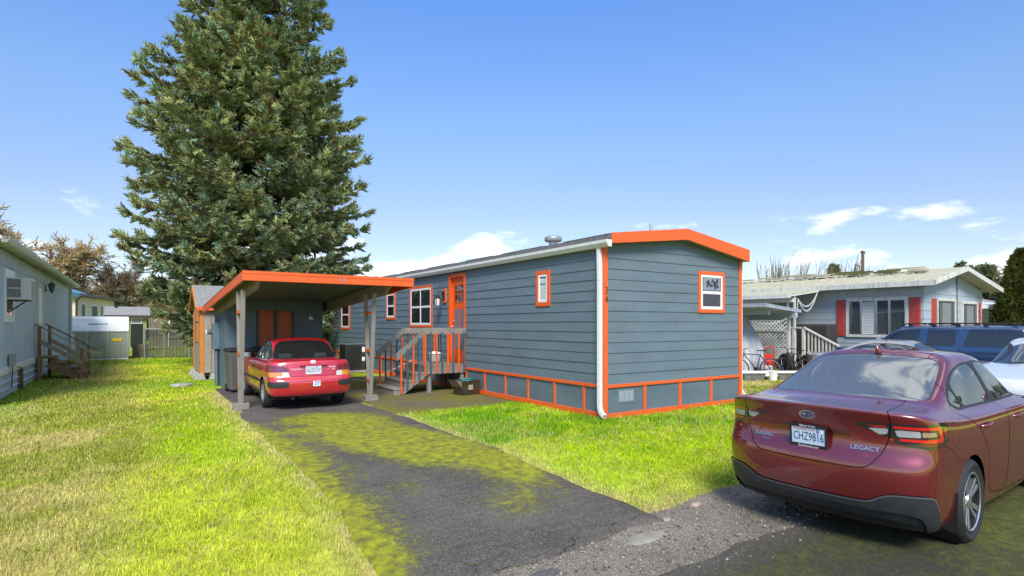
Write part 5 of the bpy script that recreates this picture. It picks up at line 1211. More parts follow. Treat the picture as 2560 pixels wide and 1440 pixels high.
# big blue estate with roof rails
suv = thing('parked_suv', 'long dark blue sport utility vehicle with black roof rails before the grey house', 'suv', (13.45, -3.05, -.115), R(90))
SP = paint('blue_suv_paint', (.010, .042, .115), .2, .1)
zc = lambda v, f: [(0, v), (3.9, v), (5.6, f)]
rs = [ring(.20, 5.45, .82, .30, .05, .15), ring(.08, 5.53, .92, .34, .06, .15), ring(.03, 5.57, .955, .46, .07, .15), ring(.02, 5.58, .965, .62, .07, .15), ring(.05, 5.58, .97, .72, .07, .15), ring(.09, 5.56, .975, .85, .07, .15), ring(.10, 5.55, .975, zc(.98, .93), .07, .15),
      ring(.11, 5.53, .97, zc(1.06, 1.0), .07, .15), ring(.115, 5.48, .955, zc(1.11, 1.04), .07, .15), ring(.12, 5.30, .945, zc(1.13, 1.06), .07, .15), ring(.13, 4.55, .935, [(0, 1.16), (4.0, 1.15), (5, 1.10)], .07, .15), ring(.15, 4.32, .925, 1.19, .07, .15),
      ring(.22, 4.0, .885, 1.42, .06, .15), ring(.30, 3.66, .84, 1.66, .06, .12), ring(.36, 3.52, .80, 1.735, .05, .1), ring(.45, 3.42, .72, 1.772, .05, .1), ring(.55, 3.3, .45, 1.792, .03, .1), ring(.55, 3.3, 0, 1.80, 0, 0)]
side_car(suv, rs, SP, [(.26, 1.17), (.36, 1.66), (.42, 1.69), (3.40, 1.69), (3.52, 1.66), (3.98, 1.40), (4.14, 1.22), (4.1, 1.17)], [[(.32, 1.19), (.40, 1.665), (1.02, 1.675), (1.02, 1.19)], [(1.028, 1.19), (1.028, 1.675), (1.60, 1.675), (1.74, 1.19)], [(1.92, 1.19), (1.90, 1.66), (2.60, 1.66), (2.64, 1.19)], [(2.84, 1.19), (2.80, 1.66), (3.34, 1.66), (3.50, 1.60), (3.86, 1.38), (3.98, 1.19)]],
         f_top([(-.1, -.5), (-.1, .7), (.26, .74), (.33, .70), (.36, -.5)], 1, 1.15), f_top([(4.30, -.5), (4.26, .4), (4.10, .80), (3.95, .80), (3.62, .74), (3.56, .3), (3.56, -.5)], 1, 1.17), (1.1, 4.45), GL_D, .37,
         doors=([(1.80, .45), (2.74, .45), (2.74, 1.15), (2.70, 1.70), (1.84, 1.70), (1.80, 1.15)], [(2.74, .45), (3.9, .45), (3.95, 1.15), (3.5, 1.68), (2.70, 1.70), (2.74, 1.15)]), hwid=.95, rack=1)
for sg in (-1, 1):
    MB().tube([(.55, sg * .74, 1.80), (.62, sg * .74, 1.845), (2.0, sg * .74, 1.855), (3.2, sg * .72, 1.845), (3.32, sg * .72, 1.79)], .018, 8).build('roof_rail', BLACK, suv, smooth=60)
    for s in (.62, 1.25, 1.9, 2.5, 3.1): MB().box((s - .06, sg * .74 - .02, 1.765), (s + .06, sg * .74 + .02, 1.85)).build('rail_foot', BLACK, suv, .005)
interior(suv, 1.9, 3.0, .75, .7, 1.30, SEAT, 3.75)
# ------------------------------------------------------------------ the pale blue house at the left edge
LX = -9.62
lh = thing('mobile_home', 'pale blue mobile home with vertical grooves at the left edge', 'house', (0, 0, 0))
xs = []; y = 8.0
while y < 25.35: xs += [(y, 0), (y + .185, 0), (y + .192, -.012), (y + .203, -.012), (y + .21, 0)]; y += .21
n = len(xs); V = [(LX + q, yy, z) for z in (.56, 3.42) for yy, q in xs]
me = bpy.data.meshes.new('wall'); me.from_pydata(V, [], [(i, i + 1, n + i + 1, n + i) for i in range(n - 1)]); link('wall', me, LBLUE, lh)
box('end_wall', (LX - 4.2, 25.36, .0), (LX, 25.42, 3.45), LBLUE, lh); box('near_wall', (LX - 4.2, 7.96, .0), (LX, 8.0, 3.45), LBLUE, lh)
box('core', (LX - 4.2, 8.01, .1), (LX - .03, 25.35, 3.42), GREYD, lh)
box('batten_strip', (LX + .002, 8.0, 3.08), (LX + .022, 25.4, 3.125), LBLUE, lh)
box('upper_panel', (LX + .003, 8.0, 3.125), (LX + .014, 25.4, 3.42), LBLUE, lh)
rf = MB().prism([(LX + .27, 3.46), (LX + .27, 3.53), (LX - 2.1, 3.85), (LX - 4.5, 3.53), (LX - 4.5, 3.46), (LX - 2.1, 3.77)], 'y', 7.7, 25.6).build('roof', OLDW, lh)
gt = MB().prism([(LX + .272 - x, 3.40 + z) for x, z in gprof], 'y', 7.7, 25.55).build('gutter', OLDW, lh)
yy = 8.2
while yy < 25.4: box('gutter_strap', (LX + .02, yy, 3.41), (LX + .41, yy + .03, 3.428), OLDW, lh); yy += .62
box('skirt_band', (LX - .01, 8.0, .55), (LX + .03, 15.0, .70), WHITE, lh, .004); box('skirt_band', (LX - .01, 16.4, .46), (LX + .03, 25.4, .60), WHITE, lh, .004)
for a, b in ((8.0, 11.72), (12.55, 25.4)):
    prof = []
    for k in range(3): z0 = .02 + k * .18; prof += [(LX - .005, z0), (LX - .005, z0 + .13), (LX + .02, z0 + .145), (LX + .02, z0 + .165), (LX - .005, z0 + .179)]
    prof += [(LX - .04, .56), (LX - .04, .0)]
    MB().prism(prof, 'y', a, b).build('skirt', LBLUE, lh)
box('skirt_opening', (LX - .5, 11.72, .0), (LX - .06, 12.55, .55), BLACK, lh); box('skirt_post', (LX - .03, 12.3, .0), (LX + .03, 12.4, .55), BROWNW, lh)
box('corner_board', (LX - .02, 25.30, .0), (LX + .035, 25.45, 3.42), OLDW, lh)
spout('downspout', [(LX + .09, 25.34, 3.4), (LX + .09, 25.34, .2), (LX + .28, 25.30, .06)], .08, .07, WHITE, lh)
window('s', 9.85, 11.05, 1.76, 3.02, rows=1, tw=.12, parent=lh, trim=WHITE, fr=.05)
for o in list(lh.children):
    if o.name.startswith('window'):
        for q in [o] + list(o.children): q.data.transform(Matrix.Diagonal((-1, 1, 1, 1))); q.data.transform(Matrix.Translation((LX, 0, 0)))
# white door and frame
box('door_frame', (LX - .02, 15.15, .66), (LX + .035, 15.30, 3.0), OLDW, lh); box('door_frame', (LX - .02, 16.32, .66), (LX + .035, 16.45, 3.0), OLDW, lh); box('door_frame', (LX - .02, 15.301, 2.88), (LX + .034, 16.319, 3.0), OLDW, lh)
ld = box('door', (LX - .02, 15.302, .68), (LX + .012, 16.318, 2.879), WHITE, lh)
for z0, z1 in ((.85, 1.55), (1.7, 2.7)): box('door_panel', (LX + .0125, 15.45, z0), (LX + .02, 16.17, z1), WHITE, ld, .004)
MB().lathe([(0, .09), (.03, .08), (.012, .03), (.03, .0)], 10, (LX + .012, 15.4, 1.65), 'x').build('door_knob', SATIN, ld, smooth=50)
mb = MB(); mb.box((LX + .01, 17.1, 2.82), (LX + .03, 17.22, 3.02)); mb.tube([(LX + .03, 17.16, 2.9), (LX + .12, 17.16, 2.86), (LX + .16, 17.16, 2.94)], .015, 6); mb.lathe([(0, -.16), (.03, -.14), (.05, -.09), (.10, .12), (.13, .13), (.04, .2), (0, .26)], 8, (LX + .17, 17.16, 2.92))
mb.build('wall_lantern', mat('verdigris_metal', (.05, .075, .08), .5), lh, smooth=40)
ac = rbox('window_air_conditioner', (LX + .0, 10.05, 2.30), (LX + .46, 10.75, 2.82), mat('beige_appliance', (.55, .54, .50), .5, var=.06), lh, .012)
for i in range(14): box('louvre', (LX + .461, 10.12, 2.35 + i * .031), (LX + .47, 10.68, 2.35 + i * .031 + .018), mat('ac_louvre', (.42, .42, .40), .5), ac)
for z0 in (2.36, 2.59): 
    g_ = box('grille', (LX + .04, 10.035, z0), (LX + .27, 10.0495, z0 + .19), mat('ac_dark', (.08, .085, .09), .6), ac)
    for i in range(9): box('fin', (LX + .05 + i * .024, 10.028, z0 + .005), (LX + .058 + i * .024, 10.0345, z0 + .185), MATS['ac_louvre'], ac)
MB().bar((LX + .0, 10.3, 1.98), (LX + .36, 10.3, 2.29), .03, .03).build('bracket', DKMET, ac); box('bracket_foot', (LX + .0, 10.1, 2.27), (LX + .4, 10.7, 2.297), DKMET, ac)
bx_ = box('outlet_box', (LX + .03, 10.25, .72), (LX + .13, 10.5, 1.0), mat('grey_enamel', (.30, .31, .29), .5, var=.1), lh, .01)
MB().tube([(LX + .08, 10.4, .72), (LX + .07, 10.42, .5), (LX + .05, 10.44, .2)], .012, 6).build('cable', DKMET, bx_)
MB().tube([(LX + .03, 11.35, .62), (LX + .14, 11.35, .62), (LX + .16, 11.35, .56)], .02, 8).build('tap', mat('brass', (.35, .25, .12), .4, metal=.7), lh, smooth=50)
# wooden steps of that house
ws_ = thing('wooden_steps', 'brown wooden steps with sloping handrails beside the pale blue house', 'stairs')
for y, x0 in ((14.62, -9.50), (16.30, -9.42)):
    for x, zt in ((x0, 1.66), (x0 + 1.02, .97)): box('post', (x - .045, y - .045, -.02), (x + .045, y + .045, zt), BROWNW, ws_, .004)
    MB().bar((x0 - .10, y - .0, 1.72), (x0 + 1.32, y - .0, .80 + .0), .12, .035).build('hand_rail', TANW if y < 15 else mat('dark_rail_wood', (.07, .055, .04), .7, var=.2), ws_)
    MB().bar((x0 + .05, y - .062, 1.18), (x0 + 1.05, y - .062, .48), .035, .13).build('mid_rail', TANW, ws_)
for i in range(4):
    zt = .70 - .165 * i; x0 = -9.58 + (.0 if i == 0 else .36 + .27 * (i - 1)); x1 = x0 + (.40 if i == 0 else .32)
    box('tread', (x0, 14.72, zt - .045), (x1, 16.2, zt), BROWNW, ws_, .004)
    box('riser', (x1 - .06, 14.76, zt - .165), (x1 - .03, 16.16, zt - .046), BROWNW, ws_)
for y in (14.70, 16.18): MB().bar((-9.3, y, .50), (-8.42, y, -.0), .04, .24).build('stringer', BROWNW, ws_)

# ------------------------------------------------------------------ behind: cream house, greenhouse, sheds, fences
crh = thing('cream_house', 'cream house with blue metal roof rising behind the greenhouse', 'house', (-10.25, 37.8, 0), -math.atan2(1.75, 8.4))
box('wall', (-6, 0, 0), (0, 8.8, 3.55), CREAM, crh)
for k in range(12):
    z = .3 + k * .27
    box('siding_board', (.0, -.012, z), (.022, 8.81, z + .262), CREAM, crh); box('siding_board', (-6, -.022, z), (-.0, -.001, z + .262), CREAM, crh)
for y0, y1, z0, z1 in ((1.1, 1.9, 1.2, 3.1), (3.2, 4.6, 1.4, 3.05), (5.3, 5.8, 1.4, 3.1), (6.2, 6.9, 1.4, 3.1), (7.7, 8.2, 1.4, 2.9)):
    w_ = box('window', (.0, y0, z0), (.035, y1, z1), WHITE, crh); box('pane', (.036, y0 + .08, z0 + .08), (.04, y1 - .08, z1 - .08), mat('greyed_pane', (.16, .19, .20), .1), w_)
MB().prism([(.35, 3.5), (.35, 3.62), (-3, 4.0), (-6.4, 3.6), (-6.4, 3.5)], 'y', -.4, 9.2).build('roof', BRONZE, crh)
MB().prism([(.36, 3.48), (.46, 3.50), (.46, 3.66), (.36, 3.66)], 'y', -.4, 9.2).build('gutter', BRONZE, crh)
MB().tube([(.4, -.3, 3.5), (.1, -.08, 3.2), (.08, -.07, .3)], .06, 8).build('downspout', BRONZE, crh, smooth=50)
br = MB().prism([(-.2, 3.62), (-3.0, 4.75), (-5.8, 3.62), (-5.8, 3.72), (-3.0, 4.88), (-.05, 3.70)], 'y', -.3, 3.4).build('upper_roof', BLUMET, crh)
for k in range(10):
    y = -.2 + k * .38; MB().bar((-.15, y, 3.73), (-3.0, y, 4.90), .04, .05).build('roof_seam', BLUMET, br)
MB().prism([(-.4, 3.62), (-3.0, 4.66), (-5.6, 3.62)], 'y', 3.2, 3.35).build('upper_gable', WHITE, crh)
box('fascia', (-6, -.42, 3.42), (.36, -.38, 3.66), mat('teal_fascia', (.02, .09, .13), .5), crh)
mb = MB().box((.02, .4, 1.5), (.12, .7, 1.7)); mb.build('hose_reel', BRONZE, crh)
# greenhouse
GHP = mat('polycarbonate', (.62, .65, .62), .3, var=.12, scale=2); 
def twin(name, col, alpha):
    m = bpy.data.materials.new(name); m.use_nodes = True; p = m.node_tree.nodes['Principled BSDF']; p.inputs['Base Color'].default_value = (*col, 1); p.inputs['Roughness'].default_value = .3; p.inputs['Alpha'].default_value = alpha; return m
GHT = twin('clouded_panel', (.42, .46, .42), .45)
ALU = mat('aluminium', (.50, .52, .51), .4, metal=.5, var=.1)
gh = thing('greenhouse', 'small greenhouse with white roof panels and cloudy walls on the far lawn', 'greenhouse')
GX0, GX1, GY, GZ, GR, GD = -10.6, -7.36, 25.9, 1.36, 2.06, 1.95
cols = np.linspace(GX0, GX1, 5)
box('base_rail', (GX0, GY - .03, -.02), (GX1, GY + .03, .06), WHITE, gh); box('eave_rail', (GX0, GY - .03, GZ - .03), (GX1, GY + .03, GZ + .02), ALU, gh); box('ridge', (GX0, GY + GD / 2 - .03, GR - .02), (GX1, GY + GD / 2 + .03, GR + .03), WHITE, gh)
for x in cols:
    box('upright', (x - .02, GY - .02, .06), (x + .02, GY + .02, GZ - .03), ALU, gh)
    MB().bar((x, GY, GZ), (x, GY + GD / 2, GR), .035, .03).build('rafter', WHITE, gh); MB().bar((x, GY + GD, GZ), (x, GY + GD / 2, GR), .035, .03).build('rafter', WHITE, gh)
    box('upright', (x - .02, GY + GD - .02, .0), (x + .02, GY + GD + .02, GZ), ALU, gh)
for x0, x1 in zip(cols, cols[1:]):
    box('wall_panel', (x0 + .021, GY - .004, .061), (x1 - .021, GY + .004, GZ - .031), GHT, gh); box('wall_panel', (x0 + .021, GY + GD - .004, .0), (x1 - .021, GY + GD + .004, GZ), GHT, gh)
    for s in (0, 1):
        ya, yb = (GY, GY + GD / 2) if s == 0 else (GY + GD, GY + GD / 2)
        MB().poly([(x0 + .02, ya, GZ + .02), (x1 - .02, ya, GZ + .02), (x1 - .02, yb, GR + .01), (x0 + .02, yb, GR + .01), (x0 + .02, ya, GZ + .03), (x1 - .02, ya, GZ + .03), (x1 - .02, yb, GR + .02), (x0 + .02, yb, GR + .02)], [(0, 3, 2, 1), (4, 5, 6, 7), (0, 1, 5, 4), (1, 2, 6, 5), (2, 3, 7, 6), (3, 0, 4, 7)]).build('roof_panel', GHP, gh)
MB().prism([(GY, .0), (GY + GD, .0), (GY + GD, GZ), (GY + GD / 2, GR), (GY, GZ)], 'x', GX1 - .006, GX1 + .002).build('end_panel', GHT, gh)
MB().prism([(GY, .0), (GY + GD, .0), (GY + GD, GZ), (GY + GD / 2, GR), (GY, GZ)], 'x', GX0 - .006, GX0 + .002).build('end_panel', GHT, gh)
MB().bar((cols[2] + .35, GY - .012, GZ), (cols[2] - .05, GY - .012, .08), .03, .02, (0, 1, 0)).build('brace', ALU, gh); box('vent_bar', (cols[2] + .02, GY + .42, GZ + .355), (cols[3] - .02, GY + .46, GZ + .385), ALU, gh)
tag(box('sign', (-8.0, GY - .03, .88), (-7.62, GY - .008, 1.03), YELLOW), 'yellow plastic sign fixed to the greenhouse wall', 'sign')
pt_ = thing('garden_table', 'dark folding table standing inside the greenhouse', 'table', (-8.0, GY + .75, 0))
MB().box((-.45, -.3, .62), (.45, .3, .66)).build('table_top', DKMET, pt_)
for sx in (-.35, .35):
    for sy in (-.22, .22): MB().bar((sx, sy, 0), (sx * .9, sy, .62), .03, .03).build('leg', DKMET, pt_)
# grey roofed green shed
s2 = thing('green_shed', 'small olive green shed with grey shingle roof behind the greenhouse', 'shed', (-7.4, 36, 0))
box('wall', (-1.1, 0, 0), (.95, 2.5, 2.3), GREEN_S, s2)
MB().prism([(-.25, 2.28), (1.25, 2.86), (2.75, 2.28), (2.75, 2.18), (1.25, 2.76), (-.25, 2.18)], 'x', -1.3, 1.15).build('roof', SHING, s2)
box('fascia', (-1.3, -.28, 2.12), (1.15, -.25, 2.28), BRONZE, s2)
dk = box('doorway', (.1, -.02, .25), (.75, -.001, 1.72), BLACK, s2); MB().poly([(.0, -.03, .3), (.08, -.05, .25), (.0, -.05, 1.85), (-.08, -.03, 1.85)], [(0, 1, 2, 3)]).build('door_edge', GREEN_S, s2)
w_ = box('window', (.12, -.03, 1.75), (.7, -.002, 2.1), WHITE, s2); box('pane', (.16, -.035, 1.79), (.66, -.031, 2.06), mat('greyed_pane', (.16, .19, .20), .1), w_)
MB().lathe([(.06, 0), (.06, .1), (.1, .11), (.1, .16), (0, .17)], 10, (-.7, 1.0, 2.74)).build('roof_vent', DKMET, s2)
rb = thing('raised_bed', 'grey board raised bed between greenhouse and black fence', 'planter', (-6.95, 27.2, 0))
for i in range(4): box('board', (-.25 + .0, -.02, .02 + i * .17), (.45, .02, .18 + i * .17), OLDFENCE, rb)
box('soil', (-.24, .021, .0), (.44, 1.2, .62), mat('soil', (.05, .04, .03), .9), rb)
# dark slatted chain-link fence with galvanised rails
cf = thing('chain_link_fence', 'black slatted chain link dog run fence with steel top rail', 'fence', (0, 26.0, 0))
SL = mat('black_slat', (.012, .013, .015), .5, var=.4, scale=30)
x = -6.64
while x < -3.0: box('slat', (x, -.006, .04), (x + .045, .006, 1.42), SL, cf); x += .062
for x in (-6.68, -5.85, -4.75, -3.6): MB().tube([(x, -.02, -.02), (x, -.02, 1.52)], .03, 8).build('post', GALV, cf, smooth=50)
MB().tube([(-6.7, -.02, 1.47), (-3.0, -.02, 1.47)], .022, 8).build('top_rail', GALV, cf, smooth=50)
box('gate_frame', (-5.75, -.03, .95), (-4.9, -.012, .98), DKMET, cf)
mb = MB()
for k in range(62):                                                  # the wire mesh itself
    x = -6.7 + k * .06; mb.bar((x, -.016, .02), (min(x + 1.4, -3.0), -.016, .02 + min(1.4, -3.0 - x)), .004, .004); mb.bar((x, -.013, .02 + 0), (max(x - 1.4, -6.7), -.013, .02 + min(1.4, x + 6.7)), .004, .004) if x > -6.69 else None
o = mb.build('wire_mesh', GALV, cf); o['kind'] = 'stuff'
MB().bar((-6.66, -.02, 1.46), (-6.55, .9, 1.46), .04, .04).build('side_rail', GALV, cf)
pf = thing('picket_fence', 'old grey wooden picket fence in the far distance behind the spruce', 'fence', (0, 44, 0))
x = -6.2; j = 0
rq = random.Random(9)
while x < 1.5: box('picket', (x, 0, .9 + rq.uniform(-.05, .05)), (x + .10, .03, 2.18 + rq.uniform(-.06, .06)), OLDFENCE, pf); x += .14
box('rail', (-6.2, .031, 1.15), (1.5, .07, 1.25), OLDFENCE, pf); box('rail', (-6.2, .031, 1.85), (1.5, .07, 1.95), OLDFENCE, pf); box('post', (-4.9, -.04, .0), (-4.8, -.001, 2.2), WHITE, pf); box('lower_wall', (-6.2, .08, 0), (1.5, .2, .95), mat('tan_block', (.30, .25, .17), .85, var=.2), pf)
fg = thing('flag', 'small red and white flag leaning over the far picket fence', 'flag', (-5.35, 43.2, 0))
MB().tube([(-.5, 0, 1.9), (.1, 0, 2.75)], .02, 6).build('pole', WHITE, fg)
for k in range(5): box('stripe', (.1 + k * .09, -.01 - .02 * math.sin(k), 2.15 - .04 * k), (.19 + k * .09, .01 - .02 * math.sin(k), 2.75 - .08 * k), REDP if k % 2 == 0 else WHITE, fg)

# ------------------------------------------------------------------ beige garden shed with orange trim
gs = thing('garden_shed', 'beige garden shed with orange trim and shingle roof left of the carport', 'shed')
AX, AX1, BY0, BY1, EZ, RZ = -5.40, -3.1, 12.35, 14.75, 2.20, 2.92
w1 = box('front_wall', (AX, BY0, .2), (AX1, BY0 + .06, EZ), BEIGE, gs)
for x in (-5.1, -4.62, -4.14, -3.66): box('groove', (x, BY0 - .002, .22), (x + .014, BY0 + .001, EZ - .02), mat('groove_dark', (.08, .07, .06), .9), w1)
MB().prism([(BY0 + .061, .2), (BY1, .2), (BY1, EZ), ((BY0 + BY1) / 2, RZ - .04), (BY0 + .061, EZ)], 'x', AX, AX + .05).build('gable_wall', BEIGE, gs)
MB().prism([(BY0 + .061, .2), (BY1, .2), (BY1, EZ), ((BY0 + BY1) / 2, RZ - .04), (BY0 + .061, EZ)], 'x', AX1 - .05, AX1).build('gable_wall', BEIGE, gs)
box('back_wall', (AX + .06, BY1 - .06, .2), (AX1 - .06, BY1 - .001, EZ), BEIGE, gs); box('skid', (AX + .1, BY0 + .1, .1), (AX1 - .1, BY1 - .1, .2), BROWNW, gs)
mid = (BY0 + BY1) / 2
rf = MB().prism([(BY0 - .14, EZ - .02), (mid, RZ), (BY1 + .14, EZ - .02), (BY1 + .14, EZ + .05), (mid, RZ + .07), (BY0 - .14, EZ + .05)], 'x', AX - .12, AX1 + .1).build('roof', SHING, gs)
for k in range(8):
    f = k / 8; y = BY0 - .14 + (mid - BY0 + .14) * f; z = EZ + .05 + (RZ - EZ + .02) * f
    MB().bar((AX - .125, y + .08, z + .036), (AX1 + .1, y + .08, z + .036), .20, .012, Vector((0, -.5, 1)).normalized()).build('shingle_course', SHING, rf)
for y0, y1 in ((BY0 - .14, mid), (BY1 + .14, mid)): MB().bar((AX - .135, y0, EZ - .02), (AX - .135, y1, RZ + .0), .03, .11, (0, 0, 1)).build('barge_board', SHUTO, gs)
box('fascia', (AX - .12, BY0 - .165, EZ - .06), (AX1 + .1, BY0 - .141, EZ + .04), ORANGE, gs)
for y in (BY0 - .012, BY1 - .09): box('corner_board', (AX - .014, y, .18), (AX - .001, y + .10, EZ + .0), SHUTO, gs)
box('corner_board', (AX - .013, BY0 - .013, .18), (AX + .09, BY0 - .001, EZ - .03), SHUTO, gs)
for z0, z1 in ((1.15, 1.72), (1.80, 2.42)): box('shutter', (AX - .03, 13.0, z0), (AX - .002, 14.0, z1), SHUTO, gs, .005)
for i, (x, y) in enumerate(((-5.42, 12.3), (-5.42, 13.2), (-5.42, 14.4), (-5.0, 12.38), (-3.4, 12.5))):
    MB().poly([(x - .16, y - .1, -.01), (x + .16, y - .1, -.01), (x + .16, y + .22, -.01), (x - .16, y + .22, -.01), (x - .11, y - .05, .185), (x + .11, y - .05, .185), (x + .11, y + .17, .185), (x - .11, y + .17, .185)], [(0, 3, 2, 1), (4, 5, 6, 7), (0, 1, 5, 4), (1, 2, 6, 5), (2, 3, 7, 6), (3, 0, 4, 7)]).build('pier_block', CONC, gs, .006)

# ------------------------------------------------------------------ things round the carport and porch
acu = thing('air_conditioner', 'black outdoor air conditioning unit beside the blue wall', 'air conditioner', (-.55, 12.6, .02))
box('plinth', (-.42, -.42, -.02), (.42, .42, .05), CONC, acu); box('case', (-.36, -.36, .05), (.36, .36, .95), DKPL, acu, .02)
box('lid', (-.375, -.375, .951), (.375, .375, 1.0), mat('grey_green_cap', (.10, .14, .15), .45), acu, .015)
for k in range(13):
    z = .14 + k * .06; box('louvre', (-.30, -.373, z), (.20, -.361, z + .022), BLACK, acu); box('louvre', (-.373, -.30, z), (-.361, .30, z + .022), BLACK, acu)
for z0, z1 in ((.70, .88), (.38, .52)): box('label_sticker', (.23, -.366, z0), (.335, -.3605, z1), WHITE, acu)
def bin_(name, x, y, rz, m, label, h=1.02):
    t = thing(name, label, 'bin', (x, y, .02), rz, 'wheelie bins by the storage room wall')
    MB().poly([(-.21, -.24, .05), (.21, -.24, .05), (.21, .22, .05), (-.21, .22, .05), (-.27, -.30, h), (.27, -.30, h), (.27, .28, h), (-.27, .28, h)], [(0, 3, 2, 1), (4, 5, 6, 7), (0, 1, 5, 4), (1, 2, 6, 5), (2, 3, 7, 6), (3, 0, 4, 7)]).build('tub', m, t, .03)
    MB().poly([(-.29, -.33, h + .0), (.29, -.33, h), (.29, .32, h), (-.29, .32, h), (-.26, -.29, h + .07), (.26, -.29, h + .07), (.26, .28, h + .08), (-.26, .28, h + .08)], [(0, 3, 2, 1), (4, 5, 6, 7), (0, 1, 5, 4), (1, 2, 6, 5), (2, 3, 7, 6), (3, 0, 4, 7)]).build('lid', BLACK, t, .015)
    for sx in (-.2, .2): MB().lathe([(.1, -.03), (.1, .03)], 14, (sx, .24, .10), 'x').build('wheel', BLACK, t)
    MB().tube([(-.22, .33, h - .02), (-.2, .38, h - .01), (.2, .38, h - .01), (.22, .33, h - .02)], .015, 6).build('handle', BLACK, t)
bin_('wheelie_bin', -4.93, 8.1, .1, mat('grey_bin_plastic', (.10, .095, .085), .55, var=.1), 'grey wheelie bin with black lid left of the red compact')
bin_('wheelie_bin', -4.35, 8.35, -.1, mat('dark_bin_plastic', (.03, .035, .035), .5, var=.1), 'darker wheelie bin against the storage room wall behind the red compact')
pot = thing('lidded_pot', 'pale round pot with a white lid standing on the porch deck', 'pot', (-.38, 6.20, DT + .002))
MB().lathe([(.12, 0), (.15, .02), (.165, .16), (.17, .20), (.16, .20), (.0, .20)], 20).build('body', mat('glazed_grey', (.42, .42, .38), .3, var=.1), pot, smooth=40)
MB().lathe([(.175, .201), (.17, .23), (.09, .275), (.03, .285), (0, .286)], 20).build('lid', WHITE, pot, smooth=40)
MB().lathe([(.175, .205), (.182, .215), (.175, .222)], 20, caps=False).build('rim_band', DKMET, pot)
tub = thing('hose_tub', 'brown plastic tub on the patio holding a teal garden hose', 'tub', (-.42, 4.42, .025), .15)
b_, t_, h_ = .20, .30, .34
MB().poly([(-.22, -.17, 0), (.22, -.17, 0), (.22, .17, 0), (-.22, .17, 0), (-.30, -.22, h_), (.28, -.22, h_), (.28, .22, h_), (-.30, .22, h_), (-.27, -.19, h_), (.25, -.19, h_), (.25, .19, h_), (-.27, .19, h_), (-.2, -.14, .03), (.2, -.14, .03), (.2, .14, .03), (-.2, .14, .03)],
          [(0, 3, 2, 1), (0, 1, 5, 4), (1, 2, 6, 5), (2, 3, 7, 6), (3, 0, 4, 7), (4, 5, 9, 8), (5, 6, 10, 9), (6, 7, 11, 10), (7, 4, 8, 11), (8, 9, 13, 12), (9, 10, 14, 13), (10, 11, 15, 14), (11, 8, 12, 15), (12, 13, 14, 15)]).build('tub_body', BROWNP, tub)
MB().poly([(-.30, -.22, h_), (-.30, .22, h_), (-.42, .17, h_ + .03), (-.42, -.17, h_ + .03), (-.26, -.2, h_ - .16), (-.26, .2, h_ - .16)], [(0, 1, 2, 3), (3, 2, 5, 4), (0, 3, 4), (1, 5, 2)]).build('spout_lip', mat('pale_brown_plastic', (.22, .17, .13), .5), tub)
box('label', (-.08, -.206, .12), (.06, -.194, .24), mat('yellow_blue_label', (.10, .14, .35), .5, col2=(.5, .42, .1), scale=30), tub)
hp = [( .17 * math.cos(t) * (1 - .1 * math.sin(t * .37)), .13 * math.sin(t), h_ - .05 + .02 * t / 6 + .02 * math.sin(t * 1.7)) for t in np.linspace(0, 25, 120)]
tag(MB().at(-.42, 4.42, .025).tube(hp, .012, 6).build('garden_hose', TEAL, smooth=60), 'teal garden hose coiled in the brown tub', 'hose')
wh = [(-2.05 + .24 * (1 - .008 * i) * math.cos(t), 8.7 + .24 * math.sin(t), .035 + .0011 * i + .008 * math.sin(3 * t)) for i, t in enumerate(np.linspace(0, 31, 130))] + [(-1.6, 8.4, .08), (-1.2, 8.3, .2), (-.5, 8.35, .45), (-.08, 8.4, .62)]
tag(MB().tube(wh, .011, 6).build('garden_hose', mat('white_hose', (.66, .66, .60), .5, var=.1), smooth=60), 'white hose coiled on the patio behind the porch steps', 'hose')
br_ = thing('hand_broom', 'teal scoop with a white handle leaning below the porch deck', 'scoop', (-.80, 5.62, .02))
MB().lathe([(.0, 0), (.06, .01), (.05, .25), (.035, .27)], 12).build('scoop', TEAL, br_, smooth=50); MB().tube([(0, 0, .27), (.02, 0, .33), (.035, 0, .44)], .03, 8).build('grip', WHITE, br_, smooth=50); br_.rotation_euler = (.0, .18, 0)
# the white neighbour glimpsed between storage room and blue home
nb = thing('white_house', 'white neighbouring house with lattice glimpsed behind the carport', 'house', (-.4, 21.2, 0))
box('wall', (-.6, 0, .0), (2.6, 4, 2.5), WHITE, nb)
for k in range(10): box('siding_board', (-.6, -.02, .55 + k * .19), (2.6, -.001, .55 + k * .19 + .18), WHITE, nb)
w_ = box('window', (.6, -.045, 1.35), (1.7, -.0205, 2.2), WHITE, nb)
for k in range(20): box('blind_slat', (.66, -.05, 1.39 + k * .039), (1.64, -.0455, 1.39 + k * .039 + .03), BLIND, w_)
lt = box('lattice_back', (.2, -.06, .1), (2.2, -.05, .95), DKMET, nb)
for k in range(12): MB().bar((.2 + k * .16, -.065, .1), (min(.2 + k * .16 + .85, 2.2), -.065, .1 + min(.85, 2.0 - k * .16)), .03, .006, (0, 1, 0)).build('lath', WHITE, lt); MB().bar((2.2 - k * .16, -.072, .1), (max(2.2 - k * .16 - .85, .2), -.072, .1 + min(.85, 2.0 - k * .16)), .03, .006, (0, 1, 0)).build('lath', WHITE, lt)
MB().prism([(-.25, 2.45), (2, 3.0), (4.25, 2.45), (4.25, 2.55), (2, 3.1), (-.25, 2.55)], 'x', -.8, 2.8).build('roof', SHING, nb)
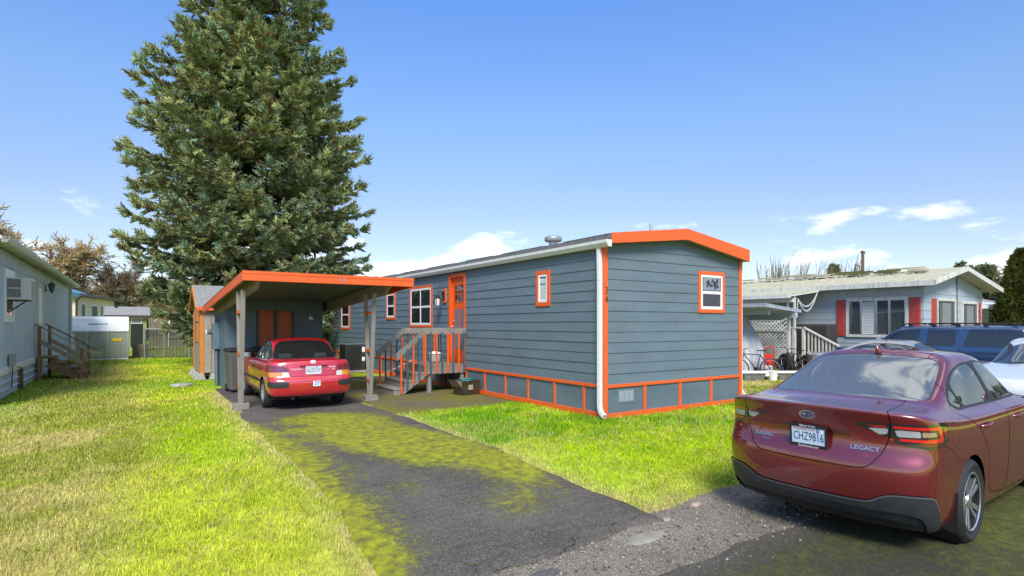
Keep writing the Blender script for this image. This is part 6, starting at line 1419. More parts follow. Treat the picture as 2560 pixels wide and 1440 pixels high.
# ------------------------------------------------------------------ the grey-blue house on the right with red shutters
RX, RY, RW, RL = 15.09, .60, 5.3, 13.0
rh = thing('mobile_home', 'light grey blue house with red shutters and mossy white roof on the right', 'house')
box('core', (RX + .04, RY + .04, -.1), (RX + RW - .04, RY + RL, 3.05), GREYD, rh)
rsw = box('side_wall', (RX + .02, RY + .03, -.1), (RX + .039, RY + RL, 3.08), RBLUE, rh); rgw = box('gable_wall', (RX + .03, RY + .02, -.1), (RX + RW - .03, RY + .039, 3.05), RBLUE, rh)
def rbrd(plane, u0, u1, z0, h, parent, clip=None):
    o = lap_board('board', plane, u0, u1, z0, h, RBLUE, parent, clip, .022, -.018)
    if o: o.data.transform(Matrix.Translation((RX, 0, 0) if plane == 's' else (0, RY, 0)))
z = .15; rclip = [(17.74, 3.62, -.25, 1), (17.74, 3.62, .25, 1)]
while z < 3.7:
    h = .29
    if z < 3.0: rbrd('s', RY + .0, RY + RL, z, min(h, 3.06 - z), rsw)
    rbrd('g', RX, 17.86, z, h, rgw, rclip); rbrd('g', 17.90, RX + RW, z, h, rgw, rclip); z += h
box('meter_mast', (17.863, RY - .05, .2), (17.897, RY - .0, 3.55), GREYD, rh)
rr_ = MB().prism([(RX - .52, 3.02), (RX - .52, 3.16), (17.30, 3.74), (RX + RW + .45, 3.10), (RX + RW + .45, 2.96), (17.30, 3.58)], 'y', RY - .52, RY + RL + .4).build('roof', OLDROOF, rh)
for k in range(34):                                                  # seams of the old panels
    y = RY - .45 + k * .4; MB().bar((RX - .5, y, 3.175), (17.30, y, 3.75), .03, .03).build('roof_seam', OLDROOF, rr_)
MB().prism([(RX - .54, 2.99), (RX - .525, 2.99), (RX - .525, 3.16), (RX - .54, 3.16)], 'y', RY - .54, RY + RL + .4).build('fascia', OLDW, rh)
for (x0, z0, x1, z1) in ((RX - .54, 3.16, 17.30, 3.755), (17.301, 3.755, RX + RW + .47, 3.10)):
    MB().poly([(x0, RY - .55, z0 - .16), (x1, RY - .55, z1 - .17), (x1, RY - .55, z1), (x0, RY - .55, z0), (x0, RY - .525, z0 - .16), (x1, RY - .525, z1 - .17), (x1, RY - .525, z1), (x0, RY - .525, z0)], [(0, 1, 2, 3), (7, 6, 5, 4), (0, 4, 5, 1), (1, 5, 6, 2), (2, 6, 7, 3), (3, 7, 4, 0)]).build('barge_board', OLDW, rh)
rq = random.Random(12)
MOSSY = mat('mossy_board', (.10, .085, .04), .9, col2=(.14, .15, .03), scale=8, bump=.5)
for i in range(16):                                                  # loose boards weighing down the roof
    y = RY + 1.2 + i * .72 + rq.uniform(-.2, .2); x = 16.9 + rq.uniform(-.35, .1); zz = 3.16 + (x - RX + .52) * .252
    l_ = rq.uniform(.5, 1.6)
    if 1 <= i <= 3 and True: 
        for k in range(2): MB().bar((x - .3 * k, y - .35, zz + .03 - .075 * k), (x - .3 * k + rq.uniform(-.1, .1), y + .4, zz + .05 - .075 * k), .16, .07).build('loose_board', MOSSY, rr_)
    else: MB().bar((x, y - l_ / 2, zz + .05), (x + rq.uniform(-.1, .1), y + l_ / 2, zz + .06), .22, .05).build('loose_board', OLDROOF, rr_)
rbox('roof_bin', (16.3, RY + .35, 3.60), (16.55, RY + .95, 3.74), OLDROOF, rr_, .04)
def shutter(plane, u0, u1, z0, z1, off):
    s = pb('shutter', plane, u0, u1, .012 + .0, .05, z0, z1, RED, rh, .004); k = z0 + .06
    while k < z1 - .06: pb('slat', plane, u0 + .04, u1 - .04, .0505, .066, k, k + .045, RED, s); k += .066
    for q in [s] + list(s.children): q.data.transform(Matrix.Translation(off))
so, go = (RX, 0, 0), (0, RY, 0)
shutter('s', 3.10, 3.42, 1.27, 2.62, so); shutter('s', .66, 1.00, 1.27, 2.64, so); shutter('g', 15.70, 16.03, 1.22, 2.60, go); shutter('g', 19.86, 20.16, 1.22, 2.55, go)
PANE_R = mat('room_glass', (.055, .065, .065), .04, spec=.9, ior=1.6)
CURT = mat('grey_curtain', (.20, .22, .21), .7, var=.25, scale=8, stretch=(6, 6, .3))
def rwin(plane, u0, u1, z0, z1, fr_s, off, blinds=(), panes_=None):
    mb = MB(); t = .09
    pbox(mb, plane, u0, u1, .01, .075, z1 - t, z1); pbox(mb, plane, u0, u1, .01, .075, z0, z0 + t); pbox(mb, plane, u0, u0 + t, .01, .074, z0 + t, z1 - t); pbox(mb, plane, u1 - t, u1, .01, .074, z0 + t, z1 - t)
    w = mb.build('window', OLDW, rh, .004); cs = [u0 + t] + [u0 + t + (u1 - u0 - 2 * t) * f for f in fr_s] + [u1 - t]
    for i, (a, b) in enumerate(zip(cs, cs[1:])):
        f = MB(); e = .035; pbox(f, plane, a, b, .01, .06, z1 - t - e, z1 - t); pbox(f, plane, a, b, .01, .06, z0 + t, z0 + t + e); pbox(f, plane, a, a + e, .01, .0595, z0 + t + e, z1 - t - e); pbox(f, plane, b - e, b, .01, .0595, z0 + t + e, z1 - t - e)
        f.build('sash', SATIN, w); pb('pane', plane, a + e, b - e, .012, .030, z0 + t + e, z1 - t - e, CURT if i in blinds else PANE_R, w)
        if i in blinds and plane == 's':
            k = z0 + t + e
            while k < z1 - t - e - .05: pb('blind_slat', plane, a + e, b - e, .0305, .036, k, k + .04, BLIND, w); k += .055
    for q in [w] + list(w.children): q.data.transform(Matrix.Translation(off))
rwin('s', 1.02, 3.07, 1.24, 2.68, (.27, .5, .77), so, (2,)); rwin('g', 16.06, 17.70, 1.15, 2.62, (.22, .8), go, (1,)); rwin('g', 18.30, 19.83, 1.15, 2.56, (.22, .78), go, (1,))
text('5', .14, NUM, rh, frame_m((20.28, RY - .03, 1.95), (1, 0, 0), (0, 0, 1)), 'house_number', .002)
# porch roof, deck, lattice and stair rail
po = thing('porch', 'weathered white porch with lattice railing and awning on the grey blue house', 'porch')
MB().poly([(12.6, 3.85, 2.72), (RX, 3.85, 3.02), (RX, 9.5, 3.02), (12.6, 9.5, 2.72), (12.6, 3.85, 2.80), (RX, 3.85, 3.10), (RX, 9.5, 3.10), (12.6, 9.5, 2.80)], [(0, 3, 2, 1), (4, 5, 6, 7), (0, 1, 5, 4), (1, 2, 6, 5), (2, 3, 7, 6), (3, 0, 4, 7)]).build('awning', OLDROOF, po)
for k in range(6): MB().bar((12.62, 3.84, 2.735 + k * .0), (RX, 3.84, 3.03), .012, .05).build('awning_edge', OLDW, po) if k == 0 else None
box('gutter', (12.50, 3.8, 2.66), (12.6, 9.5, 2.80), OLDW, po); box('beam', (12.9, 3.9, 2.52), (12.98, 9.4, 2.66), OLDW, po)
for y in (3.86, 4.12, 7.5): box('post', (12.98, y, -.05), (13.05, y + .07, 2.72), OLDW, po, .004)
box('deck', (13.0, 3.9, .46), (RX, 8.6, .58), TANW, po); box('rim', (12.96, 3.88, .40), (12.999, 8.6, .60), OLDW, po)
box('rail_cap', (12.94, 4.2, 1.44), (13.06, 8.0, 1.49), OLDW, po); box('rail_base', (12.96, 4.2, .60), (13.02, 8.0, .68), OLDW, po)
for k in range(26):                                                  # crossed laths, low panel and the one on top
    y0 = 4.2 + k * .15
    for z0, z1 in ((.69, 1.435), (1.50, 1.86)):
        hh = z1 - z0
        y1 = min(y0 + hh, 8.0); MB().bar((12.985, y0, z0), (12.985, y1, z0 + (y1 - y0)), .042, .006, (1, 0, 0)).build('lath', WHITE, po)
        y1 = max(y0 - hh, 4.2)
        if y1 < y0 - .01: MB().bar((12.977, y0, z0), (12.977, y1, z0 + (y0 - y1)), .042, .006, (1, 0, 0)).build('lath', WHITE, po)
k = 4.3
while k < 8: box('lattice_post', (12.99, k, .68), (13.02, k + .04, 1.44), OLDW, po); k += .31
MB().bar((13.0, 3.55, 1.60), (13.0, 2.30, .95), .10, .05).build('stair_rail', OLDW, po); MB().bar((13.0, 3.4, .72), (13.0, 2.35, .20), .05, .10).build('stair_rail', OLDW, po)
box('rail_cap', (12.95, 3.50, 1.56), (13.06, 4.2, 1.61), OLDW, po)
for y in (3.5, 3.85): box('post', (12.96, y, .0), (13.06, y + .10, 1.56), OLDW, po, .004)
for i in range(9): y = 3.35 - i * .125; zt = 1.57 - (3.55 - y) * .52; box('baluster', (12.985, y, zt - .82), (13.02, y + .045, zt), OLDW, po)
for i in range(3): box('step', (13.05, 2.55 + .32 * i, .10 + .16 * i), (14.2, 2.9 + .32 * i, .15 + .16 * i), TANW, po)
tag(rbox('grill_cover', (13.6, 3.0, .55), (14.3, 4.3, 1.72), mat('dark_brown_cover', (.035, .028, .024), .8, var=.3), None, .08), 'dark brown covered box on the porch of the grey blue house', 'cover')
# a second, lower flat roof on beams
lr = thing('carport', 'low flat carport roof with corrugated edge left of the lattice porch', 'carport')
MB().poly([(9.6, 2.9, 2.28), (12.4, 3.3, 2.12), (12.4, 8, 2.12), (9.6, 8, 2.28), (9.6, 2.9, 2.36), (12.4, 3.3, 2.20), (12.4, 8, 2.20), (9.6, 8, 2.36)], [(0, 3, 2, 1), (4, 5, 6, 7), (0, 1, 5, 4), (1, 2, 6, 5), (2, 3, 7, 6), (3, 0, 4, 7)]).build('roof', mat('pale_grey_metal', (.38, .42, .46), .5, var=.15), lr)
for k in range(24): x = 9.62 + k * .116; zz = 2.36 - (x - 9.6) * .057; yf = 2.9 + (x - 9.6) * .143; MB().bar((x, yf - .02, zz + .01), (x, 7.9, zz + .01), .05, .03).build('corrugation', MATS['pale_grey_metal'], lr)
for x in (10.3, 11.9): MB().bar((x, 3.2, 2.28 - (x - 9.6) * .057 - .12), (x, 7.9, 2.28 - (x - 9.6) * .057 - .12), .08, .18).build('beam', mat('blue_grey_beam', (.34, .40, .46), .6), lr)
for x, y in ((10.34, 7.6), (11.94, 7.6), (12.2, 3.6)): box('post', (x - .04, y, -.05), (x + .04, y + .08, 2.1), OLDW, lr)
# string of fairy lights looped along the porch roof
sl = thing('string_lights', 'white string lights looped from the porch awning to its posts', 'string lights')
def sag(p, q, d, n=24): p, q = Vector(p), Vector(q); return [p.lerp(q, i / n) + Vector((0, 0, -d * 4 * (i / n) * (1 - i / n))) for i in range(n + 1)]
mbw = MB(); 
for p, q, d in (((14.4, 3.8, 2.92), (13.1, 3.82, 2.66), .55), ((14.4, 3.8, 2.92), (13.1, 3.82, 2.66), .38), ((13.0, 3.8, 2.0), (13.1, 3.82, 2.66), .05), ((13.0, 4.1, 1.98), (12.6, 5.2, 1.78), .12)):
    pts = sag(p, q, d); mbw.tube(pts, .007, 5)
    for t in pts[::1]: mbw.lathe([(0, -.03), (.014, -.01), (0, .02)], 5, t + Vector((0, 0, -.03)))
o = mbw.build('lights', WHITE, sl); o['kind'] = 'stuff'
# tarpaulin over something tall
def tarp():
    n, k = 64, 22; V = []; rg = np.random.default_rng(8)
    for i in range(k + 1):
        t = i / k; z = 2.22 * (1 - t); rx = .22 + 1.10 * t ** .8; ry = .18 + .95 * t ** .85
        for j in range(n):
            a = 2 * math.pi * j / n; f = 1 + .10 * math.sin(7 * a + 1.3 + 2 * t) * t + .06 * math.sin(13 * a + 5 * t) * t + .03 * math.sin(23 * a - 3 * t)
            V.append((10.75 + rx * f * math.cos(a) - .12 * t, 4.7 + ry * f * math.sin(a), z - .03 * math.sin(9 * a) * (t > .95) - .06))
    F = [(i * n + j, (i + 1) * n + j, (i + 1) * n + (j + 1) % n, i * n + (j + 1) % n) for i in range(k) for j in range(n)] + [tuple(range(n))]
    me = bpy.data.meshes.new('tarpaulin'); me.from_pydata(V, [], F); me.shade_smooth(); return tag(link('tarpaulin', me, TARP), 'grey tarpaulin draped over a tall heap beside the lattice porch', 'tarpaulin')
tarp()
BG = -.09
def bicycle(x, y, rz, m, label, lean=.12):
    t = thing('bicycle', label, 'bicycle', (x, y, BG), rz, 'bicycles left by the tarpaulin'); t.rotation_euler = (lean, 0, rz)
    for cx in (-.50, .52):
        w = MB(); w.tube([(cx + .33 * math.cos(a), 0, .34 + .33 * math.sin(a)) for a in np.linspace(0, 6.2832, 33)], .018, 6, False); w_ = w.build('wheel', TYRE, t, smooth=60)
        MB().tube([(cx + .305 * math.cos(a), 0, .34 + .305 * math.sin(a)) for a in np.linspace(0, 6.2832, 33)], .009, 5, False).build('rim', SATIN, w_, smooth=60)
        s = MB()
        for a in np.linspace(0, 6.2832, 15)[:-1]: s.tube([(cx, 0, .34), (cx + .3 * math.cos(a), 0, .34 + .3 * math.sin(a))], .0025, 3)
        s.build('spokes', SATIN, w_)
    f = MB(); bb, st_, hd, rw, fw = (-.06, 0, .32), (-.20, 0, .80), (.34, 0, .84), (-.50, 0, .34), (.52, 0, .34)
    for p, q in ((bb, st_), (bb, hd), (st_, hd), (rw, bb), (rw, st_)): f.tube([p, q], .016, 8)
    f.build('frame', m, t, smooth=60); MB().tube([(.32, 0, .92), (.36, 0, .74), (.44, 0, .5), fw], .015, 8).build('fork', m, t, smooth=60)
    MB().tube([st_, (-.235, 0, .92)], .013, 8).build('seat_post', SATIN, t)
    MB().poly([(-.38, -.08, .93), (-.38, .08, .93), (-.1, .02, .93), (-.1, -.02, .93), (-.40, -.09, .97), (-.40, .09, .97), (-.08, .02, .96), (-.08, -.02, .96)], [(0, 1, 2, 3), (7, 6, 5, 4), (0, 4, 5, 1), (1, 5, 6, 2), (2, 6, 7, 3), (3, 7, 4, 0)]).build('saddle', BLACK, t, .015)
    MB().tube([(.30, -.3, .99), (.32, -.12, 1.0), (.33, 0, .95), (.32, .12, 1.0), (.30, .3, .99)], .013, 8).build('handlebar', BLACK, t, smooth=60)
    MB().lathe([(.09, -.03), (.09, -.025)], 16, (bb[0], 0, bb[2]), 'y').build('chainring', DKMET, t); MB().bar((bb[0] - .12, -.05, bb[2] - .1), (bb[0] + .12, .05, bb[2] + .1), .02, .02).build('crank', DKMET, t)
bicycle(9.75, 3.35, 2.5, DKMET, 'black bicycle leaning before the grey tarpaulin')
bicycle(11.25, 3.0, 1.2, mat('green_black_frame', (.03, .04, .03), .4), 'dark bicycle beside the truck wheel under the porch')
ht = thing('hand_truck', 'red hand truck standing among the bicycles', 'hand truck', (10.35, 3.25, BG), 2.6)
MB().tube([(-.16, 0, .0), (-.16, .02, .95), (-.13, .03, 1.06), (.13, .03, 1.06), (.16, .02, .95), (.16, 0, .0)], .022, 8).build('frame', REDP, ht, smooth=60)
box('back_plate', (-.12, -.01, .45), (.12, .01, .82), REDP, ht); box('label', (-.07, -.016, .56), (.07, -.0105, .76), WHITE, ht); box('toe_plate', (-.18, -.25, .02), (.18, .0, .035), REDP, ht)
for sx in (-.2, .2): MB().lathe([(.12, -.03), (.12, .03)], 16, (sx, .08, .12), 'x').build('wheel', TYRE, ht)
tw = thing('truck_wheel', 'truck wheel with silver slotted rim standing under the porch edge', 'wheel', (11.75, 3.35, BG), R(58))
wheel(tw, 0, .0, .40, .25, .24, 'cap', -1)
tw2 = thing('truck_wheel', 'second truck wheel half hidden behind the dark red car roof', 'wheel', (12.3, 2.9, BG), R(58)); wheel(tw2, 0, .0, .38, .24, .24, 'cap', -1)
bd = thing('white_plank', 'long white plank lying across grey tubs near the bicycles', 'plank', (9.75, 2.95, .19), R(-32))
MB().poly([(-1.3, -.22, 0), (1.05, -.22, -.10), (1.25, .2, -.1), (-1.3, .25, 0), (-1.3, -.22, .05), (1.05, -.22, -.05), (1.25, .2, -.05), (-1.3, .25, .05)], [(0, 3, 2, 1), (4, 5, 6, 7), (0, 1, 5, 4), (1, 2, 6, 5), (2, 3, 7, 6), (3, 0, 4, 7)]).build('board', WHITE, bd); box('front_edge', (-1.3, -.235, -.12), (.9, -.2205, .05), WHITE, bd)
GT = mat('grey_tub_plastic', (.16, .16, .14), .6, var=.3, scale=7)
for i, (x, y, l_) in enumerate(((9.15, 3.1, 'grey plastic tub under the left end of the white plank'), (10.25, 2.62, 'grey plastic tub under the right end of the white plank'))):
    t = thing('storage_tub', l_, 'tub', (x, y, BG), R(-32), 'grey tubs under the white plank')
    MB().poly([(-.3, -.2, 0), (.3, -.2, 0), (.3, .2, 0), (-.3, .2, 0), (-.36, -.25, .24), (.36, -.25, .24), (.36, .25, .24), (-.36, .25, .24)], [(0, 3, 2, 1), (4, 5, 6, 7), (0, 1, 5, 4), (1, 2, 6, 5), (2, 3, 7, 6), (3, 0, 4, 7)]).build('tub_body', GT, t, .02); box('rim', (-.38, -.27, .2405), (.38, .27, .26), GT, t)
bk = thing('bucket', 'white plastic bucket between the two grey tubs', 'bucket', (9.72, 2.72, BG))
MB().lathe([(.12, 0), (.145, .30), (.15, .30), (.15, .28)], 20, caps=False).build('pail', WHITE, bk, smooth=40); MB().lathe([(.155, .30), (.155, .325), (0, .325)], 20).build('lid', WHITE, bk, smooth=40)
rock('sandstone', 10.85, 2.2, .26, .2, .14, 6, mat('tan_rock', (.34, .28, .20), .9, var=.2, bump=.5), 'tan rock lying before the grey tubs', 'stone')
# the next house with white carport, behind the hedge
n2 = thing('white_house', 'white house with open carport between the grey blue house and the hedge', 'house', (24.2, 3.2, 0))
box('wall', (.0, 1.2, 0), (7, 6, 2.6), mat('pale_grey_wall', (.46, .46, .45), .7, var=.1), n2); MB().prism([(-1.0, 2.62), (2.5, 3.55), (6.5, 2.62), (6.5, 2.5), (2.5, 3.43), (-1.0, 2.5)], 'x', -1, 8).build('roof', SHING, n2)
MB().poly([(-2.2, -2, 2.35), (3, -2, 2.5), (3, .18, 2.7), (-2.2, .18, 2.55), (-2.2, -2, 2.5), (3, -2, 2.65), (3, .18, 2.85), (-2.2, .18, 2.7)], [(0, 3, 2, 1), (4, 5, 6, 7), (0, 1, 5, 4), (1, 2, 6, 5), (2, 3, 7, 6), (3, 0, 4, 7)]).build('canopy', WHITE, n2)
for x in (-1.9, -.5, 1.0): box('post', (x, -1.8, 0), (x + .16, -1.64, 2.4), WHITE, n2)
box('window', (.4, 1.16, .6), (1.2, 1.199, 2.2), GREYD, n2)
wp = thing('white_poles', 'fan of slanting white poles behind the blue vehicle roof', 'poles', (18.6, -1.6, -.1))
for i in range(5): MB().tube([(i * .75 - .5, .2 * i - .5, .0), (i * .75 + .4, .2 * i - .9, 2.22 - .10 * i)], .022, 6).build('pole', WHITE, wp)
MB().tube([(-.9, -.4, 1.35), (.6, -.1, 1.2)], .018, 6).build('cross_pole', WHITE, wp)
# ------------------------------------------------------------------ trees
def sprig_template(rg, fingers=4, needles=12, L=.34, w=.028):
    """a small conifer twig along +x: crossed spikes with loose needles"""
    tri = []
    def spike(o, d, ln, wd):
        d = d / np.linalg.norm(d); u = np.cross(d, [0, 0, 1.]); u = u / (np.linalg.norm(u) + 1e-9); v = np.cross(u, d)
        for s in (u, v): tri.append([o - s * wd, o + s * wd, o + d * ln])
        
    spike(np.zeros(3), np.array([1., 0, 0]), L, w * 1.2)
    for k in range(fingers):
        t = .15 + .6 * k / fingers; sd = 1 if k % 2 else -1
        spike(np.array([L * t, 0, 0]), np.array([.75, sd * .75, rg.uniform(-.2, .25)]), L * (.62 - .35 * t), w)
    for k in range(needles):
        t = rg.uniform(.05, .95); a = rg.uniform(0, 6.28); d = np.array([.7, math.cos(a) * .7, math.sin(a) * .7]); o = np.array([L * t, 0, 0]); e = np.array([.012, 0, 0])
        tri.append([o - e, o + e, o + d * rg.uniform(.06, .12)])
    return np.array(tri)
def place_sprigs(T, pos, dirs, scale, roll, rg):
    """pos (n,3), dirs (n,3) unit: copies of template T"""
    n = len(pos); up = np.tile([0, 0, 1.], (n, 1)); u = np.cross(up, dirs); u /= np.linalg.norm(u, axis=1, keepdims=True) + 1e-9; v = np.cross(dirs, u)
    c, s = np.cos(roll)[:, None], np.sin(roll)[:, None]; u, v = u * c + v * s, -u * s + v * c
    M = np.stack([dirs, u, v], 1) * scale[:, None, None]
    return np.einsum('tki,nij->ntkj', T, M) + pos[:, None, None]
NEEDLE = mat('spruce_needles', (.06, .09, .04), .65, attr='tint', var=.15, scale=2, spec=.3)
def spruce(x0, y0, H, prof, seed, label, dense=1., lv=.33, twin=0., tone=1., name='spruce_tree', T=None, cone=False, sprs=1.):
    rg = np.random.default_rng(seed); t = thing(name, label, 'tree', (x0, y0, 0))
    P, D, S, limbs = [], [], [], MB()
    rd = np.array([.832, -.555]); z = prof[0][0]; pz, pr_ = zip(*prof)
    while z < H - .2:
        Rz = np.interp(z, pz, pr_); nb = max(4, int((5 + Rz * .9) * dense)); a0 = rg.uniform(0, 6.28)
        for b in range(nb):
            az = a0 + 6.283 * b / nb + rg.normal(0, .22); ln = Rz * rg.uniform(.70, 1.06); zz = z + rg.uniform(-.3, .3)
            ax = np.zeros(2)
            if twin and z > H * .60: ax = rd * twin * (1 if b % 2 else -1) * min(1, (z - H * .6) / (H * .15)); ln *= .66
            f = z / H; el0 = -.22 + .75 * f * f + rg.normal(0, .07); curl = .46 - .2 * f + rg.normal(0, .08)
            k = max(4, int(ln / .30)); ts = np.linspace(0, 1, k + 1)
            rad = ln * ts; hz = ln * (el0 * ts + curl * (ts ** 2.2) * .5)
            d2 = np.array([math.cos(az), math.sin(az)])
            pts = np.stack([ax[0] + d2[0] * rad, ax[1] + d2[1] * rad, zz + hz], 1)
            limbs.tube([tuple(p) for p in pts[::max(1, k // 4)]] + [tuple(pts[-1])], [max(.008, .05 * (1 - i / 6)) for i in range(len(pts[::max(1, k // 4)]) + 1)], 4, False) if ln > .6 else None
            step = .20 / dense ** .5; m_ = max(2, int(ln * .74 / step))
            tt = .26 + .74 * (np.arange(m_) + rg.random(m_)) / m_
            for q in tt:
                c = np.array([np.interp(q, ts, pts[:, i]) for i in range(3)])
                dirv = np.array([d2[0], d2[1], el0 + curl * 1.1 * q]); dirv /= np.linalg.norm(dirv)
                for sd in (-1, 1):
                    lb = (.30 + .85 * (1 - q) * min(1, ln / 3)) * rg.uniform(.6, 1.2); an = rg.uniform(.7, 1.15) * sd
                    h2 = np.array([d2[0] * math.cos(an) - d2[1] * math.sin(an), d2[0] * math.sin(an) + d2[1] * math.cos(an)])
                    bd = np.array([h2[0], h2[1], dirv[2] - rg.uniform(.05, .45)]); bd /= np.linalg.norm(bd)
                    ns = max(1, int(lb / .21))
                    for s in range(ns):
                        e = c + bd * lb * (s + .3) / ns; P.append(e); w_ = bd + rg.normal(0, .28, 3); w_[2] += .12; D.append(w_ / np.linalg.norm(w_)); S.append(rg.uniform(.75, 1.35))
                P.append(c); w_ = dirv + rg.normal(0, .25, 3); D.append(w_ / np.linalg.norm(w_)); S.append(rg.uniform(.9, 1.4))
            for s in range(3): P.append(pts[-1] - np.array([d2[0], d2[1], 0]) * .12 * s); w_ = np.array([d2[0], d2[1], .75]) + rg.normal(0, .2, 3); D.append(w_ / np.linalg.norm(w_)); S.append(rg.uniform(1., 1.5))
        z += lv * rg.uniform(.8, 1.2)
    P = np.array(P); D = np.array(D); S = np.array(S) * sprs; n = len(P)
    T = T if T is not None else sprig_template(rg)
    V = place_sprigs(T, P, D, S, rg.uniform(0, 6.28, n), rg)
    c0 = vnoise(P[:, 0] + .6 * P[:, 2], P[:, 1] - .8 * P[:, 2], .55, 3, seed)[:, None]; c1 = rg.random((n, 1))
    col = np.array([.16, .225, .12]) * (1 - c0) + np.array([.40, .41, .16]) * c0; col = np.where(c1 > .80, np.array([.25, .36, .23]), col); col = np.where(c1 < .07, np.array([.20, .15, .08]), col)
    col = col * tone * rg.uniform(.7, 1.35, (n, 1))
    o = np_mesh('crown', V.reshape(-1, 3), np.arange(V.size // 3).reshape(-1, 3), NEEDLE, t, colors=np.repeat(col, T.shape[0] * 3, 0), kind='stuff')
    lo = limbs.build('branches', BARK, t); lo['kind'] = 'stuff'
    tr = MB()
    if twin:
        tr.tube([(0, 0, -.2), (0, 0, H * .3), (0, 0, H * .6)], [.34, .27, .19], 12)
        for sg in (-1, 1): tr.tube([(0, 0, H * .55), (rd[0] * twin * sg * .7, rd[1] * twin * sg * .7, H * .7), (rd[0] * twin * sg, rd[1] * twin * sg, H - .3)], [.16, .12, .02], 8)
    else: tr.tube([(0, 0, -.2), (0, 0, H * .4), (0, 0, H)], [H * .017, H * .011, .01], 10)
    tr.build('trunk', BARK, t, smooth=60)
    return t, n
bigprof = [(.55, 2.2), (1.6, 3.4), (2.7, 4.1), (4.4, 4.65), (7.3, 4.75), (10.4, 4.2), (12.9, 3.65), (15.5, 2.9), (18, 1.9), (20.5, .3)]
sp, ns_ = spruce(-2.75, 18.4, 20.5, bigprof, 21, 'huge dark green spruce tree towering behind the carport', 1.15, .29, 1.25, 1., 'spruce_tree', sprig_template(np.random.default_rng(2), 4, 10, .34, .042))
print('sprigs', ns_)
rgs = np.random.default_rng(4); T_s = sprig_template(rgs, 3, 4, .5, .06)
for k, (px, D_, top, label) in enumerate(((285, 58, 728, 'small distant fir behind the cream house roof'), (2085, 95, 662, 'tiny distant conifer beyond the white mossy roof'), (2403, 110, 655, 'dark conifer tip just above the gable of the grey blue house'), (2437, 70, 672, 'broad dark conifer right of the grey blue gable'), (2470, 66, 668, 'slender dark conifer left of the hedge'))):
    h = 1.72 + (810 - top) / 1415 * D_; X = (px - 1280) / 1415 * D_; a = (X - 1.684) * .832 + (D_ - 10.269) * .5548; b = -(X - 1.684) * .5548 + (D_ - 10.269) * .832
    spruce(a, b, h, [(.5, h * .22), (h * .5, h * .15), (h, .1)], 50 + k, label, .8, .45, 0, .75, 'fir_tree', T_s, sprs=1.6)
# clipped columnar hedge at the right edge
def arborvitae(x0, y0, H, r, seed, label):
    rg = np.random.default_rng(seed); t = thing('arborvitae', label, 'shrub', (x0, y0, -.1), 0, 'columnar hedge shrubs at the right edge'); n = 6500
    f = rg.random(n) ** 1.1; z = f * H; rr2 = r * np.clip((1 - f) ** .62 * 1.12, 0, 1) * (.80 + .25 * rg.random(n)) * (1 + .12 * vnoise(rg.random(n) * 0 + z, z * 0, 2, 2, 3)); a = rg.uniform(0, 6.28, n); rr2 *= 1 + .18 * np.sin(3 * a + seed) + .1 * np.sin(7 * a + z * 3)
    P = np.stack([rr2 * np.cos(a), rr2 * np.sin(a), z], 1); D = np.stack([np.cos(a) * .45, np.sin(a) * .45, np.ones(n) * .9], 1) + rg.normal(0, .25, (n, 3)); D /= np.linalg.norm(D, axis=1, keepdims=True)
    T = sprig_template(rg, 3, 3, .30, .05); V = place_sprigs(T, P, D, rg.uniform(.7, 1.2, n), rg.uniform(0, 6.28, n), rg)
    col = np.array([.085, .105, .016])[None] * rg.uniform(.55, 1.5, (n, 1)) + np.array([.05, .02, 0])[None] * (rg.random((n, 1)) > .8)
    np_mesh('crown', V.reshape(-1, 3), np.arange(V.size // 3).reshape(-1, 3), NEEDLE, t, colors=np.repeat(col, T.shape[0] * 3, 0), kind='stuff'); MB().tube([(0, 0, 0), (0, 0, H * .8)], [.1, .03], 8).build('trunk', BARK, t)
arborvitae(23.55, .20, 4.75, .85, 1, 'tall columnar hedge shrub nearest the white carport at the right edge'); arborvitae(23.7, -.95, 4.9, .9, 2, 'middle columnar hedge shrub at the right edge'); arborvitae(23.8, -2.2, 4.7, .9, 3, 'rightmost columnar hedge shrub cut by the picture edge')
# bare winter trees
def bare_mesh(seed, H, spread, upright, depth=6, kids=(3, 4), r0=.16, fuzz=1., minr=.006, first=.22):
    rg = random.Random(seed); segs = []; twigs = []
    def grow(p, d, ln, r, lev):
        k = 3; q = p; dd = d
        for i in range(k):
            dd = (dd + Vector((rg.gauss(0, .10), rg.gauss(0, .10), rg.gauss(0, .06) + (.05 if upright else .015)))).normalized(); q2 = q + dd * ln / k
            ra, rb = r * (1 - .35 * i / k), r * (1 - .35 * (i + 1) / k); (segs if lev < 2 else twigs).append((q, q2, max(ra, minr), max(rb, minr * .7)))
            if lev < depth and i >= (1 if lev == 0 else 0):
                for _ in range(rg.randint(*kids) if lev < depth - 1 else rg.randint(2, 4)):
                    an = rg.gauss(spread, .15); ax = dd.cross(Vector((rg.gauss(0, 1), rg.gauss(0, 1), rg.gauss(0, 1))))
                    if ax.length < 1e-3: continue
                    nd = Matrix.Rotation(an, 3, ax.normalized()) @ dd
                    if upright: nd = (nd + Vector((0, 0, .9))).normalized()
                    if rg.random() < (.62 if lev > 0 else .95) * fuzz: grow(q.lerp(q2, rg.random()), nd, ln * rg.uniform(.45, .72), rb * .55, lev + 1)
            q = q2
    def start():
        if upright:
            for k in range(11): a = k * 2.4; t = .05 + .030 * k; grow(Vector((.3 * math.cos(a), .3 * math.sin(a), 0)), Vector((t * math.cos(a), t * math.sin(a), 1)).normalized(), H * rg.uniform(.75, 1.0), r0 * .55, 1)
        else: grow(Vector((0, 0, 0)), Vector((0, 0, 1)), H * .42, r0, 0)
    start(); return segs, twigs
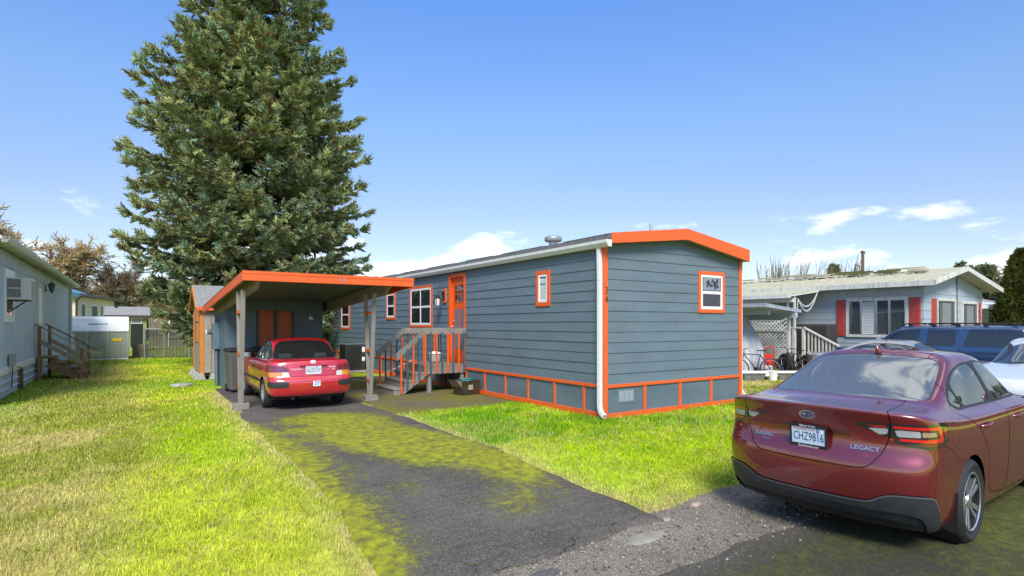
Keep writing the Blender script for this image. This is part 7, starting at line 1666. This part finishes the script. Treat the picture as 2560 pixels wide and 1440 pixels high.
def tube_np(segs, n=3):
    A = np.array([s[0] for s in segs]); B = np.array([s[1] for s in segs]); ra = np.array([s[2] for s in segs])[:, None]; rb = np.array([s[3] for s in segs])[:, None]
    d = B - A; d /= np.linalg.norm(d, axis=1, keepdims=True) + 1e-9; u = np.cross(d, [.31, .22, .92]); u /= np.linalg.norm(u, axis=1, keepdims=True) + 1e-9; v = np.cross(d, u); m_ = len(A)
    V = np.concatenate([np.stack([A + (u * math.cos(6.283 * k / n) + v * math.sin(6.283 * k / n)) * ra for k in range(n)], 1), np.stack([B + (u * math.cos(6.283 * k / n) + v * math.sin(6.283 * k / n)) * rb for k in range(n)], 1)], 1).reshape(-1, 3)
    base = (np.arange(m_) * 2 * n)[:, None]; F = np.concatenate([base + np.array([k, (k + 1) % n, n + (k + 1) % n, n + k]) for k in range(n)], 0)
    return V, F
def bare_proto(name, label, seed, H, spread, upright, depth, kids, r0, m, fuzz=1., minr=.006):
    segs, tw = bare_mesh(seed, H, spread, upright, depth, kids, r0, fuzz, minr); t = thing(name, label, 'tree')
    V, F = tube_np(segs, 7); np_mesh('trunk', V, F, m, t, smooth=True); V, F = tube_np(tw, 3); o = np_mesh('crown', V, F, m, t, kind='stuff')
    zt = max(s[1].z for s in tw); t['_h'] = zt; print(name, len(tw), zt); return t
def px_at(px, D_, top):
    X = (px - 1280) / 1415 * D_; return (X - 1.684) * .832 + (D_ - 10.269) * .5548, -(X - 1.684) * .5548 + (D_ - 10.269) * .832, 1.72 + (810 - top) / 1415 * D_
def put(proto, first, x, y, h, rz, label, wid=1.):
    t = proto if first else copy_tree(proto); s = h / proto['_h0']; t.location = (x, y, 0); t.rotation_euler = (0, 0, rz); t.scale = (s * wid, s * wid, s); t['label'] = label
pA = bare_proto('bare_tree', 'x', 3, 9, .62, False, 5, (3, 4), .17, TWIGP, 1.05, .022); pA['_h0'] = pA['_h']
pB = bare_proto('bare_tree', 'x', 5, 9, .55, False, 5, (3, 3), .17, TWIG, 1., .022); pB['_h0'] = pB['_h']
pC = bare_proto('bare_tree', 'x', 8, 9, .38, True, 3, (3, 3), .16, TWIG, 1., .036); pC['_h0'] = pC['_h']
for p_ in (pA, pB, pC):
    del p_['_h']
used = set()
for proto, px, D_, top, rz, lab, wid in ((pA, -5, 50, 505, .3, 'brown leafless tree at the far left behind the pale blue house', 1.5), (pA, 75, 54, 575, 2.1, 'brown leafless tree above the middle of the pale blue roof', 1.5), (pA, 150, 58, 635, 4., 'brown leafless tree where the pale blue roof ends', 1.2), (pA, 205, 62, 668, 5.2, 'pale leafless tree above the blue metal roof', 1.2),
                                 (pB, 320, 60, 650, .8, 'wide leafless tree left of the big spruce', 1.25), (pA, 385, 62, 690, 3.0, 'tan bushy leafless tree behind the picket fence', 1.35), (pA, 345, 66, 712, 1.2, 'low tan bush behind the green shed', 1.4), (pA, 425, 64, 735, .2, 'low tan bush just left of the spruce foot', 1.3), (pB, 1045, 60, 665, 2.0, 'leafless tree top peeping over the blue home roof', 1.2),
                                 (pC, 1935, 62, 632, .4, 'upright leafless tree over the left of the mossy roof', .9), (pC, 1975, 64, 622, 2.2, 'upright leafless tree second from the left over the mossy roof', .9), (pC, 2100, 66, 628, 1.4, 'upright leafless tree just left of the utility pole', .9), (pC, 2160, 70, 640, 3.3, 'upright leafless tree behind the utility pole', .9), (pB, 2515, 62, 645, 1.1, 'leafless tree behind the columnar hedge', 1.)):
    x, y, h = px_at(px, D_, top); put(proto, proto.name not in used, x, y, h, rz, lab, wid); used.add(proto.name)
for o in list(scene.objects):
    if o.parent is None and o.name.startswith('bare_tree'):
        for k in ('_h0', '_h'):
            if k in o.keys(): del o[k]
        o['group'] = 'bare winter trees on the skyline'
x, y, h = px_at(2157, 60, 627)
up_ = thing('utility_pole', 'brown wooden utility pole beyond the mossy white roof', 'utility pole', (x, y, 0))
MB().tube([(0, 0, -.2), (0, 0, h)], [.19, .14], 10).build('pole', mat('pole_wood', (.12, .085, .05), .85, var=.2), up_); MB().box((-.5, -.05, h - .28), (.5, .05, h - .2)).build('cross_arm', MATS['pole_wood'], up_)
for sx in (-.35, .35): MB().lathe([(.05, 0), (.06, .1), (.02, .16), (0, .17)], 8, (sx, 0, h - .2)).build('insulator', DKMET, up_)
MB().tube([(-.3, .1, h - 1.7), (-1.4, .1, h - 1.5), (-1.6, .1, h - 2.2), (-1.2, .1, h - 2.6)], .05, 6).build('lamp_arm', DKMET, up_)
# far brush that closes the view along the ground
def brush():
    rg = np.random.default_rng(15); n = 26000; th = np.radians(rg.uniform(-75, 75, n)) + math.atan2(.5548, .832); r = rg.uniform(78, 96, n)
    x = CAMP[0] + r * np.sin(th); y = CAMP[1] + r * np.cos(th); hmax = 3.0 + 3.2 * vnoise(th * 20, th * 0, 1., 4, 5); z = hmax * rg.random(n) ** .8
    s = rg.uniform(.25, .7, n); V = np.stack([x, y, z], 1)[:, None] + rg.normal(0, 1, (n, 3, 3)) * s[:, None, None]
    c0 = vnoise(th * 30, z, 1, 3, 9)[:, None]; col = (np.array([.10, .085, .05]) * (1 - c0) + np.array([.055, .075, .035]) * c0) * rg.uniform(.6, 1.4, (n, 1))
    o = np_mesh('far_brush', V.reshape(-1, 3), np.arange(n * 3).reshape(-1, 3), NEEDLE, colors=np.repeat(col, 3, 0), kind='stuff'); o['label'] = 'low brown and green brush along the distant skyline'; o['category'] = 'brush'
brush()
